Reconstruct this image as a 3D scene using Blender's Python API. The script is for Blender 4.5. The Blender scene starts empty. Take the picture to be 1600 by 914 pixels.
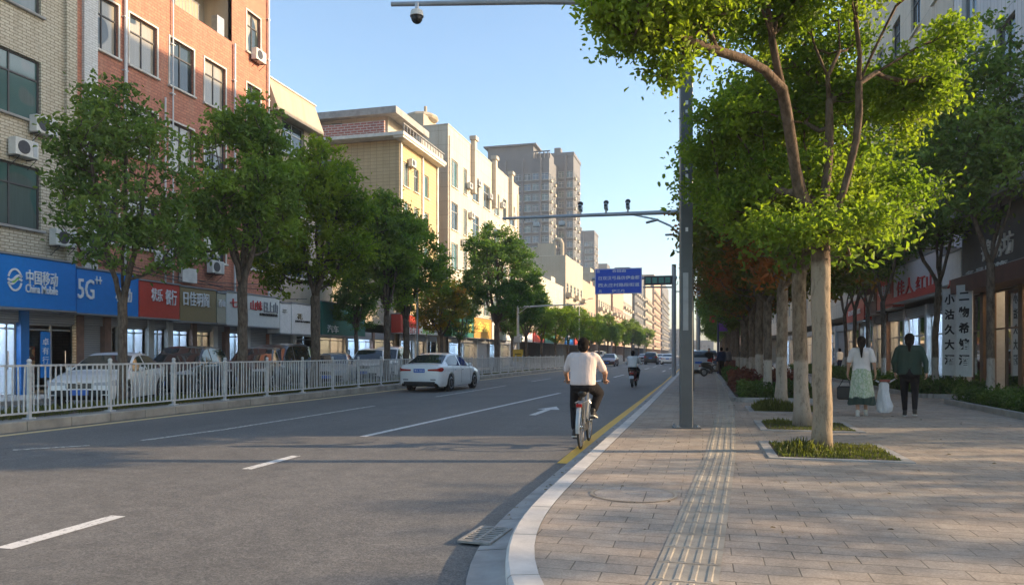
import bpy, bmesh, math, random
import numpy as np
from mathutils import Vector, Matrix, Euler

# ------------------------------------------------------------------ camera, sky, sun, exposure
S = bpy.context.scene
COL = S.collection
R = math.radians
PI = math.pi
CAM_H, FPX, YAW = 1.42, 1150.0, R(14.6)
SA, CA = math.sin(YAW), math.cos(YAW)
cam_data = bpy.data.cameras.new('camera')
cam_data.sensor_width = 36.0
cam_data.lens = 36.0 * FPX / 1600.0
cam_data.shift_y = 0.060
cam_data.clip_start = 0.1
cam_data.clip_end = 6000.0
cam = bpy.data.objects.new('camera', cam_data)
cam.location = (0, 0, CAM_H)
cam.rotation_euler = (R(90), 0, YAW)
COL.objects.link(cam)
S.camera = cam

SUN_EL, SUN_AZ = 17.0, 75.0            # azimuth from +Y towards +X
sx, sy = math.sin(R(SUN_AZ)), math.cos(R(SUN_AZ))
sun_dir = Vector((sx * math.cos(R(SUN_EL)), sy * math.cos(R(SUN_EL)), math.sin(R(SUN_EL))))
world = bpy.data.worlds.new('World')
S.world = world
world.use_nodes = True
wn = world.node_tree
bg = wn.nodes['Background']
sky = wn.nodes.new('ShaderNodeTexSky')
sky.sky_type = 'NISHITA'
sky.sun_disc = False
sky.sun_elevation = R(SUN_EL)
sky.sun_rotation = R(SUN_AZ)
sky.air_density = 1.0
sky.dust_density = 1.5
sky.ozone_density = 4.0
wb = wn.nodes.new('ShaderNodeMix'); wb.data_type = 'RGBA'; wb.blend_type = 'MULTIPLY'
wb.inputs[0].default_value = 1.0; wb.inputs[7].default_value = (1.12, 1.0, 0.85, 1)      # warm white balance of the photograph
wn.links.new(sky.outputs[0], wb.inputs[6]); wn.links.new(wb.outputs[2], bg.inputs[0])
bg.inputs[1].default_value = 0.15
sun = bpy.data.lights.new('sun', 'SUN')
sun.energy = 3.3
sun.angle = R(0.6)
sun.color = (1.0, 0.74, 0.47)
sun_ob = bpy.data.objects.new('sun', sun)
sun_ob.rotation_euler = sun_dir.to_track_quat('Z', 'Y').to_euler()
sun_ob.location = (60, 15, 40)
COL.objects.link(sun_ob)
S.view_settings.view_transform = 'Standard'
S.view_settings.look = 'None'
S.view_settings.gamma = 1.0
S.view_settings.exposure = 1.55
S.view_settings.use_curve_mapping = False
S.cycles.use_denoising = True
S.cycles.max_bounces = 6
S.cycles.transparent_max_bounces = 8
S.cycles.sample_clamp_indirect = 6.0
S.cycles.volume_bounces = 0

# ------------------------------------------------------------------ projection helpers (photo pixel -> place)
def gp(px, py, z=0.0):
    """point of the level z seen at a photo pixel"""
    d = FPX * (CAM_H - z) / (py - 553.0)
    l = (px - 800.0) / FPX * d
    return (-SA * d + CA * l, CA * d + SA * l)

def yX(px, X):
    """Y at which the plane X=const is seen at photo column px"""
    l = (px - 800.0) / FPX
    t = X / (-SA + CA * l)
    return t * (CA + SA * l)

def at(px, py, d):
    l = (px - 800.0) / FPX * d
    return Vector((-SA * d + CA * l, CA * d + SA * l, CAM_H + (553.0 - py) / FPX * d))

# ------------------------------------------------------------------ materials
def new_mat(name):
    m = bpy.data.materials.new(name)
    m.use_nodes = True
    return m, m.node_tree, m.node_tree.nodes, m.node_tree.links, m.node_tree.nodes['Principled BSDF']

def ramp(nt, fac, stops):
    r = nt.nodes.new('ShaderNodeValToRGB')
    e = r.color_ramp.elements
    while len(e) < len(stops):
        e.new(0.5)
    for i, (p, c) in enumerate(stops):
        e[i].position = p
        e[i].color = (c[0], c[1], c[2], 1) if len(c) == 3 else c
    nt.links.new(fac, r.inputs[0])
    return r.outputs[0]

def noise(nt, vec, scale, detail=4, rough=0.6, out=0):
    n = nt.nodes.new('ShaderNodeTexNoise')
    n.inputs['Scale'].default_value = scale
    n.inputs['Detail'].default_value = detail
    n.inputs['Roughness'].default_value = rough
    if vec is not None:
        nt.links.new(vec, n.inputs['Vector'])
    return n.outputs[out]

def mixc(nt, fac, a, b, mode='MIX'):
    m = nt.nodes.new('ShaderNodeMix')
    m.data_type = 'RGBA'
    m.blend_type = mode
    for i, v in ((0, fac), (6, a), (7, b)):
        s = m.inputs[i]
        if hasattr(v, 'is_linked'):
            nt.links.new(v, s)
        elif isinstance(v, (int, float)):
            s.default_value = v
        else:
            s.default_value = (v[0], v[1], v[2], 1)
    return m.outputs[2]

def math_node(nt, op, a, b=None):
    m = nt.nodes.new('ShaderNodeMath')
    m.operation = op
    for i, v in enumerate((a, b)):
        if v is None:
            continue
        if hasattr(v, 'is_linked'):
            nt.links.new(v, m.inputs[i])
        else:
            m.inputs[i].default_value = v
    return m.outputs[0]

def bump(nt, bsdf, height, strength=0.3, dist=0.02):
    b = nt.nodes.new('ShaderNodeBump')
    b.inputs['Strength'].default_value = strength
    b.inputs['Distance'].default_value = dist
    nt.links.new(height, b.inputs['Height'])
    nt.links.new(b.outputs[0], bsdf.inputs['Normal'])

def coords(nt, scale=(1, 1, 1), obj=True):
    tc = nt.nodes.new('ShaderNodeTexCoord')
    if scale == (1, 1, 1):
        return tc.outputs['Object']
    mp = nt.nodes.new('ShaderNodeMapping')
    mp.inputs['Scale'].default_value = scale
    nt.links.new(tc.outputs['Object'], mp.inputs[0])
    return mp.outputs[0]

def wall_coords(nt):
    """(x+y, z) so a pattern runs level round axis-aligned walls"""
    g = nt.nodes.new('ShaderNodeNewGeometry')
    s = nt.nodes.new('ShaderNodeSeparateXYZ')
    nt.links.new(g.outputs['Position'], s.inputs[0])
    c = nt.nodes.new('ShaderNodeCombineXYZ')
    nt.links.new(math_node(nt, 'ADD', s.outputs[0], s.outputs[1]), c.inputs[0])
    nt.links.new(s.outputs[2], c.inputs[1])
    return c.outputs[0], g.outputs['Position']

MATS = {}
def plain(name, col, rough=0.6, metal=0.0, var=0.15, scale=6.0, bmp=0.0, spec=0.5, emit=None, alpha=None):
    if name in MATS:
        return MATS[name]
    m, nt, nd, lk, b = new_mat(name)
    c = coords(nt)
    f = noise(nt, c, scale, 5)
    lo = tuple(x * (1 - var) for x in col)
    hi = tuple(min(1, x * (1 + var)) for x in col)
    lk.new(ramp(nt, f, [(0.3, lo), (0.7, hi)]), b.inputs['Base Color'])
    b.inputs['Roughness'].default_value = rough
    b.inputs['Metallic'].default_value = metal
    b.inputs['Specular IOR Level'].default_value = spec
    if bmp:
        bump(nt, b, noise(nt, c, scale * 8, 4), bmp, 0.01)
    if emit:
        b.inputs['Emission Color'].default_value = (*emit[0], 1)
        b.inputs['Emission Strength'].default_value = emit[1]
    MATS[name] = m
    return m

def brick_wall(name, c1, c2, mortar, bw=0.24, bh=0.075, msize=0.008, stain=(0.25, 0.2, 0.16), stain_amt=0.35, rough=0.75, bmp=0.25, patch=None):
    m, nt, nd, lk, b = new_mat(name)
    v, pos = wall_coords(nt)
    br = nd.new('ShaderNodeTexBrick')
    br.inputs['Color1'].default_value = (*c1, 1)
    br.inputs['Color2'].default_value = (*c2, 1)
    br.inputs['Mortar'].default_value = (*mortar, 1)
    br.inputs['Scale'].default_value = 1.0
    br.inputs['Brick Width'].default_value = bw
    br.inputs['Row Height'].default_value = bh
    br.inputs['Mortar Size'].default_value = msize
    br.inputs['Mortar Smooth'].default_value = 0.2
    br.inputs['Bias'].default_value = -0.1
    lk.new(v, br.inputs['Vector'])
    mp = nd.new('ShaderNodeMapping')
    mp.inputs['Scale'].default_value = (1.6, 0.16, 1)
    lk.new(v, mp.inputs[0])
    streak = noise(nt, mp.outputs[0], 2.2, 6, 0.65)
    sfac = ramp(nt, streak, [(0.48, (0, 0, 0)), (0.75, (stain_amt,) * 3)])
    col = mixc(nt, sfac, br.outputs['Color'], stain)
    blot = noise(nt, pos, 0.9, 6, 0.7)
    bf = ramp(nt, blot, [(0.62, (0, 0, 0)), (0.68, (0.55, 0.55, 0.55))])
    col = mixc(nt, bf, col, patch if patch else tuple(x * 0.72 for x in c1))
    fine = noise(nt, pos, 9, 3)
    col = mixc(nt, 0.25, col, ramp(nt, fine, [(0.3, (0.3, 0.3, 0.3)), (0.7, (0.9, 0.9, 0.9))]), 'OVERLAY')
    lk.new(col, b.inputs['Base Color'])
    b.inputs['Roughness'].default_value = rough
    b.inputs['Specular IOR Level'].default_value = 0.3
    bump(nt, b, math_node(nt, 'SUBTRACT', 1.0, br.outputs['Fac']), bmp, 0.01)
    MATS[name] = m
    return m

def plaster(name, col, stain=(0.2, 0.18, 0.15), amt=0.4, panel=None, rough=0.85):
    m, nt, nd, lk, b = new_mat(name)
    v, pos = wall_coords(nt)
    mp = nd.new('ShaderNodeMapping')
    mp.inputs['Scale'].default_value = (1.3, 0.12, 1)
    lk.new(v, mp.inputs[0])
    streak = noise(nt, mp.outputs[0], 1.6, 7, 0.7)
    c0 = mixc(nt, noise(nt, pos, 0.6, 6), tuple(x * 0.86 for x in col), tuple(min(1, x * 1.1) for x in col))
    c = mixc(nt, ramp(nt, streak, [(0.45, (0, 0, 0)), (0.78, (amt,) * 3)]), c0, stain)
    if panel:
        br = nd.new('ShaderNodeTexBrick')
        br.offset = 0.0
        br.inputs['Color1'].default_value = (1, 1, 1, 1)
        br.inputs['Color2'].default_value = (0.93, 0.93, 0.93, 1)
        br.inputs['Mortar'].default_value = (0.55, 0.53, 0.5, 1)
        br.inputs['Scale'].default_value = 1.0
        br.inputs['Brick Width'].default_value = panel[0]
        br.inputs['Row Height'].default_value = panel[1]
        br.inputs['Mortar Size'].default_value = 0.012
        lk.new(v, br.inputs['Vector'])
        c = mixc(nt, 1.0, c, br.outputs['Color'], 'MULTIPLY')
    lk.new(c, b.inputs['Base Color'])
    b.inputs['Roughness'].default_value = rough
    b.inputs['Specular IOR Level'].default_value = 0.25
    bump(nt, b, noise(nt, pos, 14, 4), 0.12, 0.01)
    MATS[name] = m
    return m

def glass_mat(name, tint, curtain=None, amt=0.0, rough=0.06):
    m, nt, nd, lk, b = new_mat(name)
    v, pos = wall_coords(nt)
    c = mixc(nt, noise(nt, pos, 0.7, 2), tint, tuple(x * 2.2 + 0.01 for x in tint))
    if curtain:
        mp = nd.new('ShaderNodeMapping')
        mp.inputs['Scale'].default_value = (9, 0.5, 1)
        lk.new(v, mp.inputs[0])
        folds = noise(nt, mp.outputs[0], 1.5, 3)
        cc = mixc(nt, folds, tuple(x * 0.6 for x in curtain), curtain)
        sel = noise(nt, pos, 0.55, 1)
        c = mixc(nt, ramp(nt, sel, [(0.5 - amt, (0, 0, 0)), (0.52 - amt, (1, 1, 1))]), c, cc)
    lk.new(c, b.inputs['Base Color'])
    b.inputs['Roughness'].default_value = rough
    b.inputs['Specular IOR Level'].default_value = 0.9
    bump(nt, b, noise(nt, pos, 0.8, 1), 0.05, 0.04)
    MATS[name] = m
    return m

def leaf_mat(name, dark, mid, bright, odd=None, trans=0.45):
    m, nt, nd, lk, b = new_mat(name)
    g = nd.new('ShaderNodeNewGeometry')
    c = mixc(nt, g.outputs['Random Per Island'], dark, mid)
    cl = noise(nt, g.outputs['Position'], 0.8, 3)
    c = mixc(nt, ramp(nt, cl, [(0.42, (0, 0, 0)), (0.68, (0.9, 0.9, 0.9))]), c, bright)
    if odd:
        c = mixc(nt, ramp(nt, noise(nt, g.outputs['Position'], 0.55, 4), [(0.5, (0, 0, 0)), (0.62, (0.9, 0.9, 0.9))]), c, odd)
    lk.new(c, b.inputs['Base Color'])
    b.inputs['Roughness'].default_value = 0.55
    b.inputs['Specular IOR Level'].default_value = 0.25
    t = nd.new('ShaderNodeBsdfTranslucent')
    tc = mixc(nt, 1.0, c, (1.6, 1.7, 0.5), 'MULTIPLY')
    lk.new(tc, t.inputs[0])
    mx = nd.new('ShaderNodeMixShader')
    mx.inputs[0].default_value = trans
    lk.new(b.outputs[0], mx.inputs[1])
    lk.new(t.outputs[0], mx.inputs[2])
    lk.new(mx.outputs[0], nd['Material Output'].inputs[0])
    MATS[name] = m
    return m

def bark_mat(name, col, col2, wash=None, wash_z=1.2):
    m, nt, nd, lk, b = new_mat(name)
    c = coords(nt, (1, 1, 0.35))
    n1 = noise(nt, c, 14, 6, 0.7)
    cc = ramp(nt, n1, [(0.35, tuple(x * 0.5 for x in col)), (0.5, col), (0.68, col2)])
    if wash:
        tc = nd.new('ShaderNodeTexCoord')
        s = nd.new('ShaderNodeSeparateXYZ')
        lk.new(tc.outputs['Object'], s.inputs[0])
        h = math_node(nt, 'ADD', s.outputs[2], math_node(nt, 'MULTIPLY', noise(nt, tc.outputs['Object'], 9, 3), 0.12))
        f = ramp(nt, math_node(nt, 'DIVIDE', h, wash_z * 2), [(0.5, (1, 1, 1)), (0.52, (0, 0, 0))])
        worn = ramp(nt, n1, [(0.3, (0.25, 0.25, 0.25)), (0.5, (0.85, 0.85, 0.85))])
        cc = mixc(nt, mixc(nt, 1.0, f, worn, 'MULTIPLY'), cc, wash)
    lk.new(cc, b.inputs['Base Color'])
    b.inputs['Roughness'].default_value = 0.9
    b.inputs['Specular IOR Level'].default_value = 0.15
    bump(nt, b, n1, 0.8, 0.03)
    MATS[name] = m
    return m

# ------------------------------------------------------------------ object helpers
def thing(name, label, cat, loc=(0, 0, 0), rotz=0.0, group=None):
    o = bpy.data.objects.new(name, None)
    o.empty_display_size = 0.3
    COL.objects.link(o)
    o.location = loc
    o.rotation_euler = (0, 0, rotz)
    return tag(o, label, cat, group)

def tag(o, label=None, cat=None, group=None, kind=None):
    if label: o['label'] = label
    if cat: o['category'] = cat
    if group: o['group'] = group
    if kind: o['kind'] = kind
    return o

def link_mesh(name, me, parent=None, loc=(0, 0, 0), rotz=0.0):
    o = bpy.data.objects.new(name, me)
    COL.objects.link(o)
    o.location = loc
    o.rotation_euler = (0, 0, rotz)
    if parent is not None:
        o.parent = parent
    return o

def copy_tree(root, loc=None, rotz=None, label=None, group=None):
    """a thing with copies of its parts and sub-parts"""
    def rec(o, par):
        c = o.copy()
        COL.objects.link(c)
        c.parent = par
        for ch in list(kids.get(o.name, [])):
            rec(ch, c)
        return c
    kids = {}
    stack = [root]
    while stack:
        q = stack.pop()
        kids[q.name] = list(q.children)
        stack.extend(q.children)
    r = rec(root, None)
    if loc is not None: r.location = loc
    if rotz is not None: r.rotation_euler = (0, 0, rotz)
    if label: r['label'] = label
    if group: r['group'] = group
    return r

class MB:
    """collects faces, then links them as one mesh object"""
    def __init__(self):
        self.v, self.f, self.m = [], [], []
        self.cur = 0
    def quad(self, a, b, c, d):
        n = len(self.v)
        self.v += [tuple(a), tuple(b), tuple(c), tuple(d)]
        self.f.append((n, n + 1, n + 2, n + 3)); self.m.append(self.cur)
        return self
    def poly(self, pts):
        n = len(self.v)
        self.v += [tuple(p) for p in pts]
        self.f.append(tuple(range(n, n + len(pts)))); self.m.append(self.cur)
        return self
    def box(self, c, s, rotz=0.0, bev=0.0, rot=None):
        hx, hy, hz = s[0] / 2, s[1] / 2, s[2] / 2
        M = rot if rot is not None else Matrix.Rotation(rotz, 3, 'Z')
        c = Vector(c)
        def add(p): return tuple(c + M @ Vector(p))
        n = len(self.v)
        if bev <= 0:
            for z in (-hz, hz):
                for x, y in ((-hx, -hy), (hx, -hy), (hx, hy), (-hx, hy)):
                    self.v.append(add((x, y, z)))
            F = [(0, 3, 2, 1), (4, 5, 6, 7), (0, 1, 5, 4), (1, 2, 6, 5), (2, 3, 7, 6), (3, 0, 4, 7)]
        else:
            b = min(bev, hx * .9, hy * .9, hz * .9)
            rings = []
            for z, k in ((-hz, b), (-hz + b, 0), (hz - b, 0), (hz, b)):
                X, Y = hx - k, hy - k
                q = b * (0.6 if k == 0 else 0.3)
                rings.append([(-X + q, -Y, z), (X - q, -Y, z), (X, -Y + q, z), (X, Y - q, z), (X - q, Y, z), (-X + q, Y, z), (-X, Y - q, z), (-X, -Y + q, z)])
            for r_ in rings:
                for p in r_: self.v.append(add(p))
            F = [tuple(range(7, -1, -1)), tuple(range(24, 32))]
            for k in range(3):
                for i in range(8):
                    j = (i + 1) % 8
                    F.append((k * 8 + i, k * 8 + j, k * 8 + 8 + j, k * 8 + 8 + i))
        for f in F:
            self.f.append(tuple(n + i for i in f)); self.m.append(self.cur)
        return self
    def tube(self, pts, rad, sides=8, caps=True, ell=None):
        """swept round tube; rad number or list; ell=(rx factor, ry factor) about world up"""
        pts = [Vector(p) for p in pts]
        if isinstance(rad, (int, float)): rad = [rad] * len(pts)
        n0 = len(self.v)
        prev = None
        t0 = (pts[1] - pts[0]).normalized()
        if abs(t0.z) > 0.9:
            rad = [(r[1], r[0]) if isinstance(r, (tuple, list)) else r for r in rad]
        for i, p in enumerate(pts):
            a = pts[max(i - 1, 0)]; b = pts[min(i + 1, len(pts) - 1)]
            t = (b - a)
            if t.length < 1e-9: t = Vector((0, 0, 1))
            t.normalize()
            if prev is None:
                ref = Vector((0, 1, 0)) if abs(t.z) > 0.9 else Vector((0, 0, 1))
                u = t.cross(ref).normalized()
            else:
                u = (prev - t * prev.dot(t)).normalized()
            prev = u
            w = t.cross(u)
            r = rad[i]
            rx, ry = r if isinstance(r, (tuple, list)) else (r, r)
            for k in range(sides):
                an = 2 * PI * k / sides
                self.v.append(tuple(p + u * (rx * math.cos(an)) + w * (ry * math.sin(an))))
        for i in range(len(pts) - 1):
            for k in range(sides):
                k2 = (k + 1) % sides
                self.f.append((n0 + i * sides + k, n0 + i * sides + k2, n0 + (i + 1) * sides + k2, n0 + (i + 1) * sides + k)); self.m.append(self.cur)
        if caps:
            self.f.append(tuple(n0 + k for k in range(sides - 1, -1, -1))); self.m.append(self.cur)
            e = n0 + (len(pts) - 1) * sides
            self.f.append(tuple(e + k for k in range(sides))); self.m.append(self.cur)
        return self
    def sphere(self, c, r, seg=12, rings=8, rot=None):
        if isinstance(r, (int, float)): r = (r, r, r)
        c = Vector(c)
        n0 = len(self.v)
        M = rot if rot is not None else Matrix.Identity(3)
        for i in range(rings + 1):
            th = PI * i / rings
            for k in range(seg):
                ph = 2 * PI * k / seg
                p = Vector((r[0] * math.sin(th) * math.cos(ph), r[1] * math.sin(th) * math.sin(ph), r[2] * math.cos(th)))
                self.v.append(tuple(c + M @ p))
        for i in range(rings):
            for k in range(seg):
                k2 = (k + 1) % seg
                self.f.append((n0 + i * seg + k, n0 + (i + 1) * seg + k, n0 + (i + 1) * seg + k2, n0 + i * seg + k2)); self.m.append(self.cur)
        return self
    def capsule(self, a, b, ra, rb, seg=12):
        a, b = Vector(a), Vector(b)
        t = (b - a).normalized()
        pts, rad = [], []
        for k in range(4, 0, -1):
            an = PI / 2 * k / 4 * 0.97
            pts.append(a - t * ra * math.sin(an)); rad.append(ra * math.cos(an))
        pts.append(a); rad.append(ra); pts.append(b); rad.append(rb)
        for k in range(1, 5):
            an = PI / 2 * k / 4 * 0.97
            pts.append(b + t * rb * math.sin(an)); rad.append(rb * math.cos(an))
        return self.tube(pts, rad, seg)
    def prism(self, poly, a, b):
        """polygon (list of 3-vectors) swept by vector from a to b offsets"""
        a, b = Vector(a), Vector(b)
        n = len(poly); n0 = len(self.v)
        for off in (a, b):
            for p in poly: self.v.append(tuple(Vector(p) + off))
        self.f.append(tuple(n0 + k for k in range(n - 1, -1, -1))); self.m.append(self.cur)
        self.f.append(tuple(n0 + n + k for k in range(n))); self.m.append(self.cur)
        for k in range(n):
            k2 = (k + 1) % n
            self.f.append((n0 + k, n0 + k2, n0 + n + k2, n0 + n + k)); self.m.append(self.cur)
        return self
    def mesh(self, name, mats, smooth=False):
        me = bpy.data.meshes.new(name)
        me.from_pydata(self.v, [], self.f)
        if not isinstance(mats, (list, tuple)): mats = [mats]
        for m in mats: me.materials.append(m)
        if len(mats) > 1: me.polygons.foreach_set('material_index', self.m)
        if smooth: me.polygons.foreach_set('use_smooth', [True] * len(self.f))
        me.update()
        return me
    def build(self, name, mats, parent=None, loc=(0, 0, 0), rotz=0.0, smooth=False, autosmooth=None):
        me = self.mesh(name, mats, smooth)
        if autosmooth is not None:
            bm = bmesh.new(); bm.from_mesh(me)
            bmesh.ops.remove_doubles(bm, verts=bm.verts, dist=0.0004)
            bmesh.ops.recalc_face_normals(bm, faces=bm.faces)
            for f in bm.faces: f.smooth = True
            for e in bm.edges:
                e.smooth = not (len(e.link_faces) == 2 and e.calc_face_angle(0) > autosmooth)
            bm.to_mesh(me); bm.free()
        return link_mesh(name, me, parent, loc, rotz)

def union_mesh(name, mb, mat, voxel, parent=None, smooth_it=4, loc=(0, 0, 0)):
    """melt overlapping pieces into one continuous skin"""
    me = mb.mesh(name, mat)
    o = bpy.data.objects.new(name, me)
    COL.objects.link(o)
    r = o.modifiers.new('r', 'REMESH'); r.mode = 'VOXEL'; r.voxel_size = voxel; r.use_smooth_shade = True
    if smooth_it:
        s = o.modifiers.new('s', 'SMOOTH'); s.factor = 0.5; s.iterations = smooth_it
    dg = bpy.context.evaluated_depsgraph_get()
    nm = bpy.data.meshes.new_from_object(o.evaluated_get(dg), depsgraph=dg)
    bpy.data.objects.remove(o)
    bpy.data.meshes.remove(me)
    nm.name = name
    if not nm.materials: nm.materials.append(mat)
    nm.polygons.foreach_set('use_smooth', [True] * len(nm.polygons))
    return link_mesh(name, nm, parent, loc)

TEXTS = {}
def text_part(s, size, mat, parent, loc, rot, extrude=0.01, width=None, height=None, name='lettering', bold=0.0):
    """writing as solid letters; local x right, y up before rot (Euler)"""
    cu = bpy.data.curves.new('t', 'FONT')
    cu.body = s; cu.size = size; cu.extrude = extrude; cu.offset = bold
    cu.align_x = 'CENTER'; cu.align_y = 'CENTER'
    cu.resolution_u = 2
    o = bpy.data.objects.new('t', cu)
    COL.objects.link(o)
    dg = bpy.context.evaluated_depsgraph_get()
    me = bpy.data.meshes.new_from_object(o.evaluated_get(dg), depsgraph=dg)
    bpy.data.objects.remove(o); bpy.data.curves.remove(cu)
    me.name = name
    me.materials.clear(); me.materials.append(mat)
    n = len(me.vertices)
    if n:
        co = np.empty(n * 3, np.float32); me.vertices.foreach_get('co', co); co = co.reshape(-1, 3)
        lo, hi = co.min(0), co.max(0)
        if width: co[:, 0] = (co[:, 0] - (lo[0] + hi[0]) / 2) * width / max(hi[0] - lo[0], 1e-4)
        if height: co[:, 1] = (co[:, 1] - (lo[1] + hi[1]) / 2) * height / max(hi[1] - lo[1], 1e-4)
        me.vertices.foreach_set('co', co.ravel())
    ob = bpy.data.objects.new(name, me)
    COL.objects.link(ob)
    ob.parent = parent
    ob.location = loc
    ob.rotation_euler = rot
    return ob
ROT_PX = (R(90), 0, R(90))      # writing on a wall that faces +X
ROT_MX = (R(90), 0, R(-90))     # ... faces -X
ROT_MY = (R(90), 0, 0)          # ... faces -Y

# shared materials
M_white_paint = plain('white_paint', (0.74, 0.74, 0.72), 0.45, var=0.08)
M_letter_white = plain('letter_white', (0.82, 0.82, 0.82), 0.4, var=0.03)
M_dark_metal = plain('dark_metal', (0.045, 0.045, 0.05), 0.45, 0.3, var=0.2)
M_frame_dark = plain('frame_dark', (0.06, 0.055, 0.055), 0.5, var=0.2)
M_frame_alu = plain('frame_alu', (0.42, 0.43, 0.43), 0.4, 0.3, var=0.1)
M_frame_white = plain('frame_white', (0.6, 0.6, 0.58), 0.5, var=0.1)
M_trim = plain('trim_cream', (0.62, 0.58, 0.5), 0.7, var=0.2, scale=2)
M_ac = plain('ac_casing', (0.62, 0.6, 0.54), 0.6, var=0.15, scale=3)
M_black = plain('black_plastic', (0.012, 0.012, 0.013), 0.5, var=0.3)
M_rubber = plain('rubber', (0.018, 0.018, 0.018), 0.85, var=0.3)
M_chrome = plain('chrome', (0.6, 0.6, 0.6), 0.18, 1.0, var=0.05)
M_steel = plain('steel_grey', (0.33, 0.34, 0.35), 0.4, 0.6, var=0.12)
M_concrete = plain('concrete', (0.3, 0.29, 0.27), 0.85, var=0.25, scale=2, bmp=0.3)
M_roof = plain('roof_felt', (0.16, 0.15, 0.14), 0.9, var=0.3)
M_glass = glass_mat('glass_dark', (0.015, 0.025, 0.028))
M_glass_c1 = glass_mat('glass_curtain_pale', (0.02, 0.03, 0.03), (0.42, 0.38, 0.3), 0.06)
M_glass_c2 = glass_mat('glass_green', (0.03, 0.07, 0.065), (0.11, 0.15, 0.14), 0.0)
M_glass_blue = glass_mat('glass_blue', (0.03, 0.06, 0.09))

# ------------------------------------------------------------------ ground, road, kerbs, pavements
random.seed(7)

def asphalt():
    m, nt, nd, lk, b = new_mat('asphalt')
    g = nd.new('ShaderNodeNewGeometry')
    P = g.outputs['Position']
    mp = nd.new('ShaderNodeMapping'); mp.inputs['Scale'].default_value = (1.0, 0.12, 1); lk.new(P, mp.inputs[0])
    track = noise(nt, mp.outputs[0], 0.9, 4)
    big = noise(nt, P, 0.35, 6)
    fine = noise(nt, P, 70, 5, 0.9)
    mid = noise(nt, P, 5, 6, 0.7)
    c = ramp(nt, big, [(0.3, (0.118, 0.114, 0.108)), (0.7, (0.15, 0.145, 0.138))])
    c = mixc(nt, ramp(nt, track, [(0.45, (0, 0, 0)), (0.7, (0.45, 0.45, 0.45))]), c, (0.185, 0.177, 0.166))
    c = mixc(nt, 0.35, c, ramp(nt, mid, [(0.35, (0.25, 0.25, 0.25)), (0.65, (0.78, 0.78, 0.78))]), 'OVERLAY')
    c = mixc(nt, 0.75, c, ramp(nt, fine, [(0.38, (0.15, 0.15, 0.15)), (0.62, (0.88, 0.87, 0.85))]), 'OVERLAY')
    mid2 = noise(nt, P, 24, 4, 0.85)
    c = mixc(nt, 0.5, c, ramp(nt, mid2, [(0.38, (0.25, 0.25, 0.25)), (0.62, (0.76, 0.76, 0.75))]), 'OVERLAY')
    stain = ramp(nt, noise(nt, P, 0.8, 5, 0.7), [(0.58, (0, 0, 0)), (0.72, (0.5, 0.5, 0.5))])
    c = mixc(nt, stain, c, (0.075, 0.073, 0.07))
    spots = ramp(nt, noise(nt, P, 2.6, 2), [(0.74, (0, 0, 0)), (0.77, (0.6, 0.6, 0.6))])
    c = mixc(nt, spots, c, (0.06, 0.058, 0.056))
    vo = nd.new('ShaderNodeTexVoronoi'); vo.feature = 'DISTANCE_TO_EDGE'; vo.inputs['Scale'].default_value = 0.33
    wob = nd.new('ShaderNodeVectorMath'); wob.operation = 'ADD'
    n3 = nd.new('ShaderNodeTexNoise'); n3.inputs['Scale'].default_value = 1.6; n3.inputs['Detail'].default_value = 5
    lk.new(P, n3.inputs['Vector']); sc = nd.new('ShaderNodeVectorMath'); sc.operation = 'SCALE'; sc.inputs['Scale'].default_value = 1.4
    lk.new(n3.outputs['Color'], sc.inputs[0]); lk.new(P, wob.inputs[0]); lk.new(sc.outputs[0], wob.inputs[1]); lk.new(wob.outputs[0], vo.inputs['Vector'])
    crack = ramp(nt, vo.outputs['Distance'], [(0.0, (1, 1, 1)), (0.006, (0, 0, 0))])
    sel = ramp(nt, noise(nt, P, 0.22, 2), [(0.56, (0, 0, 0)), (0.62, (0.65, 0.65, 0.65))])
    c = mixc(nt, mixc(nt, 1.0, crack, sel, 'MULTIPLY'), c, (0.03, 0.03, 0.03))
    lk.new(c, b.inputs['Base Color'])
    lk.new(ramp(nt, mid, [(0.3, (0.62,) * 3), (0.7, (0.85,) * 3)]), b.inputs['Roughness'])
    b.inputs['Specular IOR Level'].default_value = 0.35
    bump(nt, b, fine, 0.45, 0.006)
    return m
M_asphalt = asphalt()

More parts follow.
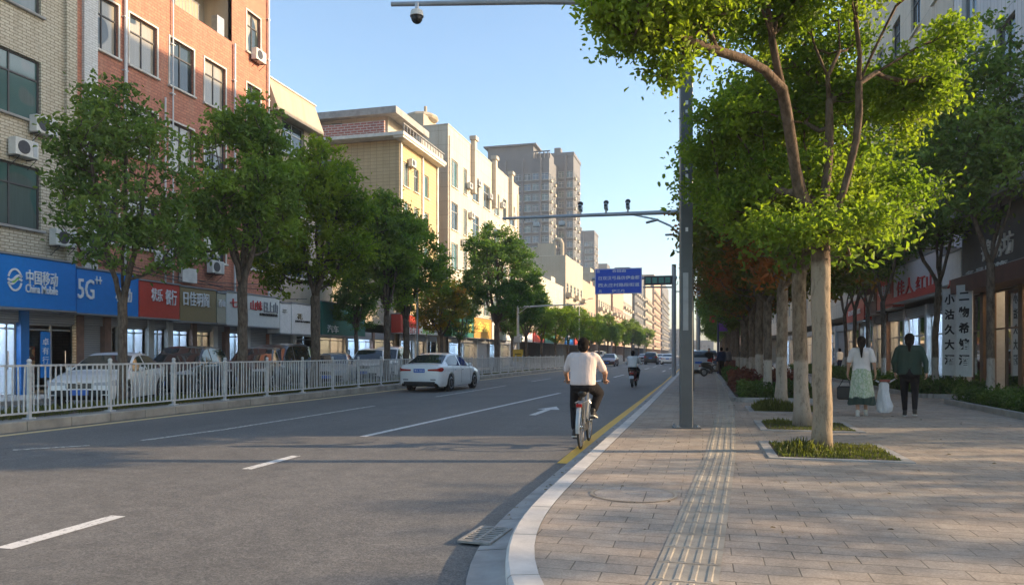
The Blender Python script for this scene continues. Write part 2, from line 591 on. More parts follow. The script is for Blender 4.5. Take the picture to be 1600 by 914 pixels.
def pavers(name, bw, bh, c1, c2, c3, mortar, rot=False):
    m, nt, nd, lk, b = new_mat(name)
    g = nd.new('ShaderNodeNewGeometry'); P = g.outputs['Position']
    mp = nd.new('ShaderNodeMapping'); lk.new(P, mp.inputs[0])
    if rot: mp.inputs['Rotation'].default_value = (0, 0, R(90))
    wob = nd.new('ShaderNodeTexNoise'); wob.inputs['Scale'].default_value = 1.3; lk.new(P, wob.inputs['Vector'])
    sc = nd.new('ShaderNodeVectorMath'); sc.operation = 'SCALE'; sc.inputs['Scale'].default_value = 0.03
    ad = nd.new('ShaderNodeVectorMath'); ad.operation = 'ADD'
    lk.new(wob.outputs['Color'], sc.inputs[0]); lk.new(mp.outputs[0], ad.inputs[0]); lk.new(sc.outputs[0], ad.inputs[1])
    def bt(col1, col2, mo, off=0.5):
        br = nd.new('ShaderNodeTexBrick')
        br.offset = off
        br.inputs['Color1'].default_value = (*col1, 1); br.inputs['Color2'].default_value = (*col2, 1); br.inputs['Mortar'].default_value = (*mo, 1)
        br.inputs['Scale'].default_value = 1.0; br.inputs['Brick Width'].default_value = bw; br.inputs['Row Height'].default_value = bh
        br.inputs['Mortar Size'].default_value = 0.0045; br.inputs['Mortar Smooth'].default_value = 0.3
        lk.new(ad.outputs[0], br.inputs['Vector'])
        return br
    br = bt(c1, c2, mortar)
    c = br.outputs['Color']
    big = noise(nt, P, 0.5, 5, 0.65)
    c = mixc(nt, ramp(nt, big, [(0.4, (0, 0, 0)), (0.65, (0.6, 0.6, 0.6))]), c, c3)
    mid = noise(nt, P, 3.5, 7, 0.7)
    c = mixc(nt, 0.5, c, ramp(nt, mid, [(0.3, (0.25, 0.24, 0.23)), (0.7, (0.78, 0.78, 0.78))]), 'OVERLAY')
    c = mixc(nt, 0.3, c, ramp(nt, noise(nt, P, 60, 3, 0.8), [(0.35, (0.2,) * 3), (0.65, (0.85,) * 3)]), 'OVERLAY')
    # moss and dirt that fills some joints, small light scuffs
    jf = mixc(nt, 1.0, br.outputs['Fac'], ramp(nt, noise(nt, P, 1.1, 3), [(0.4, (0.1,) * 3), (0.6, (1,) * 3)]), 'MULTIPLY')
    c = mixc(nt, jf, c, tuple(x * 0.45 for x in mortar))
    spot = ramp(nt, noise(nt, P, 8, 2), [(0.73, (0, 0, 0)), (0.75, (0.3, 0.3, 0.3))])
    c = mixc(nt, spot, c, (0.42, 0.4, 0.37))
    lk.new(c, b.inputs['Base Color'])
    b.inputs['Roughness'].default_value = 0.8
    b.inputs['Specular IOR Level'].default_value = 0.3
    h = math_node(nt, 'ADD', math_node(nt, 'MULTIPLY', math_node(nt, 'SUBTRACT', 1.0, br.outputs['Fac']), 1.0), math_node(nt, 'MULTIPLY', mid, 0.5))
    bump(nt, b, h, 0.55, 0.008)
    return m
M_pavers = pavers('pavers', 0.38, 0.19, (0.35, 0.30, 0.245), (0.285, 0.255, 0.22), (0.37, 0.28, 0.21), (0.19, 0.165, 0.135))
M_pavers_far = pavers('pavers_far', 0.5, 0.5, (0.32, 0.29, 0.26), (0.27, 0.25, 0.23), (0.32, 0.28, 0.24), (0.1, 0.09, 0.08))
M_kerb = plain('kerb_stone', (0.55, 0.52, 0.48), 0.8, var=0.2, scale=3, bmp=0.3)
M_kerb_gray = plain('gutter_stone', (0.33, 0.315, 0.295), 0.85, var=0.25, scale=3, bmp=0.3)
M_median_kerb = plain('median_kerb_stone', (0.33, 0.30, 0.25), 0.9, var=0.35, scale=1.5, bmp=0.3)
def worn(name, col, under, cut=0.42):
    m, nt, nd, lk, b = new_mat(name)
    g = nd.new('ShaderNodeNewGeometry'); P = g.outputs['Position']
    f = ramp(nt, noise(nt, P, 14, 7, 0.75), [(cut, (0, 0, 0)), (cut + 0.06, (1, 1, 1))])
    c = mixc(nt, f, under, mixc(nt, noise(nt, P, 2, 3), tuple(x * 0.8 for x in col), col))
    lk.new(c, b.inputs['Base Color']); b.inputs['Roughness'].default_value = 0.7
    bump(nt, b, noise(nt, P, 110, 3), 0.3, 0.005)
    return m
M_line_white = worn('line_white', (0.74, 0.72, 0.68), (0.25, 0.24, 0.23), 0.40)
M_line_worn = worn('line_white_worn', (0.70, 0.66, 0.58), (0.22, 0.21, 0.19), 0.47)
M_line_yellow = worn('line_yellow', (0.86, 0.50, 0.07), (0.60, 0.38, 0.10), 0.34)
M_line_yellow2 = worn('line_yellow_worn', (0.78, 0.60, 0.30), (0.40, 0.33, 0.2), 0.36)
M_tactile = plain('tactile_stone', (0.345, 0.305, 0.245), 0.8, var=0.25, scale=4, bmp=0.3)
M_soil = plain('soil', (0.06, 0.045, 0.03), 0.95, var=0.4, scale=8, bmp=0.5)
M_ground = plain('far_ground', (0.12, 0.115, 0.105), 0.9, var=0.3, scale=0.5)
PZ = 0.13

g = MB().quad((-1500, -400, -0.02), (1500, -400, -0.02), (1500, 3000, -0.02), (-1500, 3000, -0.02)).build('ground', M_ground)
tag(g, kind='structure')

inner = [(9.6, 1.55), (4, 1.6), (2.5, 1.75), (1.2, 2.05), (0.2, 2.55), (-.45, 3.15), (-.86, 3.85), (-1.07, 4.5), (-1.19, 5.1), (-1.25, 5.8), (-1.27, 7), (-1.28, 10), (-1.3, 20), (-1.4, 35), (-1.6, 60), (-2.1, 120), (-3.0, 300), (-3.0, 700)]
def resample(pts, step):
    out = []
    for i in range(len(pts) - 1):
        a, b = Vector(pts[i]), Vector(pts[i + 1])
        n = max(1, int((b - a).length / step))
        for k in range(n): out.append(a.lerp(b, k / n))
    out.append(Vector(pts[-1]))
    return out
def smooth_pts(p, it=3):
    for _ in range(it):
        q = [p[0]] + [(p[i - 1] + p[i] * 2 + p[i + 1]) / 4 for i in range(1, len(p) - 1)] + [p[-1]]
        p = q
    return p
near = smooth_pts(resample(inner[:12], 0.25), 8)
line = near[:-1] + [Vector(p) for p in inner[11:]]
def offset(pts, d):
    out = []
    for i, p in enumerate(pts):
        a = pts[max(0, i - 1)]; b = pts[min(len(pts) - 1, i + 1)]
        t = (b - a).normalized()
        out.append(p + Vector((-t.y, t.x)) * d)     # left of travel = road side
    return out
k_in = line
k_top = offset(line, 0.165)
k_face = offset(line, 0.185)
k_gut = offset(line, 0.43)

road = MB()
ro = [(p.x, p.y, 0) for p in offset(line, 0.02)]
road.poly([(-19.2, -40, 0), (60, -40, 0), (60, 1.2, 0), (9.6, 1.3, 0)] + ro + [(-19.2, 700, 0)])
tag(road.build('road', M_asphalt), kind='structure')

pv = MB()
pv.poly([(p.x, p.y, PZ) for p in k_in][::-1] + [(9.6, 1.56, PZ)][:0] + [(10.2, 1.55, PZ), (10.2, 700, PZ)])
tag(pv.build('pavement', M_pavers), kind='structure')
pl = MB(); pl.box((-21.2, 330, 0.06), (5.2, 740, 0.12))
tag(pl.build('shop_pavement', M_pavers_far), kind='structure')

# kerb stones with joints, gutter stones
kb, gt = MB(), MB()
acc = 0.0
for i in range(len(k_in) - 1):
    L = (k_in[i + 1] - k_in[i]).length
    n = max(1, int(L / 0.9)) if L > 0.5 else 1
    if i > len(near) + 3: n = 1
    for j in range(n):
        t0, t1 = j / n, (j + 1) / n
        acc += L / n
        gap = 0.0
        if (n > 1 or L > 0.5) and L / n < 2: gap = 0.012 / (L)
        elif acc > 0.9: gap = 0.012 / L; acc = 0
        def lp(arr, t): return arr[i].lerp(arr[i + 1], t)
        a0, a1 = lp(k_in, t0), lp(k_in, t1 - gap)
        b0, b1 = lp(k_top, t0), lp(k_top, t1 - gap)
        c0, c1 = lp(k_face, t0), lp(k_face, t1 - gap)
        d0, d1 = lp(k_gut, t0), lp(k_gut, t1 - gap)
        z = PZ + 0.006
        P3 = lambda v, z: (v.x, v.y, z)
        kb.quad(P3(a0, z), P3(a1, z), P3(b1, z), P3(b0, z))
        kb.quad(P3(b0, z), P3(b1, z), P3(c1, z - 0.02), P3(c0, z - 0.02))
        kb.quad(P3(c0, z - 0.02), P3(c1, z - 0.02), P3(c1, 0), P3(c0, 0))
        kb.quad(P3(a0, z), P3(b0, z), P3(b0, 0), P3(a0, 0))
        gt.quad(P3(c0, 0.03), P3(c1, 0.03), P3(d1, 0.010), P3(d0, 0.010))
        gt.quad(P3(d0, 0.010), P3(d1, 0.010), P3(d1, 0), P3(d0, 0))
        if gap:
            e0, f0 = lp(k_in, t1 - gap), lp(k_in, t1); e1, f1 = lp(k_face, t1 - gap), lp(k_face, t1)
            gt.quad(P3(e0, z - .02), P3(f0, z - .02), P3(f1, z - .04), P3(e1, z - .04))
            gt.quad(P3(e1, 0), P3(f1, 0), P3(f1, z - .04), P3(e1, z - .04))
tag(kb.build('kerb', M_kerb), kind='structure')
tag(gt.build('gutter', M_kerb_gray), kind='structure')

# median with its kerbs and soil
md = MB()
y = 2.0
while y < 260:
    w = 0.99 if y < 60 else 6
    md.box((-12.19, y + w / 2, 0.09 + random.uniform(-.004, .004)), (0.18, w - 0.012, 0.19), bev=0.012)
    md.box((-14.7, y + w / 2, 0.09), (0.16, w - 0.012, 0.18))
    y += w
tag(md.build('median_kerb', M_median_kerb), kind='structure')
md = MB(); md.box((-13.45, 131, 0.075), (2.34, 258, 0.15))
tag(md.build('median_strip', M_soil), kind='structure')
md = MB(); md.box((-12.6, 131, 0.085), (0.62, 258, 0.16))
tag(md.build('median_edging', M_concrete), kind='structure')

# painted lines
Z1 = 0.004
def strip(mb, a, b, w, z=Z1):
    a, b = Vector(a), Vector(b)
    t = (b - a).normalized(); n = Vector((-t.y, t.x)) * w / 2
    mb.quad((*(a - n), z), (*(b - n), z), (*(b + n), z), (*(a + n), z))
wl = MB()
strip(wl, gp(5, 857), gp(185, 806), 0.15)
strip(wl, (-5.15, -1.5), (-5.05, 1.0), 0.15)
strip(wl, gp(385, 733), gp(463, 712), 0.14)
strip(wl, gp(567, 682), gp(875, 614), 0.14)
strip(wl, (-5.35, 33), (-5.3, 39), 0.14)
for k in range(8): strip(wl, (-5.3, 45 + k * 12), (-5.3, 51 + k * 12), 0.14)
for k in range(10): strip(wl, (-3.2, 60 + k * 12), (-3.2, 65 + k * 12), 0.14)
# lane arrow
ax, ay = gp(850, 642)
wl.poly([(ax - .08, ay - 1.3, Z1), (ax + .08, ay - 1.3, Z1), (ax + .08, ay + .5, Z1), (ax + .3, ay + .5, Z1), (ax, ay + 1.6, Z1), (ax - .3, ay + .5, Z1), (ax - .08, ay + .5, Z1)])
tag(wl.build('lane_marking', M_line_white), kind='structure')
wl = MB()
strip(wl, gp(222, 688), gp(350, 671), 0.13); strip(wl, gp(350, 671), gp(585, 634), 0.13)
strip(wl, (-8.6, 23), (-8.6, 32), 0.13)
for k in range(8): strip(wl, (-8.6, 37 + k * 11), (-8.6, 42 + k * 11), 0.14)
strip(wl, gp(20, 703), gp(140, 696), 0.12)
tag(wl.build('worn_lane_marking', M_line_worn), kind='structure')
wl = MB()
strip(wl, gp(880, 724), (-1.80, 12.0), 0.17); strip(wl, (-1.80, 12.0), (-1.83, 35), 0.17); strip(wl, (-1.83, 35), (-2.1, 60), 0.14); strip(wl, (-2.1, 60), (-2.7, 130), 0.14)
tag(wl.build('kerbside_line', M_line_yellow), kind='structure')
wl = MB()
strip(wl, (-11.82, -2), (-11.75, 14), 0.2); strip(wl, (-11.75, 14), (-11.55, 150), 0.2)
tag(wl.build('median_edge_line', M_line_yellow2), kind='structure')

# tactile strip: slabs with raised bars, following its own slightly slanting line
tp = MB(); tb = MB()
tpts = [Vector((-0.30, 0.2 + 2.4)), Vector((-0.11, 4.24)), Vector((0.22, 10.0)), Vector((0.50, 17.7)), Vector((0.65, 25)), Vector((0.8, 40)), Vector((0.8, 90))]
def along(y):
    for i in range(len(tpts) - 1):
        if y <= tpts[i + 1].y or i == len(tpts) - 2:
            f = (y - tpts[i].y) / (tpts[i + 1].y - tpts[i].y)
            return tpts[i].x + (tpts[i + 1].x - tpts[i].x) * f
y = 2.75
TW = 0.38
while y < 90:
    st = 0.38 if y < 45 else 3
    x0, x1 = along(y), along(y + st)
    g_ = 0.005
    tp.quad((x0 - TW / 2, y + g_, PZ + .004), (x0 + TW / 2, y + g_, PZ + .004), (x1 + TW / 2, y + st - g_, PZ + .004), (x1 - TW / 2, y + st - g_, PZ + .004))
    if y < 45:
        for k in range(4):
            o = (k - 1.5) * 0.09
            a, b_ = 0.025, st - 0.025
            zt = PZ + 0.009; zb = PZ + 0.004
            xa, xb = x0 + o + (x1 - x0) * a / st, x0 + o + (x1 - x0) * b_ / st
            w1, w2 = 0.020, 0.012
            tb.quad((xa - w2, y + a + .01, zt), (xa + w2, y + a + .01, zt), (xb + w2, y + b_ - .01, zt), (xb - w2, y + b_ - .01, zt))
            tb.quad((xa - w1, y + a, zb), (xa - w2, y + a + .01, zt), (xb - w2, y + b_ - .01, zt), (xb - w1, y + b_, zb))
            tb.quad((xa + w2, y + a + .01, zt), (xa + w1, y + a, zb), (xb + w1, y + b_, zb), (xb + w2, y + b_ - .01, zt))
            tb.quad((xa - w1, y + a, zb), (xa + w1, y + a, zb), (xa + w2, y + a + .01, zt), (xa - w2, y + a + .01, zt))
            tb.quad((xb - w1, y + b_, zb), (xb + w1, y + b_, zb), (xb + w2, y + b_ - .01, zt), (xb - w2, y + b_ - .01, zt))
    y += st
tag(tp.build('tactile_paving', M_tactile), kind='structure')
tag(tb.build('tactile_paving_bars', M_tactile), kind='structure')

# manhole cover in the pavement and storm grate at the kerb
mx, my = gp(990, 772, PZ)
mh = thing('manhole_cover', 'round concrete manhole cover set flush in the pavers left of the tactile strip', 'manhole cover', (mx, my, PZ + .003))
b = MB(); b.tube([(0, 0, 0), (0, 0, 0.004)], 0.36, 40); b.build('cover', M_pavers_far, mh)
b = MB()
for r0 in (0.37,):
    for k in range(48):
        a0, a1 = 2 * PI * k / 48, 2 * PI * (k + 1) / 48
        for (ra, rb, z_) in ((r0, r0 + .022, .006),):
            b.quad((ra * math.cos(a0), ra * math.sin(a0), z_), (rb * math.cos(a0), rb * math.sin(a0), z_), (rb * math.cos(a1), rb * math.sin(a1), z_), (ra * math.cos(a1), ra * math.sin(a1), z_))
b.build('ring', M_tactile, mh)
b = MB()
b.box((0, 0, .005), (.14, .03, .004))
b.build('grip', M_kerb_gray, mh)

gx, gy = gp(758, 815)
dr = thing('drain_grate', 'weathered iron storm drain grate in the asphalt beside the kerb bend', 'drain grate', (-1.63, 5.45, 0.016), R(-4))
b = MB(); b.box((0, 0, .001), (.24, .46, .004)); b.build('pit', M_black, dr)  # flat black plate stands in for the shaded hollow under the bars
b = MB()
for k in range(8): b.box((0, -.20 + k * .057, .010), (.22, .028, .014))
b.box((-.12, 0, .010), (.025, .50, .016)); b.box((.12, 0, .010), (.025, .50, .016)); b.box((0, -.24, .010), (.22, .03, .016)); b.box((0, .24, .010), (.22, .03, .016)); b.box((0, 0, .011), (.02, .46, .016))
b.build('grate', plain('cast_iron', (0.30, 0.285, 0.26), 0.7, 0.3, var=0.35, scale=12), dr)

# ------------------------------------------------------------------ buildings
def facade(mb, axis, face, u0, u1, z0, z1, holes, inward, depth=0.2):
    """wall on plane axis='x' or 'y' at `face`, spanning u0..u1, z0..z1, with openings (ua,ub,za,zb) and their reveals"""
    def P(u, z, d=0.0):
        return (face + inward * d, u, z) if axis == 'x' else (u, face + inward * d, z)
    us = sorted(set([u0, u1] + [min(max(h[k], u0), u1) for h in holes for k in (0, 1)]))
    zs = sorted(set([z0, z1] + [min(max(h[k], z0), z1) for h in holes for k in (2, 3)]))
    for i in range(len(us) - 1):
        for j in range(len(zs) - 1):
            uc, zc = (us[i] + us[i + 1]) / 2, (zs[j] + zs[j + 1]) / 2
            if us[i + 1] - us[i] < 1e-6 or zs[j + 1] - zs[j] < 1e-6: continue
            if any(h[0] < uc < h[1] and h[2] < zc < h[3] for h in holes): continue
            mb.quad(P(us[i], zs[j]), P(us[i + 1], zs[j]), P(us[i + 1], zs[j + 1]), P(us[i], zs[j + 1]))
    for h in holes:
        a, b_, c, d = h[:4]
        mb.quad(P(a, c), P(b_, c), P(b_, c, depth), P(a, c, depth))
        mb.quad(P(a, d), P(b_, d), P(b_, d, depth), P(a, d, depth))
        mb.quad(P(a, c), P(a, d), P(a, d, depth), P(a, c, depth))
        mb.quad(P(b_, c), P(b_, d), P(b_, d, depth), P(b_, c, depth))

WIN = {}
def window_meshes(w, h, style):
    """frame, pane, sill, surround meshes; local x along wall, y outward, z up, origin bottom centre on the wall plane"""
    key = (round(w, 2), round(h, 2), style)
    if key in WIN: return WIN[key]
    kind, fm, gm, surround, sill = style
    F = MB(); t = 0.055; y0 = -0.13; d = 0.07
    F.box((-w / 2 + t / 2, y0, h / 2), (t, d, h)); F.box((w / 2 - t / 2, y0, h / 2), (t, d, h))
    F.box((0, y0, t / 2), (w - 2 * t, d, t)); F.box((0, y0, h - t / 2), (w - 2 * t, d, t))
    if kind == 'grid2':       # transom with uneven lights below
        zt = h * 0.68
        F.box((0, y0, zt), (w - 2 * t, d, t)); F.box((0, y0, h / 2), (t * .9, d * .96, h - 2 * t))
        if w > 1.6:
            F.box((w * .28, y0 + .012, zt / 2), (t * .7, d * .7, zt - t))
    elif kind == 'grid3':
        zt = h * 0.66
        F.box((0, y0, zt), (w - 2 * t, d, t))
        for k in (-1, 1): F.box((k * w / 6, y0, h / 2), (t * .9, d * .96, h - 2 * t))
    elif kind == 'slide':
        F.box((0, y0, h / 2), (t, d * .96, h - 2 * t)); F.box((w * .22, y0 + .01, h / 2), (t * .6, d * .6, h - 2 * t))
    elif kind == 'plain2':
        F.box((0, y0, h / 2), (t, d * .96, h - 2 * t))
    P = MB(); P.quad((-w / 2 + .02, y0, .02), (w / 2 - .02, y0, .02), (w / 2 - .02, y0, h - .02), (-w / 2 + .02, y0, h - .02))
    meshes = {'frame': F.mesh('window', fm), 'pane': P.mesh('pane', gm)}
    if surround:
        s = MB(); e = .07
        s.box((-w / 2 - e / 2, .014, h / 2), (e, .04, h + 2 * e)); s.box((w / 2 + e / 2, .014, h / 2), (e, .04, h + 2 * e))
        s.box((0, .014, h + e / 2), (w, .04, e))
        meshes['surround'] = s.mesh('surround', surround)
    if sill:
        s = MB(); s.box((0, .03, -.045), (w + .2, .16, .08), bev=.01); meshes['sill'] = s.mesh('sill', sill)
    WIN[key] = meshes
    return meshes

ROTZ = {'+X': R(-90), '-X': R(90), '-Y': R(180)}
def put_window(parent, pos, face, w, h, style, simple=False):
    m = window_meshes(w, h, style)
    o = link_mesh('window', m['frame'], parent, pos, ROTZ[face])
    for k, n in (('pane', 'pane'), ('surround', 'surround'), ('sill', 'sill')):
        if k in m: link_mesh(n, m[k], o)
    return o

FARWIN = {}
def far_window(parent, pos, face, w, h, fm, gm):
    key = (round(w, 2), round(h, 2), fm.name, gm.name)
    if key not in FARWIN:
        F = MB(); t = .08; y0 = -.1
        for x in (-w / 2 + t / 2, 0, w / 2 - t / 2): F.box((x, y0, h / 2), (t, .08, h))
        for z in (t / 2, h * .66, h - t / 2): F.box((0, y0, z), (w, .06, t))
        F.cur = 1; F.quad((-w / 2, y0 - .02, 0), (w / 2, y0 - .02, 0), (w / 2, y0 - .02, h), (-w / 2, y0 - .02, h))
        FARWIN[key] = F.mesh('window', [fm, gm])
    return link_mesh('window', FARWIN[key], parent, pos, ROTZ[face])

def building(name, label, cat, side, Xf, Y0, Y1, depth, H, wall, z_base, cols, rows, w, h, style, gable=None, group=None,
             far=False, parapet=0.5, parapet_mat=None, skip=(), extra_holes=(), ledge=None, roof_mat=None, gwall=None, fm=None, gm=None):
    """box building; cols = centre Ys on the street face, rows = sill heights; gable = (cols as X offsets from the front, rows, w, h)"""
    sgn = 1 if side == 'L' else -1          # outward normal of the street face along X
    t = thing(name, label, cat, (Xf, Y0, 0), 0, group)
    L = Y1 - Y0
    mb = MB()
    holes, wins = [], []
    for ri, z in enumerate(rows):
        for ci, y in enumerate(cols):
            if (ri, ci) in skip: continue
            ww = w[ci] if isinstance(w, (list, tuple)) else w
            yy = y - Y0
            holes.append((yy - ww / 2, yy + ww / 2, z, z + h)); wins.append((yy, z, ww))
    facade(mb, 'x', 0.0, 0, L, z_base, H, holes + list(extra_holes), -sgn)
    xb = -sgn * depth
    gh, gw_ = [], []
    if gable:
        for z in gable[1]:
            for gxo in gable[0]:
                gh.append((-sgn * gxo - gable[2] / 2, -sgn * gxo + gable[2] / 2, z, z + gable[3])); gw_.append((-sgn * gxo, z))
    facade(mb, 'y', 0.0, min(0, xb), max(0, xb), 0, H, gh, 1)
    mb.quad((0, L, 0), (xb, L, 0), (xb, L, H), (0, L, H))
    mb.quad((xb, 0, 0), (xb, L, 0), (xb, L, H), (xb, 0, H))
    mb.quad((0, 0, z_base), (0, L, z_base), (xb * .3, L, z_base), (xb * .3, 0, z_base))
    mb.build('wall', wall, t)
    # roof slab and parapet
    rb = MB(); rb.box((xb / 2, L / 2, H - .12), (depth - .1, L - .1, .2)); rb.build('roof', roof_mat or M_roof, t)
    if parapet > 0:
        p = MB(); th = .2
        p.box((-sgn * th / 2, L / 2, H + parapet / 2), (th, L, parapet)); p.box((xb + sgn * th / 2, L / 2, H + parapet / 2), (th, L, parapet))
        p.box((xb / 2, th / 2, H + parapet / 2), (depth - 2 * th, th, parapet)); p.box((xb / 2, L - th / 2, H + parapet / 2), (depth - 2 * th, th, parapet))
        pw = p.build('parapet', parapet_mat or wall, t)
        c = MB(); c.box((-sgn * .1, L / 2, H + parapet + .03), (.3, L + .1, .06)); c.box((xb / 2, .1, H + parapet + .03), (depth - .3, .3, .06)); c.build('coping', M_trim, pw)
    for (yy, z, ww) in wins:
        if far: far_window(t, (0, yy, z), '+X' if sgn > 0 else '-X', ww, h, fm or M_frame_alu, gm or random.choice([M_glass, M_glass, M_glass_c1, M_glass_c2]))
        else:
            st = style[random.randrange(len(style))] if isinstance(style, list) else style
            put_window(t, (0, yy, z), '+X' if sgn > 0 else '-X', ww, h, st)
    for (xx, z) in gw_:
        if far: far_window(t, (xx, 0, z), '-Y', gable[2], gable[3], fm or M_frame_alu, gm or random.choice([M_glass, M_glass, M_glass_c1, M_glass_c2]))
        else: put_window(t, (xx, 0, z), '-Y', gable[2], gable[3], style[0] if isinstance(style, list) else style)
    if ledge:
        for z in ledge:
            m_ = MB(); m_.box((sgn * .04, L / 2, z), (.1, L, .14)); m_.build('string_course', M_trim, t)
    return t

M_cream_brick = brick_wall('cream_brick', (0.56, 0.50, 0.38), (0.48, 0.42, 0.31), (0.24, 0.20, 0.14), 0.30, 0.10, 0.014, (0.26, 0.2, 0.13), 0.35)
M_red_brick = brick_wall('red_brick', (0.50, 0.205, 0.125), (0.40, 0.155, 0.10), (0.30, 0.13, 0.09), 0.34, 0.12, 0.016, (0.42, 0.27, 0.18), 0.45)
M_yellow_wall = plaster('yellow_wall', (0.52, 0.39, 0.22), (0.3, 0.22, 0.13), 0.4, (0.5, 0.25))
M_white_wall = plaster('white_tile_wall', (0.52, 0.47, 0.39), (0.32, 0.25, 0.17), 0.5, (1.2, 1.2))
M_pale_wall = plaster('pale_wall', (0.44, 0.38, 0.29), (0.27, 0.2, 0.13), 0.5)
M_pink_wall = plaster('pink_wall', (0.48, 0.33, 0.24), (0.25, 0.17, 0.12), 0.4)
M_tower_wall = plaster('tower_wall', (0.15, 0.155, 0.165), (0.2, 0.18, 0.16), 0.4)
M_grey_panel = plaster('grey_panel', (0.60, 0.60, 0.60), (0.25, 0.25, 0.25), 0.3, (0.3, 6.0))
M_white_strip = brick_wall('white_brick', (0.66, 0.65, 0.61), (0.6, 0.58, 0.54), (0.4, 0.39, 0.36), 0.26, 0.085, 0.010, (0.35, 0.3, 0.25), 0.3)
M_parapet_brick = brick_wall('parapet_brick', (0.40, 0.13, 0.09), (0.33, 0.11, 0.08), (0.5, 0.42, 0.36), 0.5, 0.18, 0.03)

W_dark = ('grid2', M_frame_dark, M_glass, None, M_trim)
W_dark_s = ('grid2', M_frame_dark, M_glass_c1, M_trim, M_trim)
W_dark_s2 = ('grid2', M_frame_dark, M_glass, M_trim, M_trim)
W_cream = ('grid2', M_frame_dark, M_glass_c2, None, M_concrete)
W_alu = ('slide', M_frame_white, M_glass_c2, None, M_trim)
W_alu2 = ('grid2', M_frame_alu, M_glass, None, M_trim)
W_alu3 = ('grid3', M_frame_white, M_glass_c1, None, M_trim)

XL = -21.0
# --- cream brick block at the left edge
yc = [yX(px, XL) for px in (16,)]
Ybr = yX(119, XL)
cream_cols = [yX(22, XL) - 4.4, yX(22, XL) - .05]
b1 = building('apartment_building', 'cream brick building at the left edge above the bright blue shop sign', 'building', 'L', XL, 9.0, Ybr, 11, 21.0,
              M_cream_brick, 3.9, [12.2, 15.3, yX(22, XL) - .1], [5.45, 8.95, 12.45, 15.9], 2.15, 2.0, W_cream, ledge=None)
m_ = MB(); m_.box((.06, Ybr - 9.0 - .30, 12.4), (.16, .42, 17)); m_.build('pilaster', M_cream_brick, b1)
# --- red brick block
rcols = [yX((148 + 176) / 2, XL), yX(224, XL), yX(284, XL), yX(336, XL), yX(396, XL)]
rY1 = yX(421, XL)
bay = (yX(268, XL) - Ybr, yX(362, XL) - Ybr, 15.75, 18.0)
b2 = building('apartment_building', 'red brick building with white window surrounds and a recessed top balcony', 'building', 'L', XL, Ybr + .01, rY1, 12, 19.0,
              M_red_brick, 3.9, rcols, [5.5, 8.95, 12.35, 15.8], [1.35, 1.45, 1.45, 1.45, 1.1], 1.95, [W_dark_s, W_dark_s2], skip={(3, 2), (3, 3)}, extra_holes=[bay], parapet=.35)
# balcony recess: back wall, cheek walls, window, rail clutter
m_ = MB(); a, b_, c, d = bay
m_.quad((-1.5, a, c), (-1.5, b_, c), (-1.5, b_, d), (-1.5, a, d)); m_.quad((0, a, c), (-1.5, a, c), (-1.5, a, d), (0, a, d)); m_.quad((0, b_, c), (-1.5, b_, c), (-1.5, b_, d), (0, b_, d))
m_.quad((0, a, c), (-1.5, a, c), (-1.5, b_, c), (0, b_, c)); m_.quad((0, a, d), (-1.5, a, d), (-1.5, b_, d), (0, b_, d))
bal = m_.build('balcony', M_pale_wall, b2)
m_ = MB(); m_.box((-1.44, a + 1.2, c + 1.1), (.08, 1.4, 1.3)); m_.build('balcony_window', M_glass, bal)
m_ = MB()
for k in range(9): m_.tube([(-.12, a + .2 + k * .2, c + .02), (-.12, a + .2 + k * .2, c + .75)], .012, 6)
m_.tube([(-.12, a + .1, c + .75), (-.12, a + 1.9, c + .75)], .02, 6); m_.box((-.3, b_ - .6, c + .45), (.3, .5, .9)); m_.build('railing', M_steel, bal)
# white tiled pilasters and drainpipes
m_ = MB(); m_.box((.05, yX(138, XL) - Ybr, 11.3), (.14, yX(149, XL) - yX(128, XL), 15.2)); m_.build('pilaster', M_white_strip, b2)
for px, z0, z1, r_ in ((193, 4.3, 19, .06), (364, 4.3, 15.7, .05), (255, 4.3, 11.7, .035), (267, 4.3, 19.2, .03), (417, 4.3, 19, .05)):
    m_ = MB(); yy = yX(px, XL) - Ybr; m_.tube([(.10, yy, z0), (.10, yy, z1)], r_, 8)
    for z in range(6, 19, 2):
        if z < z1: m_.box((.07, yy, z), (.14, .2, .04))
    m_.build('drainpipe', M_frame_white, b2)
m_ = MB(); m_.box((-.3, rY1 - Ybr - .5, 19.6), (.02, .02, 1.4)); m_.build('aerial', M_dark_metal, b2)

# --- pale block with pent roof behind the brick one
pY1 = 37.2
b3 = building('apartment_building', 'narrow pale plaster building with stained parapet between brick and yellow buildings', 'building', 'L', XL - .1, rY1 + .02, pY1, 12, 14.4,
              M_pale_wall, 3.9, [34.9], [5.5, 8.8, 11.9], 2.2, 1.7, W_alu2, parapet=.9)
m_ = MB(); m_.prism([(0.05, 0, 0), (.55, 0, -1.35), (.55, 0, -1.5), (-.1, 0, -1.5)], (0, 0, 15.1), (0, pY1 - rY1 - .05, 15.1)); m_.build('cornice', M_pale_wall, b3)
# --- low block with green fascia, in the gap
bl = building('shop_building', 'low two storey block set between the pale and the yellow buildings', 'building', 'L', XL - .2, pY1 + .02, 48.6, 10, 5.6,
              M_pale_wall, 3.4, [], [], 1.2, 1.2, W_alu, parapet=.4)

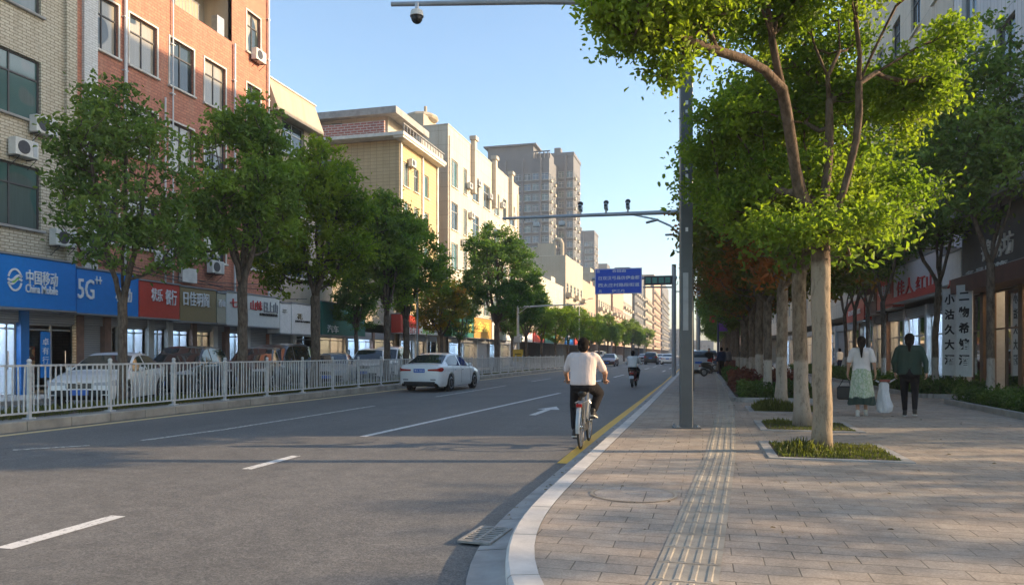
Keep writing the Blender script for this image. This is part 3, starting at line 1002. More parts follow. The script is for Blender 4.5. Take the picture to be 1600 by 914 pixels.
# --- yellow building with penthouse
yY0, yY1 = yX(624, XL), yX(684, XL)
b4 = building('apartment_building', 'yellow ochre building with a red brick roof terrace and penthouse', 'building', 'L', XL, yY0, yY1, 12, 16.7,
              M_yellow_wall, 3.4, [yX(p, XL) for p in (634.5, 650.5, 665)], [5.3, 8.0, 10.7, 13.6], [1.0, .9, 1.3], 1.75, [W_alu2, W_alu], gable=([6.0], [10.0, 14.0], 2.3, 1.6), parapet=0)
LY = yY1 - yY0
m_ = MB(); m_.box((-6.0, LY / 2 - .5, 16.85), (13.5, LY + 1.0, .24)); m_.box((.3, LY / 2 - .5, 16.66), (.75, LY + .8, .14)); m_.build('eave', M_trim, b4)
m_ = MB(); m_.box((-6.0, -.85, 17.4), (10.5, .16, .86)); m_.box((-11.2, 2, 17.4), (.16, 5.5, .86)); tp_ = m_.build('terrace_wall', M_parapet_brick, b4)
m_ = MB()
for k in range(14): m_.box((.6, -.6 + k * .58, 17.3), (.06, .05, .65))
m_.box((.6, LY / 2 - .4, 17.62), (.07, LY + .6, .06)); m_.box((.56, LY / 2 + 1.2, 17.25), (.05, LY - 3, .5)); m_.build('railing', M_concrete, b4)
m_ = MB()
facade(m_, 'y', 1.6, -9.5, -1.6, 16.97, 19.0, [(-8.6, -7.0, 17.6, 18.7), (-6.2, -5.3, 17.3, 18.8), (-4.6, -2.9, 17.6, 18.7)], 1)
m_.quad((-1.6, 1.6, 16.97), (-1.6, 6.5, 16.97), (-1.6, 6.5, 19.0), (-1.6, 1.6, 19.0)); m_.quad((-9.5, 1.6, 16.97), (-9.5, 6.5, 16.97), (-9.5, 6.5, 19.0), (-9.5, 1.6, 19.0))
ph = m_.build('penthouse', M_white_wall, b4)
m_ = MB(); m_.box((-5.6, 3.6, 19.12), (10.4, 6.6, .24)); m_.box((-5.6, .35, 19.0), (10.4, .12, .5)); m_.box((-.45, 3.6, 19.0), (.12, 6.6, .5)); m_.build('penthouse_roof', M_concrete, b4)
m_ = MB()
for (a, b_, c, d) in ((-8.6, -7.0, 17.6, 18.7), (-6.2, -5.3, 17.3, 18.8), (-4.6, -2.9, 17.6, 18.7)):
    m_.quad((a, 1.75, c), (b_, 1.75, c), (b_, 1.75, d), (a, 1.75, d))
m_.build('penthouse_glass', M_glass_c2, b4)
m_ = MB(); m_.tube([(-5.8, 3, 19.2), (-5.8, 3, 19.75)], .16, 10); m_.box((-9.9, 1.0, 17.9), (1.4, 1.2, 1.2)); m_.build('roof_shed', M_pale_wall, b4)
for yy in (.2, LY * .56, LY - .2): m_ = MB(); m_.box((.05, yy, 10), (.12, .26, 13.2)); m_.build('pilaster', M_trim, b4)

# --- long white tiled building with stepped parapet
wY0, wY1 = yX(700, XL), yX(810, XL)
LW = wY1 - wY0
wc = [wY0 + LW * f for f in (0.07, 0.19, 0.32, 0.47, 0.62, 0.75, 0.88)]
b5 = building('apartment_building', 'long white tiled building with stepped parapet behind the yellow one', 'building', 'L', XL, wY0, wY1, 14, 20.4,
              M_white_wall, 3.4, wc, [5.2, 8.7, 12.2, 15.9], [1.7, 1.0, 2.0, 2.2, 2.0, 1.4, 2.4], 2.35, [W_alu, W_alu2, W_alu2], gable=([5.0], [8.5, 13.0], .7, 3.0), parapet=.5)
for f, pr in ((0.0, .10), (.255, .42), (.545, .42), (.815, .42), (.975, .10)):
    m_ = MB(); m_.box((pr / 2, LW * f + .35, 18.9 if pr > .4 else 12), (pr, .6 if pr > .4 else .3, 5.0 if pr > .4 else 16))
    if pr > .4: m_.box((pr / 2 + .03, LW * f + .35, 21.5), (pr + .2, .95, .35))
    m_.build('pilaster', M_white_wall, b5)
m_ = MB(); m_.box((-5, 4, 21.6), (4, 4, 2.2)); m_.sphere((-4, 4, 22.9), (1.6, 1.6, .5)); m_.tube([(-3.6, 4, 23), (-3.6, 4, 24)], .15, 8); m_.build('roof_room', M_pale_wall, b5)

# --- further street buildings, left side
def tower(name, label, Xc, Y, width, length, H, fl, cols_front, cols_side, topbox=None):
    """tall block whose -Y face and +X face are seen"""
    t = thing(name, label, 'tower', (Xc, Y, 0))
    mb = MB()
    rows = [3.5 + k * fl for k in range(int((H - 5) / fl))]
    wf = width / cols_front * .78
    hf = [(-width + (c + .5) * width / cols_front - wf / 2, -width + (c + .5) * width / cols_front + wf / 2, z, z + fl * .62) for z in rows for c in range(cols_front)]
    ws = length / cols_side * .5
    hs = [((c + .5) * length / cols_side - ws / 2, (c + .5) * length / cols_side + ws / 2, z, z + fl * .62) for z in rows for c in range(cols_side)]
    facade(mb, 'y', 0, -width, 0, 0, H, hf, 1, .5)
    facade(mb, 'x', 0, 0, length, 0, H, hs, -1, .5)
    mb.quad((0, length, 0), (-width, length, 0), (-width, length, H), (0, length, H)); mb.quad((-width, 0, 0), (-width, length, 0), (-width, length, H), (-width, 0, H)); mb.quad((-width, 0, H), (0, 0, H), (0, length, H), (-width, length, H))
    mb.build('wall', M_tower_wall, t)
    # the largest hundred windows are parts, the rest one mesh
    allw = [((h[0] + h[1]) / 2, 0, h[2], '-Y', h[1] - h[0]) for h in hf] + [(0, (h[0] + h[1]) / 2, h[2], '+X', h[1] - h[0]) for h in hs]
    allw.sort(key=lambda q: -q[2])
    for i, (x, y, z, fc, ww) in enumerate(allw[:95]):
        far_window(t, (x, y, z), fc, ww, fl * .62, M_frame_alu, random.choice([M_glass, M_glass_c2, M_glass_c2, M_glass_blue]))
    if allw[95:]:
        m_ = MB()
        for (x, y, z, fc, ww) in allw[95:]:
            hh = fl * .62
            if fc == '-Y': m_.quad((x - ww / 2, .3, z), (x + ww / 2, .3, z), (x + ww / 2, .3, z + hh), (x - ww / 2, .3, z + hh))
            else: m_.quad((-.3, y - ww / 2, z), (-.3, y + ww / 2, z), (-.3, y + ww / 2, z + hh), (-.3, y - ww / 2, z + hh))
        tag(m_.build('lower_windows', M_glass, t), kind='stuff')
    # balcony slabs and pilasters
    m_ = MB()
    for z in rows: m_.box((-width / 2, -.2, z - .22), (width + .1, .5, .28))
    m_.build('slab_bands', plain('slab_band', (0.24, 0.245, 0.25), .85, var=.2, scale=.5), t)
    m_ = MB()
    for c in range(cols_front + 1):
        if c % 2 == 0: m_.box((-width + c * width / cols_front, -.3, H / 2), (.7, .9, H))
    m_.build('pier', M_tower_wall, t)
    m_ = MB()
    for z in rows:
        for c in range(cols_side):
            if c % 2 == 0: m_.box((.3, (c + .5) * length / cols_side, z - .3), (.7, length / cols_side * .6, .7))
    m_.build('bay_ledges', M_pale_wall, t)
    m_ = MB()
    if topbox == 'crown':
        m_.box((-width * .63, 3.5, H + 2.0), (width * .75, 7, 4.0)); m_.box((-width * .63, 3.2, H + 4.1), (width * .86, 8.6, .4)); m_.box((-width * .15, 5, H + 1), (width * .28, 6, 2))
        for k in range(4): m_.box((-width * .22 + k * 1.2, .5, H + 1.0), (.3, .3, 2)); 
        m_.box((-width * .12, .5, H + 2.1), (width * .26, .5, .3))
    else:
        m_.box((-width / 2, length / 2, H + .5), (width + .4, length + .4, 1.0)); m_.box((-width * .7, 3, H + 2), (2, 3, 2))
    m_.build('rooftop', M_tower_wall, t)
    return t

def corner(px, Yd):
    """X at which a wall corner at distance Yd along the street stands at photo column px"""
    l = (px - 800) / FPX
    return (l * CA * Yd - SA * Yd) / (CA + l * SA)
tower('residential_tower', 'grey residential tower with a projecting roof crown, nearer of the tall pair', corner(858, 210), 210, 18.5, 12, 58.5, 3.05, 7, 4, 'crown')
tower('residential_tower', 'slimmer grey residential tower just right of the crowned one', corner(896, 222), 222, 7.5, 13, 62.0, 3.05, 3, 4)
tower('residential_tower', 'distant beige tower right of the tall pair, above the street roofs', corner(928, 330), 330, 10, 14, 56, 3.1, 4, 4)
tower('residential_tower', 'farthest small beige tower seen left of the blue road sign top', corner(948, 420), 420, 10, 14, 52, 3.1, 4, 4)

far_specs = [  # label, X, Y0, Y1, H, wall
    ('low white building hidden behind the large dark green median tree', -21, 84.5, 112, 11.0, M_white_wall),
    ('peach coloured building with a stepped gable below the tall grey towers', -21, 114, 131, 16.2, M_pale_wall),
    ('pinkish building with arched top beyond the peach stepped gable building', -21.4, 132, 150, 14.2, M_pink_wall),
    ('cream building left of the blue road sign foot', -21, 151, 172, 17.5, M_pale_wall),
    ('terracotta building seen under the blue road sign', -20.6, 173, 196, 16.5, M_pink_wall),
    ('white balconied block seen below the right half of the blue sign', -21, 198, 225, 20.5, M_white_wall),
    ('grey block just right of the blue road sign', -20.5, 228, 262, 27, M_tower_wall),
    ('beige block beyond the grey block right of the road sign', -20, 265, 300, 27, M_pale_wall),
    ('brownish block far down the street left of the gantry column', -19.5, 304, 350, 33, M_pink_wall),
    ('last grey block at the far end of the left building row', -19, 355, 420, 36, M_tower_wall)]
for i, (lb, X, Y0, Y1, H, wl_) in enumerate(far_specs):
    n = max(3, int((Y1 - Y0) / 3.2))
    cols = [Y0 + (k + .5) * (Y1 - Y0) / n for k in range(n)]
    rows = [4.8 + 3.1 * k for k in range(int((H - 5.4) / 3.1) )]
    t = building('street_building', lb, 'building', 'L', X, Y0, Y1, 13, H, wl_, 3.4, cols, rows, 1.8, 1.7, None, gable=([3.5, 8], rows[2:], 1.4, 1.5), far=True, parapet=.7)
    m_ = MB()
    for k in range(0, n, 2):
        for z in rows: m_.box((.45, cols[k] - Y0, z - .25), (.9, (Y1 - Y0) / n * .8, .7))
    m_.build('balconies', random.choice([M_white_wall, M_pale_wall]), t)
    if i == 1:
        m_ = MB(); m_.box((-3.2, .4, H + 1.6), (2.6, .5, 2.2)); m_.box((-6, 4, H + 1.2), (5, 7, 2)); m_.tube([(-.6, .4, H + .5), (-.6, .4, H + 2.6), (-.9, .4, H + 3.2), (-1.6, .4, H + 3.4), (-1.9, .4, H + 3), (-1.9, .4, H + .5)], .3, 8); m_.build('gable_top', M_pale_wall, t)
    else:
        m_ = MB(); m_.box((-5, (Y1 - Y0) * .4, H + 1.2), (5, 5, 2.4)); m_.box((-1.2, (Y1 - Y0) * .75, H + .8), (2, 3, 1.6)); m_.build('roof_room', wl_, t)
# closing the far end of the street
for i, (lb, X, Y, w_, H) in enumerate([('hazy block closing the far end of the street on its left', -16, 620, 26, 22), ('hazy low block closing the far end of the street in the middle', 8, 640, 24, 13), ('hazy block closing the far end of the street on its right', 34, 600, 24, 17)]):
    t = thing('distant_building', lb, 'building', (X, Y, 0))
    mb = MB(); rows = [4 + 3.2 * k for k in range(int((H - 4) / 3.2))]; hs = [(-w_ + 2 + c * 3.4, -w_ + 4 + c * 3.4, z, z + 1.7) for z in rows for c in range(int((w_ - 3) / 3.4))]
    facade(mb, 'y', 0, -w_, 0, 0, H, hs, 1, .4)
    mb.quad((0, 0, 0), (0, 14, 0), (0, 14, H), (0, 0, H)); mb.quad((-w_, 0, H), (0, 0, H), (0, 14, H), (-w_, 14, H))
    mb.build('wall', M_tower_wall, t)
    m_ = MB(); m_.quad((-w_, .35, 0), (0, .35, 0), (0, .35, H - .2), (-w_, .35, H - .2)); m_.build('windows', M_glass, t)

# --- right side of the street
XR = 9.0
rr = [  # label, Y0, Y1, H, wall, window style, z of first sill
    ('tall grey panelled building at the right edge above the dark fascia', 21.0, 30.6, 26, M_grey_panel, 6.6),
    ('white three storey building above the red and white shop sign', 30.7, 47.5, 22.5, M_white_wall, 6.0),
    ('pale building past the red and white shop sign on the right', 47.6, 66, 12.5, M_white_wall, 5.6),
    ('fourth building of the right hand row, mostly behind trees', 66.1, 90, 11.5, M_pale_wall, 5.4),
    ('fifth building of the right hand row, mostly behind trees', 92, 125, 12, M_white_wall, 5.4),
    ('distant right hand building beyond the tree row', 128, 190, 12, M_pale_wall, 5.4),
    ('last right hand building seen past the trunks', 195, 300, 12, M_pink_wall, 5.4)]
right_b = []
for i, (lb, Y0, Y1, H, wl_, z0) in enumerate(rr):
    n = max(3, int((Y1 - Y0) / 3.3)) if i < 5 else max(3, int((Y1 - Y0) / 5))
    cols = [Y0 + (k + .5) * (Y1 - Y0) / n for k in range(n)]
    rows = [z0 + 3.2 * k for k in range(int((H - z0 - 1.2) / 3.2))]
    t = building('shop_building', lb, 'building', 'R', XR, Y0, Y1, 11 if i else 20, H, wl_, 3.9, cols, rows, 1.5, 1.9, [W_alu2, W_dark], far=i > 2, parapet=.5)
    right_b.append(t)
# unseen block added as a shadow caster on the camera side of the side street
building('shadow_caster_block', 'unseen pale block added as shadow caster on the near side of the side street', 'building', 'R', XR + 2, -22, -3.5, 12, 16, M_pale_wall, .1, [-18, -14, -10, -6], [5, 8.2, 11.4], 1.5, 1.8, None, far=True)

# ------------------------------------------------------------------ trees and planting
M_leaf_a = leaf_mat('leaf_green', (0.082, 0.142, 0.038), (0.161, 0.247, 0.052), (0.293, 0.400, 0.070))
M_leaf_b = leaf_mat('leaf_dark', (0.050, 0.107, 0.038), (0.091, 0.175, 0.048), (0.154, 0.252, 0.064))
M_leaf_c = leaf_mat('leaf_bright', (0.090, 0.154, 0.023), (0.170, 0.252, 0.033), (0.305, 0.375, 0.045), trans=0.5)  # leaf tones lightened so the shaded third median tree looks sunlit
M_leaf_r = leaf_mat('leaf_russet', (0.050, 0.078, 0.022), (0.093, 0.112, 0.025), (0.155, 0.155, 0.034), (0.34, 0.10, 0.035))
M_leaf_y = leaf_mat('leaf_yellowing', (0.078, 0.116, 0.025), (0.155, 0.171, 0.031), (0.310, 0.232, 0.039), (0.403, 0.186, 0.031))
M_leaf_m = leaf_mat('leaf_midtone', (0.072, 0.126, 0.041), (0.137, 0.214, 0.059), (0.226, 0.301, 0.078))
M_hedge = leaf_mat('hedge_leaf', (0.031, 0.065, 0.019), (0.062, 0.116, 0.028), (0.109, 0.171, 0.039), trans=0.3)
M_hedge_red = leaf_mat('hedge_leaf_red', (0.078, 0.028, 0.028), (0.155, 0.043, 0.046), (0.217, 0.078, 0.054), trans=0.3)
M_grass = leaf_mat('grass_blade', (0.067, 0.083, 0.023), (0.120, 0.144, 0.041), (0.187, 0.188, 0.058), trans=0.4)
M_bark = bark_mat('bark', (0.13, 0.10, 0.075), (0.20, 0.165, 0.125))
M_bark_dark = bark_mat('bark_dark', (0.055, 0.042, 0.032), (0.085, 0.066, 0.05))
M_bark_pale = bark_mat('bark_pale', (0.13, 0.09, 0.06), (0.20, 0.14, 0.10), (0.34, 0.27, 0.19), 2.5)
M_bark_wash = bark_mat('bark_whitewashed', (0.13, 0.10, 0.075), (0.20, 0.16, 0.12), (0.46, 0.41, 0.35), 1.15)
M_bark_wash2 = bark_mat('bark_whitewashed_low', (0.21, 0.16, 0.115), (0.31, 0.25, 0.18), (0.38, 0.33, 0.27), 1.25)

def leaf_mesh(name, C, D, N, ln, wd, mat, fold=0.25):
    """one folded pointed leaf per row: centre C, direction D, normal N, length ln, width wd"""
    n = len(C)
    Sd = np.cross(D, N); Sd /= (np.linalg.norm(Sd, axis=1, keepdims=True) + 1e-9)
    N2 = np.cross(Sd, D)
    ln = ln[:, None]; wd = wd[:, None]
    base = C - D * ln * .5
    tip = C + D * ln * .5 - N2 * ln * .12
    midL = C - D * ln * .05 + Sd * wd * .5 + N2 * wd * fold
    midR = C - D * ln * .05 - Sd * wd * .5 + N2 * wd * fold
    q = D * ln * .24; sd_ = Sd * wd
    V = np.stack([base, midL - q - sd_ * .1, midL + q - sd_ * .16, tip, midR + q + sd_ * .16, midR - q + sd_ * .1], 1).reshape(-1, 3).astype(np.float32)
    idx = np.arange(n) * 6
    F = np.stack([idx, idx + 1, idx + 2, idx + 3, idx, idx + 3, idx + 4, idx + 5], 1).reshape(-1)
    me = bpy.data.meshes.new(name)
    me.vertices.add(n * 6); me.vertices.foreach_set('co', V.ravel())
    me.loops.add(n * 8); me.loops.foreach_set('vertex_index', F.astype(np.int32))
    me.polygons.add(n * 2)
    me.polygons.foreach_set('loop_start', np.arange(0, n * 8, 4, dtype=np.int32))
    me.polygons.foreach_set('loop_total', np.full(n * 2, 4, np.int32))
    me.update(calc_edges=True)
    me.materials.append(mat)
    return me

def rand_dirs(rng, n, up=0.5, down=0.0):
    N = rng.normal(size=(n, 3)); N /= np.linalg.norm(N, axis=1, keepdims=True)
    N[:, 2] += up; N /= np.linalg.norm(N, axis=1, keepdims=True)
    D = rng.normal(size=(n, 3)); D[:, 2] -= down
    D -= N * (D * N).sum(1, keepdims=True); D /= np.linalg.norm(D, axis=1, keepdims=True)
    return D, N

def make_tree(seed, limbs, blobs, n_clump, per, lsize, base_r, lmat, bmat, clump_r=0.34, shell=0.55, flare=1.5, gap=0.0, wig=0.10):
    """limbs: polylines (first is the trunk from 0,0,0); blobs: ellipsoids (centre, radii, weight)"""
    rng = np.random.default_rng(seed)
    pos, par = [], []
    def add_line(pts, start=None):
        last = start
        for k, p in enumerate(pts):
            p = np.array(p, float)
            if last is None:
                pos.append(p); par.append(-1); last = len(pos) - 1; continue
            q = pos[last]
            n = max(1, int(np.linalg.norm(p - q) / 0.3))
            for j in range(1, n + 1):
                pos.append(q + (p - q) * j / n + (rng.normal(size=3) * (.007 if len(pos) < 12 else .018) if j < n else 0)); par.append(last); last = len(pos) - 1
        return last
    add_line(limbs[0])
    for l in limbs[1:]:
        P = np.array(pos); s = int(np.argmin(np.linalg.norm(P - np.array(l[0], float), axis=1)))
        add_line(l[1:], s)
    T = []
    W = np.array([b[2] for b in blobs], float); W /= W.sum()
    while len(T) < n_clump:
        b = blobs[rng.choice(len(blobs), p=W)]
        d = rng.normal(size=3); d /= np.linalg.norm(d)
        r = shell + (1 - shell) * rng.random() ** 0.6 if rng.random() < .8 else rng.random() ** .5
        p = np.array(b[0]) + d * np.array(b[1]) * r
        if gap and (math.sin(p[0] * 2.3 + seed) + math.sin(p[1] * 2.1 + seed * 2) + math.sin(p[2] * 2.7 + seed * 3)) < -gap: continue
        T.append(p)
    T = np.array(T)
    P = np.array(pos)
    order = np.argsort([np.min(np.linalg.norm(P - t, axis=1)) for t in T])
    fork_z = limbs[0][-1][2] * 0.8
    ends = []
    PA = np.zeros((len(pos) + n_clump * 14, 3)); PA[:len(pos)] = P; cnt = len(pos)
    for ti in order:
        t = T[ti]
        A = PA[:cnt]
        d = np.linalg.norm(A - t, axis=1)
        cost = d + np.clip(A[:, 2] - t[2] + .15, 0, 9) * 1.2 + np.where(A[:, 2] < fork_z, 3.0, 0)
        s = int(np.argmin(cost)); q = PA[s].copy()
        L = d[s]; n = max(2, min(12, int(L / .28)))
        bow = np.array([0, 0, -.14 * L]) + rng.normal(size=3) * wig * L * .4
        last = s
        for j in range(1, n + 1):
            f = j / n
            p = q + (t - q) * f + bow * (4 * f * (1 - f)) * .6
            PA[cnt] = p; par.append(last); last = cnt; cnt += 1
        ends.append(last)
    pos = PA[:cnt]
    count = np.zeros(cnt)
    for e in ends:
        k = e
        while k != -1:
            count[k] += 1; k = par[k]
    count = np.maximum(count, 1)
    rad = base_r * (count / count[0]) ** 0.47
    rad = np.maximum(rad, 0.006)
    kids = [[] for _ in range(cnt)]
    for i, p in enumerate(par):
        if p >= 0: kids[p].append(i)
    mb = MB()
    todo = [(0, None)]
    while todo:
        s, frm = todo.pop()
        ch = [s]
        k = s
        while kids[k]:
            ks = sorted(kids[k], key=lambda i: -count[i])
            for o in ks[1:]: todo.append((o, k))
            k = ks[0]; ch.append(k)
        pts = [pos[i] for i in ch]; rr_ = [rad[i] for i in ch]
        if frm is not None: pts = [pos[frm]] + pts; rr_ = [min(rad[frm], rr_[0] * 1.15)] + rr_
        if s == 0:
            rr_[0] *= flare
            if len(rr_) > 1: rr_[1] *= 1 + (flare - 1) * .3
        sides = 14 if rr_[0] > .07 else 7 if rr_[0] > .03 else 4
        if len(pts) > 1: mb.tube(pts, rr_, sides)
    trunk = mb.mesh('trunk', bmat, True)
    C, cl = [], []
    for t in T:
        n = int(per * rng.uniform(.5, 1.5))
        r = clump_r * rng.uniform(.7, 1.3)
        C.append(t + rng.normal(size=(n, 3)) * np.array([r, r, r * .62]) * .62)
    C = np.concatenate(C)
    D, N = rand_dirs(rng, len(C), .7, .5)
    ln = lsize * rng.uniform(.55, 1.3, len(C))
    crown = leaf_mesh('crown', C, D, N, ln, ln * .62, lmat)
    return trunk, crown

def plant_tree(meshes, loc, label, cat='tree', group=None, rotz=0.0, scale=1.0, sz=None, bark=None, leafm=None, name='street_tree'):
    t = thing(name, label, cat, loc, rotz, group)
    t.scale = (scale, scale, sz or scale)
    for nme, me in (('trunk', meshes[0]), ('crown', meshes[1])):
        o = link_mesh(nme, me, t)
        m = bark if nme == 'trunk' else leafm
        if m is not None:
            o.material_slots[0].link = 'OBJECT'; o.material_slots[0].material = m
    return t

def leftpos(px, X):
    return (X, yX(px, X))

# median trees (X about -13.8)
XM = -13.8
def median_tree(px, seed, top, forkz, halfw, lowz, r, lmat, label, n=230, per=62, ls=.15, X=XM, gap=0, bark=M_bark, group='trees on the planted median', shell=.5, extra=None):
    x, y = leftpos(px, X)
    h = top - lowz
    cz = lowz + h * .52
    rng = random.Random(seed)
    limbs = [[(0, 0, 0), (.03, 0, forkz * .5), (0, .02, forkz)]]
    for k in range(4):
        a = k * 1.57 + rng.uniform(-.4, .4)
        rr_ = halfw * rng.uniform(.35, .6)
        limbs.append([(0, .02, forkz), (rr_ * .45 * math.cos(a), rr_ * .45 * math.sin(a), forkz + h * .22), (rr_ * math.cos(a), rr_ * math.sin(a), cz + h * .12)])
    limbs.append([(0, .02, forkz), (.08, .05, cz), (rng.uniform(-.2, .2), .1, top - .9)])
    blobs = [((0, 0, cz), (halfw * .86, halfw * .86, h * .44), 3.0), ((0, 0, top - h * .22), (halfw * .55, halfw * .55, h * .22), .8)]
    for k in range(6):
        a = k * 1.05 + rng.uniform(-.3, .3)
        blobs.append(((halfw * .62 * math.cos(a), halfw * .62 * math.sin(a), cz + rng.uniform(-.3, .28) * h), (halfw * .42, halfw * .42, h * .2), .55))
    if extra: blobs += extra
    me = make_tree(seed, limbs, blobs, n, per, ls, r, lmat, bark, clump_r=.31, shell=shell, gap=gap or 1.5)
    t = plant_tree(me, (x, y, .15), label, group=group)
    return me, t

mt1, _ = median_tree(190, 11, 8.1, 2.5, 1.75, 2.7, .11, M_leaf_m, 'slender median tree nearest the camera, in front of the blue shop sign', n=210, per=42, ls=.14, gap=1.0, shell=.4)
mt2, _ = median_tree(378, 12, 9.5, 3.3, 1.85, 3.5, .15, M_leaf_a, 'second median tree, its trunk before the grey and white shop signs', n=250, per=60, gap=1.35)
mt3, _ = median_tree(492, 13, 9.3, 3.3, 2.35, 3.2, .17, M_leaf_c, 'bright yellow green third median tree with the broadest crown', n=330, per=62)
mt4, _ = median_tree(604, 14, 8.7, 2.9, 1.75, 2.9, .14, M_leaf_a, 'fourth median tree, thin trunked, left of the white driving sedan', n=240, per=58)
mt5, _ = median_tree(634, 15, 8.0, 2.8, 2.2, 3.0, .15, M_leaf_a, 'fifth median tree, just above the roof of the white driving sedan', n=260, per=58)
mt6, _ = median_tree(776, 16, 10.3, 3.2, 3.0, 3.4, .2, M_leaf_b, 'large dark green domed tree on the median before the white tiled building', n=420, per=60, ls=.17, X=-13.9)
mt7, _ = median_tree(690, 17, 5.9, 2.3, 1.9, 2.5, .10, M_leaf_y, 'small yellowing russet tree left of the large dark domed tree', n=170, per=50, ls=.15, X=-15.6)
mt8, _ = median_tree(822, 18, 7.6, 2.6, 2.0, 2.9, .12, M_leaf_b, 'dark tree just beyond the large domed one', n=170, per=52, ls=.2, X=-13.8)
# the rest of the row, smaller with distance
fm = [(846, .78, M_leaf_a, mt4), (868, .72, M_leaf_c, mt5), (888, .75, M_leaf_a, mt4), (905, .72, M_leaf_a, mt3), (922, .72, M_leaf_c, mt5), (936, .78, M_leaf_a, mt4), (950, .8, M_leaf_m, mt2), (962, .8, M_leaf_a, mt5), (975, .85, M_leaf_a, mt4), (987, .9, M_leaf_m, mt3), (998, .9, M_leaf_a, mt4), (1010, .95, M_leaf_a, mt5)]
ords = ['first', 'second', 'third', 'fourth', 'fifth', 'sixth', 'seventh', 'eighth', 'ninth', 'tenth', 'eleventh', 'twelfth', 'thirteenth', 'fourteenth', 'fifteenth', 'sixteenth']
for i, (px, sc, lm, me) in enumerate(fm):
    x, y = leftpos(px, XM)
    plant_tree(me, (x, y, .15), 'light green median tree, %s beyond the dark one that follows the domed tree' % ords[i], group='trees on the planted median', rotz=i * 1.3, scale=sc, leafm=lm)
# trees along the shop pavement behind the parked cars
for i, (px, X, sc, me) in enumerate([(556, -19.0, .8, mt4), (718, -19.2, .75, mt5), (800, -19.2, .8, mt3)]):
    x, y = leftpos(px, X)
    plant_tree(me, (x, y, .12), ['tree at the shop kerb behind the bright broad median tree', 'tree at the shop kerb beside the green fascia', 'tree at the shop kerb behind the large domed tree'][i], group='trees at the far shop kerb', rotz=i * 2.1, scale=sc, leafm=M_leaf_b)

# --- right foreground tree, limbs followed from the photo
T1 = Vector((1.52, 10.5, PZ))
def L(px, py, d):
    v = at(px, py, d) - T1
    return (v.x, v.y, v.z)
limbs = [[(0, 0, 0), (.0, 0, 1.2), (-.01, .03, 2.3), L(1282, 372, 9.9)],
         [L(1282, 372, 9.9), L(1250, 300, 9.8), L(1236, 220, 9.6), L(1222, 140, 9.4), L(1206, 60, 9.2), L(1196, -20, 9.0), L(1170, -120, 8.8)],
         [L(1220, 140, 9.4), L(1195, 110, 9.1), L(1160, 92, 8.8), L(1120, 80, 8.5), L(1070, 62, 8.3), L(1010, 40, 8.1)],
         [L(1130, 82, 8.5), L(1105, 40, 8.4), L(1080, -10, 8.3)],
         [L(1282, 372, 9.9), L(1290, 290, 10.1), L(1296, 200, 10.3), L(1293, 120, 10.5), L(1272, 70, 10.6), L(1262, 20, 10.8), L(1250, -80, 11)],
         [L(1293, 130, 10.5), L(1312, 80, 10.6), L(1310, 30, 10.6)],
         [L(1282, 372, 9.9), L(1318, 300, 9.8), L(1338, 220, 9.7), L(1342, 130, 9.6), L(1338, 40, 9.5), L(1335, -60, 9.4)],
         [L(1342, 130, 9.6), L(1370, 70, 9.5), L(1400, 10, 9.4), L(1430, -60, 9.3)],
         [L(1342, 125, 9.6), L(1400, 95, 9.8), L(1460, 62, 10.0), L(1500, 40, 10.2)],
         [L(1340, 60, 9.6), L(1320, 0, 10.3), L(1300, -70, 10.6)]]
blobs = [(L(1180, -60, 8.9), (1.5, 1.3, .7), 1.7), (L(1020, 25, 8.2), (.72, .8, .36), .9), (L(1000, 10, 8.0), (.5, .6, .30), .4), (L(1045, 85, 8.3), (.25, .4, .26), .2),
         (L(950, 2, 8.1), (.3, .5, .28), .25), (L(1110, 10, 8.4), (.6, .8, .34), .5), (L(1340, -60, 9.5), (1.5, 1.4, .7), 1.7), (L(1400, 10, 9.6), (.55, .7, .34), .35), (L(1480, 60, 10), (.25, .6, .14), .12),
         (L(1250, 60, 11.3), (1.1, .6, .7), .9), (L(1190, 40, 9.8), (.5, .5, .4), .3),
         (L(1180, 290, 11.0), (1.0, .8, .6), 1.4), (L(1120, 240, 11.4), (.6, .7, .8), .9), (L(1230, 190, 11.5), (.9, .6, .9), 1.1), (L(1150, 180, 11.4), (.7, .6, .6), .5),
         (L(1340, 290, 10.5), (.85, .7, .6), 1.3), (L(1405, 250, 10.2), (.6, .8, .75), 1.4), (L(1410, 150, 10.4), (.55, .7, .5), .8), (L(1250, 350, 9.7), (.65, .5, .22), .35), (L(1350, 330, 9.8), (.55, .5, .28), .35), (L(1310, 130, 11.2), (.7, .5, .8), .8)]
meT1 = make_tree(21, limbs, blobs, 700, 88, .076, .122, M_leaf_c, M_bark_pale, clump_r=.24, shell=.2, flare=1.18, gap=1.2)
plant_tree(meT1, T1, 'foreground pavement tree with a thick pale trunk dividing into three limbs', group='pavement trees on the right')

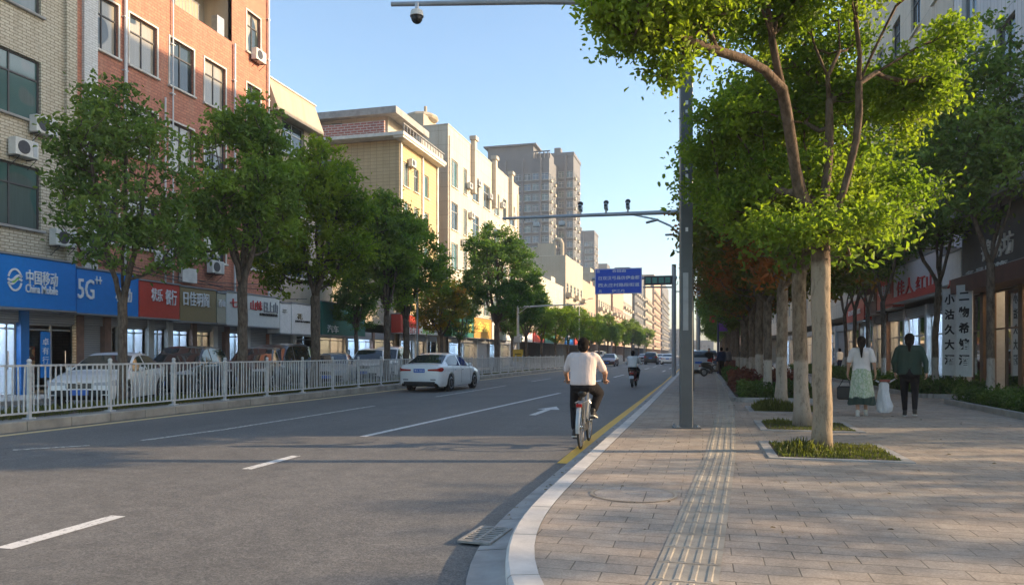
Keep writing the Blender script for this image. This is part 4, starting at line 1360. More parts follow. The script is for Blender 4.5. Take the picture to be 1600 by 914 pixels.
# --- the row behind it
def row_tree(seed, top, forkz, halfw, lowz, r, lmat, n=260, per=55, ls=.14, bark=M_bark_wash):
    h = top - lowz; cz = lowz + h * .5
    rng = random.Random(seed)
    limbs = [[(0, 0, 0), (rng.uniform(-.05, .05), 0, forkz * .5), (rng.uniform(-.08, .08), rng.uniform(-.05, .05), forkz)]]
    f = limbs[0][-1]
    for k in range(4):
        a = k * 1.57 + rng.uniform(-.4, .4); rr_ = halfw * rng.uniform(.4, .65)
        limbs.append([f, (rr_ * .4 * math.cos(a), rr_ * .4 * math.sin(a), forkz + h * .2), (rr_ * math.cos(a), rr_ * math.sin(a), cz + h * .15)])
    blobs = [((0, 0, cz), (halfw * .85, halfw * .85, h * .45), 3)]
    for k in range(6):
        a = k * 1.05; blobs.append(((halfw * .6 * math.cos(a), halfw * .6 * math.sin(a), cz + rng.uniform(-.3, .25) * h), (halfw * .45, halfw * .45, h * .2), .6))
    return make_tree(seed, limbs, blobs, n, per, ls, r, lmat, bark, clump_r=.33, shell=.4, gap=1.1)
rt = [row_tree(31, 6.9, 2.9, 2.1, 2.8, .128, M_leaf_a), row_tree(32, 6.6, 2.8, 2.3, 2.7, .122, M_leaf_b), row_tree(33, 6.4, 2.7, 2.5, 2.7, .115, M_leaf_r, n=280)]
ys = [14.1, 18.1, 22.0, 25.8, 29.8, 33.8, 38, 43, 48, 53.5, 59, 66, 74, 83, 94]
lm_ = [M_leaf_a, M_leaf_r, M_leaf_r, M_leaf_r, M_leaf_r, M_leaf_r, M_leaf_b, M_leaf_r, M_leaf_b, M_leaf_b, M_leaf_b, M_leaf_b, M_leaf_b, M_leaf_a, M_leaf_a]
tl = ['pale trunked pavement tree rising from the second square grass pit', 'pavement tree standing in the third grass pit, pale lower trunk']
for i, y in enumerate(ys):
    x = 1.72 + .02 * i
    lb = tl[i] if i < 2 else 'whitewashed tree in the right pavement row, %s past the grass pits' % ords[i - 2]
    plant_tree(rt[(i + (2 if 2 <= i < 5 else 0)) % 3 if i > 4 else (0, 1, 2, 2, 2)[i]], (x, y, PZ), lb, group='pavement trees on the right', rotz=i * 1.7, scale=(.96, 1, 1, 1.14, 1.05)[i] if i < 5 else 1.0, leafm=lm_[i], bark=M_bark_wash2 if i < 2 else M_bark_wash)
# --- second row by the shops on the right
r2 = [row_tree(41, 10.4, 3.5, 2.0, 4.3, .095, M_leaf_m, n=240, per=44), row_tree(42, 9.6, 3.4, 1.9, 4.1, .09, M_leaf_m, n=220, per=44)]
for i, (px, sc) in enumerate([(1548, 1.05), (1462, 1.05), (1381, 1.0), (1356, 1.0), (1335, 1.0), (1322, 1.0)]):
    y = yX(px, 7.5)
    plant_tree(r2[i % 2], (7.5, y, PZ), ['whitewashed tree in the hedge bed before the dark fascia', 'whitewashed tree before the hanging calligraphy banners', 'dark slim tree left of the woman in dark green', 'slim tree just past the left of the red and white sign', 'slim tree by the far red shop signs', 'last slim tree of the shop side row seen past the thick trunk'][i],
               group='trees along the right hand shops', rotz=i * 2.3 + .5, scale=sc,  bark=M_bark_wash)
# unseen trees added in the side street to break the low sun into streaks
st_me = row_tree(51, 8.2, 2.2, 2.7, 1.4, .16, M_leaf_a, n=150, per=16, ls=.22)
k = 0
for x, y in ((20, 7.0), (21, 12.5), (22, 17.5), (30, 10.5), (31, 16), (32, 21), (16.5, 4.5), (38, 14)):
    k += 1
    plant_tree(st_me, (x, y, 0), 'unseen side street tree added to filter the sun, %s of eight' % ords[k - 1], group='added sun-filtering trees in the side street', rotz=k * 1.1)

# --- grass pits
def grass_patch(x0, x1, y0, y1, z, n, h, seed, mat=M_grass, tuft=None):
    rng = np.random.default_rng(seed)
    C = np.zeros((n, 3)); C[:, 0] = rng.uniform(x0, x1, n); C[:, 1] = rng.uniform(y0, y1, n)
    hh = h * rng.uniform(.25, 1.0, n) ** 1.3
    if tuft:
        cx, cy, rr_ = tuft
        d = np.hypot(C[:, 0] - cx, C[:, 1] - cy)
        hh *= .35 + .9 * np.exp(-(d / rr_) ** 2)
    C[:, 2] = z + hh * .45
    D = rng.normal(size=(n, 3)) * .35; D[:, 2] = 1; D /= np.linalg.norm(D, axis=1, keepdims=True)
    N = rng.normal(size=(n, 3)); N[:, 2] = 0; N /= np.linalg.norm(N, axis=1, keepdims=True)
    me = leaf_mesh('grass', C, D, N, hh, np.full(n, .016), mat, .1)
    o = link_mesh('grass', me); tag(o, kind='stuff'); return o
soil = MB(); frame = MB()
pits = [(0.9, 2.3, 9.7, 11.3), (1.05, 2.45, 13.2, 14.8), (1.1, 2.5, 17.3, 18.9)]
for i, (x0, x1, y0, y1) in enumerate(pits):
    soil.quad((x0, y0, PZ + .008), (x1, y0, PZ + .008), (x1, y1, PZ + .008), (x0, y1, PZ + .008))
    w_ = .12
    for (a, b_, c, d) in ((x0 - w_, x0, y0 - w_, y1 + w_), (x1, x1 + w_, y0 - w_, y1 + w_), (x0, x1, y0 - w_, y0), (x0, x1, y1, y1 + w_)):
        frame.box(((a + b_) / 2, (c + d) / 2, PZ + .004), (b_ - a - .004, d - c - .004, .022))
    grass_patch(x0 + .02, x1, y0 + .02, y1, PZ, 2600, (.2, .12, .3)[i], 70 + i, tuft=((x0 + .35, y0 + .6, .35), (x0 + .3, y1 - .3, .3), (x0 + .4, y0 + .5, .6))[i])
tag(soil.build('pit_soil', M_soil), kind='structure'); tag(frame.build('pit_edging', M_kerb_gray), kind='structure')
grass_patch(-14.5, -12.95, 9, 60, .15, 16000, .22, 80)
grass_patch(-12.95, -12.75, 9, 40, .16, 2500, .3, 81)

# --- hedges: leaf filled boxes with an uneven top
def hedge(name, label, x0, x1, y0, y1, h, n, seed, mat, ls=.07, cat='hedge', group=None, z=PZ):
    rng = np.random.default_rng(seed)
    C = np.stack([rng.uniform(0, x1 - x0, n), rng.uniform(0, y1 - y0, n), rng.uniform(0, 1, n) ** .6], 1)
    top = h * (0.78 + .22 * np.sin(C[:, 0] * 5.1 + seed) * np.sin(C[:, 1] * 3.3 + seed) + .12 * np.sin(C[:, 1] * 9.7))
    C[:, 2] *= top
    C += rng.normal(size=C.shape) * .03
    D, N = rand_dirs(rng, n, .6, -.6)
    ln = ls * rng.uniform(.6, 1.5, n)
    t = thing(name, label, cat, (x0, y0, z), 0, group)
    link_mesh('foliage', leaf_mesh('foliage', C, D, N, ln, ln * .45, mat), t)
    b = MB()
    rr_ = random.Random(seed)
    for _ in range(int((x1 - x0) * (y1 - y0) * 6)):
        x, y = rr_.uniform(.1, x1 - x0 - .1), rr_.uniform(.1, y1 - y0 - .1)
        b.tube([(x, y, 0), (x + rr_.uniform(-.1, .1), y + rr_.uniform(-.1, .1), h * .7)], .008, 4)
    b.build('stems', M_bark_dark, t)
    return t
hedge('hedge', 'low green hedge in the kerbed bed at the right edge', 6.35, 8.5, 15.2, 21.8, .48, 15000, 1, M_hedge, .085)
hedge('hedge', 'green hedge beyond the side path by the hanging banners', 6.3, 8.4, 24.2, 34, .5, 12000, 2, M_hedge, .1)
hedge('hedge', 'far green hedge behind the two walking women', 6.3, 8.2, 36, 60, .6, 9000, 3, M_hedge, .14)
hedge('hedge', 'clipped green hedge in the planter past the third grass pit', 1.0, 2.9, 21.0, 24.0, .5, 9000, 4, M_hedge, .09)
hedge('shrub', 'dark red leaved shrub bed behind the clipped green planter hedge', .95, 2.9, 24.3, 31, .72, 9000, 5, M_hedge_red, .13, 'shrub')
hedge('hedge', 'dark green hedge strip among the whitewashed trunks', 1.0, 2.9, 32.0, 44, .6, 8000, 6, M_hedge, .15)
hedge('shrub', 'small far red shrub bed beside the tactile strip', 1.0, 2.6, 46, 52, .9, 4000, 7, M_hedge_red, .18, 'shrub')
eb = MB()
def bed(x0, x1, y0, y1, r=.5):
    pts = []
    for (cx, cy, a0) in ((x1 - r, y0 + r, -90), (x1 - r, y1 - r, 0), (x0 + r, y1 - r, 90), (x0 + r, y0 + r, 180)):
        for k in range(7):
            a = R(a0 + 15 * k); pts.append(Vector((cx + r * math.cos(a), cy + r * math.sin(a))))
    n = len(pts)
    for i in range(n):
        a, b_ = pts[i], pts[(i + 1) % n]
        t = (b_ - a).normalized(); nn = Vector((t.y, -t.x)) * .13
        for (p, q, z0, z1) in ((a, b_, PZ + .12, PZ + .12),):
            eb.quad((*a, z0), (*b_, z0), (*(b_ + nn), z0), (*(a + nn), z0))
            eb.quad((*(a + nn), z0), (*(b_ + nn), z0), (*(b_ + nn), PZ), (*(a + nn), PZ))
            eb.quad((*a, z0), (*b_, z0), (*b_, PZ), (*a, PZ))
    sb.poly([(p.x, p.y, PZ + .05) for p in pts])
sb = MB()
bed(6.2, 8.6, 14.6, 22.0, .7); bed(6.15, 8.5, 24.0, 34.5); bed(6.15, 8.4, 35.7, 61); bed(.85, 3.05, 20.8, 31.4, .2); bed(.9, 3.0, 31.8, 53, .2)
tag(eb.build('bed_kerb', M_concrete), kind='structure'); tag(sb.build('bed_soil', M_soil), kind='structure')
# a little leaf litter on the pavement and along the gutter
rng = np.random.default_rng(99)
n_ = 260
C = np.zeros((n_, 3)); C[:, 0] = np.concatenate([rng.uniform(-.9, 5.5, 180), rng.uniform(-1.66, -1.5, 80)]); C[:, 1] = np.concatenate([rng.uniform(3.5, 24, 180), rng.uniform(6, 24, 80)]); C[:, 2] = np.concatenate([np.full(180, PZ + .012), np.full(80, .034)])
D, N = rand_dirs(rng, n_, 6.0, 0); lf = rng.uniform(.02, .055, n_)
o = link_mesh('fallen_leaves', leaf_mesh('fallen_leaves', C, D, N, lf, lf * .6, leaf_mat('leaf_fallen', (.10, .06, .03), (.22, .15, .05), (.18, .17, .06), trans=.1), .15)); tag(o, kind='stuff')

# ------------------------------------------------------------------ shop fronts
def zX(px, py, X):
    l = (px - 800.0) / FPX
    d = X / (-SA + CA * l)
    return CAM_H + (553.0 - py) / FPX * d

def goods_mat(name, cols, bg):
    m, nt, nd, lk, b = new_mat(name)
    v, pos = wall_coords(nt)
    vo = nd.new('ShaderNodeTexVoronoi'); vo.distance = 'CHEBYCHEV'; vo.inputs['Scale'].default_value = 5.0
    lk.new(v, vo.inputs['Vector'])
    sp = nd.new('ShaderNodeSeparateColor'); lk.new(vo.outputs['Color'], sp.inputs[0])
    stops = [(i / len(cols), c) for i, c in enumerate(cols)]
    c = ramp(nt, sp.outputs[0], stops)
    nd[c.node.name].color_ramp.interpolation = 'CONSTANT'
    br = nd.new('ShaderNodeTexBrick'); br.offset = 0; br.inputs['Scale'].default_value = 1; br.inputs['Brick Width'].default_value = 1.1; br.inputs['Row Height'].default_value = .42
    br.inputs['Mortar Size'].default_value = .05; lk.new(v, br.inputs['Vector'])
    c = mixc(nt, br.outputs['Fac'], c, bg)
    lk.new(c, b.inputs['Base Color']); b.inputs['Roughness'].default_value = .6
    return m
M_goods = [goods_mat('goods_bright', [(.6, .6, .62), (.15, .25, .5), (.6, .12, .12), (.7, .7, .7), (.12, .3, .25), (.5, .4, .1)], (.35, .36, .38)),
           goods_mat('goods_red', [(.4, .05, .06), (.55, .5, .45), (.25, .03, .05), (.1, .1, .12), (.5, .35, .2)], (.12, .04, .04)),
           goods_mat('goods_dark', [(.1, .1, .12), (.3, .3, .32), (.04, .05, .07), (.2, .16, .12)], (.05, .05, .05))]
M_lamp_cool = plain('lamp_cool', (.8, .85, 1), .5, var=0, emit=((.55, .75, 1.0), 22))
M_lamp_warm = plain('lamp_warm', (1, .9, .7), .5, var=0, emit=((1.0, .72, .42), 9))
M_floor_tile = plain('floor_tile', (.4, .38, .35), .35, var=.1)
M_interior = plain('interior_wall', (.45, .46, .48), .8, var=.1)
M_shop_glass, _nt, _nd, _lk, _b = new_mat('shop_glass')
_b.inputs['Base Color'].default_value = (.8, .85, .86, 1); _b.inputs['Roughness'].default_value = .03
_g = _nd.new('ShaderNodeBsdfTransparent'); _g.inputs[0].default_value = (.72, .8, .82, 1)
_mx = _nd.new('ShaderNodeMixShader'); _fr = _nd.new('ShaderNodeFresnel'); _fr.inputs[0].default_value = 1.5
_gl = _nd.new('ShaderNodeBsdfGlossy'); _gl.inputs['Roughness'].default_value = .03
_lk.new(_fr.outputs[0], _mx.inputs[0]); _lk.new(_g.outputs[0], _mx.inputs[1]); _lk.new(_gl.outputs[0], _mx.inputs[2]); _lk.new(_mx.outputs[0], _nd['Material Output'].inputs[0])
M_shutter, _nt, _nd, _lk, _b = new_mat('roller_shutter')
_w = _nd.new('ShaderNodeTexWave'); _w.bands_direction = 'Z'; _w.inputs['Scale'].default_value = 4.0
_g = _nd.new('ShaderNodeNewGeometry'); _lk.new(_g.outputs['Position'], _w.inputs['Vector'])
_lk.new(ramp(_nt, _w.outputs[0], [(0, (.22, .23, .24)), (1, (.34, .35, .36))]), _b.inputs['Base Color']); _b.inputs['Roughness'].default_value = .5
bump(_nt, _b, _w.outputs[0], .5, .02)

def paint(name, c, r=.45, **k): return plain(name, c, r, var=.06, **k)
M_blue = paint('sign_blue', (.012, .20, .60), .35)
M_blue2 = paint('pillar_blue', (.02, .15, .42), .5)
M_red = paint('sign_red', (.50, .05, .03))
M_olive = paint('sign_olive', (.26, .20, .09))
M_greyw = paint('sign_pale_grey', (.62, .64, .61))
M_sgreen = paint('sign_green', (.03, .16, .12))
M_orange = paint('sign_orange', (.45, .25, .06))
M_letter_red = paint('letter_red', (.55, .04, .04))
M_letter_yellow = paint('letter_yellow', (.75, .6, .12))
M_letter_black = paint('letter_black', (.02, .02, .02))
M_letter_green = paint('letter_green', (.25, .55, .12))
M_pillar = [plain('pillar_grey', (.36, .36, .35), .7, var=.2, scale=2), plain('pillar_pale', (.5, .5, .48), .6, var=.15, scale=2), plain('pillar_brown', (.2, .12, .09), .7, var=.3, scale=2), M_blue2]
M_rib = paint('sign_rim', (.25, .26, .27))

def shop_unit(parent, sgn, X, Yp, ya, yb, zt, kind, lamp, goods, pillar, base=.12, frame=None, depth=3.6):
    """one shop between ya and yb; local to the building placed at (X, Yp)"""
    a, b_ = ya - Yp, yb - Yp
    i = -sgn
    fr_ = frame or M_frame_alu
    m = MB(); m.box((i * .08, a + .15, (zt + base) / 2), (.2, .3, zt - base)); m.build('pillar', pillar, parent)
    m = MB(); m.box((i * .16, (a + b_) / 2 + .15, zt - .22), (.2, b_ - a - .32, .42)); m.build('shutter_box', M_shutter, parent)
    if kind == 'shutter':
        m = MB(); m.box((i * .2, (a + b_) / 2 + .15, (zt - .42 + base) / 2), (.05, b_ - a - .31, zt - .43 - base)); m.build('roller_shutter', M_shutter, parent)
        return
    m = MB(); d0, d1 = i * .26, i * depth
    y0, y1 = a + .3, b_
    m.quad((d1, y0, base), (d1, y1, base), (d1, y1, zt), (d1, y0, zt)); m.quad((d0, y0, base), (d1, y0, base), (d1, y0, zt), (d0, y0, zt)); m.quad((d0, y1, base), (d1, y1, base), (d1, y1, zt), (d0, y1, zt)); m.quad((d0, y0, zt), (d1, y0, zt), (d1, y1, zt), (d0, y1, zt))
    inn = m.build('interior', M_interior, parent)
    m = MB(); m.quad((i * .1, y0, base + .03), (d1, y0, base + .03), (d1, y1, base + .03), (i * .1, y1, base + .03)); m.build('floor', M_floor_tile, inn)
    m = MB(); m.box((d1 - i * .25, (y0 + y1) / 2, base + 1.05), (.4, (y1 - y0) * .92, 2.05)); m.box((i * 1.5, y0 + (y1 - y0) * .35, base + .45), (.5, (y1 - y0) * .4, .85)); m.box((i * .75, y0 + (y1 - y0) * .28, base + .8), (.25, (y1 - y0) * .3, 1.5)); m.build('display_shelf', M_goods[goods], inn)
    m = MB()
    for k in range(2): m.box((i * (1.1 + k * 1.2), (y0 + y1) / 2, zt - .08), (.12, (y1 - y0) * .8, .05))
    m.build('strip_light', lamp, inn)
    m = MB(); z1 = zt - .43
    for y in (y0 + .03, y0 + (y1 - y0) * .55, y0 + (y1 - y0) * .58 + .85 if (y1 - y0) > 2.6 else y1 - .03, y1 - .03): m.box((i * .22, min(y, y1 - .03), (base + z1) / 2), (.06, .06, z1 - base))
    m.box((i * .22, (y0 + y1) / 2, z1 - .03), (.05, y1 - y0, .06)); m.box((i * .22, y0 + (y1 - y0) * .275, base + .25), (.05, (y1 - y0) * .5, .06)); m.box((i * .22, (y0 + y1) / 2, base + 2.1), (.045, y1 - y0, .05))
    sf = m.build('shopfront', fr_, parent)
    m = MB(); m.quad((i * .23, y0, base), (i * .23, y1 - (y1 - y0) * .42, base), (i * .23, y1 - (y1 - y0) * .42, z1), (i * .23, y0, z1)); m.build('shop_window', M_shop_glass, sf)
    m = MB(); hy = y1 - .3; m.tube([(i * .15, hy, base + .8), (i * .15, hy, base + 1.4)], .018, 6); m.build('door_handle', M_chrome, sf)

XS = -20.25
def fascia(label, px0, px1, z0, z1, mat, X=XS, th=.72, text=(), group='shop signs on the left', name='shop_sign', sgn=1, rim=True):
    """board between two photo columns on plane X; text = (string, px0, px1, py0, py1, material, font size)"""
    ya, yb = sorted((yX(px0, X), yX(px1, X)))
    t = thing(name, label, 'shop sign', (X, ya, z0), 0, group)
    L_, h = yb - ya, z1 - z0
    m = MB(); m.box((-sgn * th / 2, L_ / 2, h / 2), (th, L_ - .02, h), bev=.02); m.build('board', mat, t)
    if rim:
        m = MB(); m.box((-sgn * (th / 2 - .01), L_ / 2, h + .03), (th + .06, L_ - .01, .05)); m.box((-sgn * (th / 2 - .01), L_ / 2, -.02), (th + .04, L_ - .01, .04)); m.build('rim', M_rib, t)
    for (s, a, b_, c, d, mt) in text:
        y_a, y_b = yX(a, X), yX(b_, X)
        pc = (a + b_) / 2
        zt, zb = zX(pc, c, X), zX(pc, d, X)
        text_part(s, 1.0, mt, t, (sgn * .025, (y_a + y_b) / 2 - ya, (zt + zb) / 2 - z0), ROT_PX if sgn > 0 else ROT_MX, .02, width=abs(y_b - y_a), height=zt - zb, bold=.006)
    return t, ya, z0

# bright blue phone shop sign in two joined boards
t, ya, z0 = fascia('bright blue sign with a white ribbon logo and white characters above the phone shop', -14, 119, 2.84, 4.42, M_blue,
                   text=[('中国移动', 40, 89, 424, 446, M_letter_white), ('China Mobile', 39, 89, 446, 459, M_letter_white)])
lg = MB()
cy, cz = yX(22.5, XS) - ya, zX(22.5, 437, XS) - z0
sc = (yX(35, XS) - yX(9, XS)) / 2
def ribbon(mb, pts, w):
    for k in range(len(pts) - 1):
        (a0, b0), (a1, b1) = pts[k], pts[k + 1]
        dx, dz = a1 - a0, b1 - b0; l = math.hypot(dx, dz) or 1
        nx, nz = -dz / l * w, dx / l * w
        mb.prism([(0, cy + sc * (a0 - nx), cz + sc * (b0 - nz)), (0, cy + sc * (a1 - nx), cz + sc * (b1 - nz)), (0, cy + sc * (a1 + nx), cz + sc * (b1 + nz)), (0, cy + sc * (a0 + nx), cz + sc * (b0 + nz))], (.012, 0, 0), (.035, 0, 0))
def arc(x0, z0_, x1, z1_, bow, n=10):
    out = []
    for k in range(n + 1):
        f = k / n; s = math.sin(f * 2 * PI) * bow if bow else 0
        out.append((x0 + (x1 - x0) * f, z0_ + (z1_ - z0_) * f + s))
    return out
ribbon(lg, [(math.cos(a) * .8, math.sin(a) * 1.15) for a in [R(20 + 12 * k) for k in range(13)]], .10)
ribbon(lg, [(math.cos(a) * .8, math.sin(a) * 1.15) for a in [R(200 + 12 * k) for k in range(13)]], .10)
ribbon(lg, arc(-.85, .05, .85, .35, -.22), .12); ribbon(lg, arc(-.85, -.35, .85, -.05, -.22), .12)
lg.build('logo', M_letter_white, t)
lg = MB(); ribbon(lg, arc(-.35, -.22, .45, .10, -.12), .10); g_ = lg.build('logo_centre', M_letter_green, t); g_.location.x = .004
fascia('second bright blue board with a large white 5G, joined to the phone shop sign', 119.6, 217, 2.80, 4.30, M_blue, X=-20.3,
       text=[('5G', 109 + 12, 137 + 9, 436, 467, M_letter_white), ('++', 148, 158, 432, 444, M_letter_white), ('移动', 180, 205, 450, 472, M_letter_white)])
fascia('dark red sign with white characters right of the blue phone shop boards', 218, 281, 2.8, 4.15, M_red, text=[('状乐', 236, 253, 451, 471, M_letter_white), ('餐行', 258, 275, 453, 477, M_letter_white)])
fascia('olive brown sign with four pale characters, right of the red one', 281.5, 338, 2.75, 4.12, M_olive, text=[('日佳玥阁', 286, 329, 457, 479, M_letter_white)])
fascia('narrow patched cream sign between the olive sign and the pale grey sign', 339, 353, 2.75, 4.05, paint('sign_cream', (.42, .4, .3)), text=[('百山', 341, 351, 468, 480, M_letter_white)])
fascia('pale grey sign with small red and dark characters behind the second median tree', 353.5, 437, 2.70, 4.15, M_greyw,
       text=[('七', 359, 372, 467, 480, M_letter_red), ('山妹', 391, 409, 470, 485, M_letter_red), ('日上山', 412, 433, 472, 489, M_rib), ('各类精品服装批发零售', 405, 433, 490, 494, M_letter_black)])
fascia('plain white sign with a small dark emblem, right of the pale grey sign', 437.5, 455, 2.45, 3.95, M_white_paint, text=[('二', 441, 448, 484, 488, M_letter_black)])
fascia('white sign with a small caption, last before the low block', 455.5, 488, 2.45, 4.0, M_white_paint, text=[('花', 464, 472, 490, 499, M_olive), ('品质生活 专业服务', 461, 484, 501, 504, M_letter_black)])
fascia('dark green sign box with a white pickup emblem on the low block', 503, 571, 2.5, 4.3, M_sgreen, X=-20.3, text=[('汽车', 511, 528, 508, 520, M_letter_white)])
fascia('dark green sign with large yellow characters under the white tiled building', 706, 740, 2.9, 4.9, M_sgreen, X=-20.4, text=[('理山', 713, 724, 502, 519, M_letter_yellow), ('名店', 727, 737, 505, 520, M_letter_yellow)])
fascia('orange sign with yellow writing right of the dark green yellow lettered one', 741, 768, 2.9, 4.8, M_orange, X=-20.4, text=[('金源', 745, 764, 503, 519, M_letter_yellow)])
fascia('pale sign behind the trunk of the large domed tree', 769, 800, 2.9, 4.6, M_greyw, X=-20.4, text=[('酒家', 775, 792, 505, 518, M_letter_red)])
fascia('red sign under the yellow ochre building', 626, 655, 2.9, 4.2, M_red, X=-20.4, text=[('超市', 632, 650, 511, 522, M_letter_white)])
fascia('white sign right of the red one under the ochre building', 655.5, 684, 2.9, 4.3, M_white_paint, X=-20.4, text=[('药房', 660, 678, 512, 522, M_letter_green)])
for i, (a, b_, c) in enumerate([(812, 832, M_white_paint), (834, 850, M_red), (852, 868, M_sgreen), (870, 882, M_orange), (884, 896, M_blue), (898, 908, M_red), (910, 920, M_white_paint)]):
    fascia('%s far shop sign along the left row, %s after the domed tree' % (['white', 'red', 'green', 'orange', 'blue', 'dark red', 'small white'][i], ords[i]), a, b_, 2.9, 4.3, c, X=-20.4, text=[(['便利店', '美食', '茶叶', '火锅', '通讯', '服饰', '诊所'][i], a + 3, b_ - 3, 514 + i * 2, 522 + i * 2, M_letter_white if c is not M_white_paint else M_letter_red)])

random.seed(3)
def units(parent, Xf, edges, Yp, kinds, zt=2.85):
    for k in range(len(edges) - 1):
        kd = kinds[k % len(kinds)]
        shop_unit(parent, 1, Xf, Yp, edges[k], edges[k + 1], zt, kd[0], kd[1], kd[2], kd[3])
C_, W_ = M_lamp_cool, M_lamp_warm
units(b1, XL, [9.0, 12.5, 15.6, yX(32, XL), Ybr], 9.0, [('glass', C_, 0, M_pillar[0]), ('glass', C_, 0, M_blue2), ('glass', C_, 0, M_blue2), ('glass', W_, 1, M_blue2)])
units(b2, XL, [Ybr + .02, yX(163, XL), yX(186, XL), yX(232, XL), yX(262, XL), yX(300, XL), yX(333, XL), yX(352, XL), yX(385, XL), rY1 - .02], Ybr + .01,
      [('shutter', C_, 0, M_pillar[2]), ('glass', W_, 1, M_pillar[2]), ('glass', C_, 0, M_pillar[1]), ('glass', C_, 0, M_pillar[0]), ('glass', C_, 0, M_pillar[1]), ('glass', W_, 2, M_pillar[2]), ('shutter', C_, 0, M_pillar[1]), ('glass', C_, 2, M_pillar[2]), ('shutter', C_, 0, M_pillar[1])])
units(b3, XL - .1, [rY1 + .03, 34.9, pY1], rY1 + .02, [('shutter', C_, 0, M_pillar[1]), ('glass', C_, 2, M_pillar[1])])
units(bl, XL - .2, [pY1 + .05, 41, 44.8, 48.5], pY1 + .02, [('glass', W_, 2, M_pillar[0]), ('glass', C_, 2, M_pillar[0]), ('glass', W_, 2, M_pillar[2])])
units(b4, XL, [yY0, 51.5, 54, yY1], yY0, [('glass', C_, 1, M_pillar[1]), ('glass', W_, 2, M_pillar[0]), ('glass', C_, 0, M_pillar[1])])
units(b5, XL, [wY0 + k * LW / 6 for k in range(7)], wY0, [('glass', C_, 2, M_pillar[0]), ('glass', W_, 2, M_pillar[0]), ('shutter', C_, 1, M_pillar[1])])
# blank lower wall strip above shops: brick infill between fascia and first floor is part of the wall already (z 3.9)
# blue pillar notice
np_ = thing('notice_board', 'vertical white characters on the blue pillar left of the red shop window', 'notice board', (XL + .12, yX(66, XL), .5))
m = MB(); m.box((0, 0, .9), (.03, .36, 1.5)); m.build('board', M_blue, np_)
for k, ch in enumerate('卓有行'): text_part(ch, .26, M_letter_white, np_, (.02, 0, 1.3 - k * .3), ROT_PX, .005)

# --- air conditioners on the facades
def make_ac():
    t = thing('air_conditioner', 'x', 'air conditioner')
    m = MB(); m.box((.22, 0, .28), (.30, .82, .55), bev=.02); c = m.build('casing', M_ac, t)
    m = MB(); m.tube([(.372, -.12, .28), (.39, -.12, .28)], .21, 20)
    m.build('fan_grille', M_dark_metal, c)
    m = MB(); m.box((.372, .28, .28), (.012, .14, .44)); m.build('vent', M_frame_alu, c)
    m = MB()
    for y in (-.3, .3): m.box((.2, y, -.02), (.42, .03, .03)); m.tube([(.4, y, -.03), (.02, y, -.32)], .012, 5)
    m.build('bracket', M_dark_metal, t)
    m = MB(); m.tube([(.2, .4, .15), (.1, .5, .1), (.02, .52, .4), (.02, .55, .9)], .02, 6); m.build('hose', M_frame_white, t)
    return t
ac0 = make_ac()
acs = [(60, 212, XL, 'air conditioner on the cream brick wall right of the second floor window'), (28, 247, XL, 'air conditioner under the edge of the cream brick wall, half over the lower window'),
       (90, 386, XL, 'air conditioner directly above the blue sign beside the cream wall edge'), (137, 394, XL, 'air conditioner above the second blue board at the foot of the red brick wall'),
       (398, 98, XL, 'air conditioner by the top right window of the red brick wall'), (330, 428, XL, 'air conditioner behind the second median tree above the narrow cream sign'),
       (250, 418, XL, 'air conditioner above the dark red sign on the brick building'),
       (731, 296, XL, 'upper left air conditioner on the white tiled building'), (745, 292, XL, 'air conditioner right of the upper left one on the white tiled building'), (763, 312, XL, 'air conditioner at mid facade of the white tiled building'),
       (734, 342, XL, 'lower left air conditioner on the white tiled building'), (783, 325, XL, 'air conditioner on the right part of the white tiled building'), (800, 342, XL, 'rightmost air conditioner on the white tiled building'), (722, 384, XL, 'lowest air conditioner on the white tiled building'),
       (640, 262, XL, 'air conditioner beside the top windows of the yellow ochre building')]
for i, (px, py, X, lb) in enumerate(acs):
    t = ac0 if i == 0 else copy_tree(ac0)
    t['label'] = lb; t['group'] = 'air conditioners on the facades'
    t.location = (X + .01, yX(px, X), zX(px, py, X))
# wall-mounted junk on the brick building above the fascia
m = MB()
random.seed(5)
wj = thing('meter_box', 'pale meter box with loose cables on the brick wall over the olive sign', 'meter box', (XL, yX(290, XL), 4.35))
m.box((.12, 0, .35), (.2, .9, .6), bev=.01); m.build('box', M_ac, wj)
m = MB()
for k in range(7): m.tube([(.05, -.5 + k * .15, .1), (.08, -.5 + k * .17, .5), (.05, -.9 + k * .2, .9)], .012, 5)
m.build('cables', M_black, wj)
cab = MB()
for (pa, pb, za, zb, sag) in ((120, 420, 4.75, 4.6, .25), (125, 418, 4.95, 4.85, .35), (300, 480, 4.6, 4.4, .3)):
    ya, yb = yX(pa, XL + .2), yX(pb, XL + .2)
    cab.tube([(XL + .18, ya + (yb - ya) * f / 12, za + (zb - za) * f / 12 - sag * math.sin(PI * f / 12)) for f in range(13)], .018, 5)
o = cab.build('cable', M_black); tag(o, 'black cables slung along the wall just above the left shop signs', 'cable')

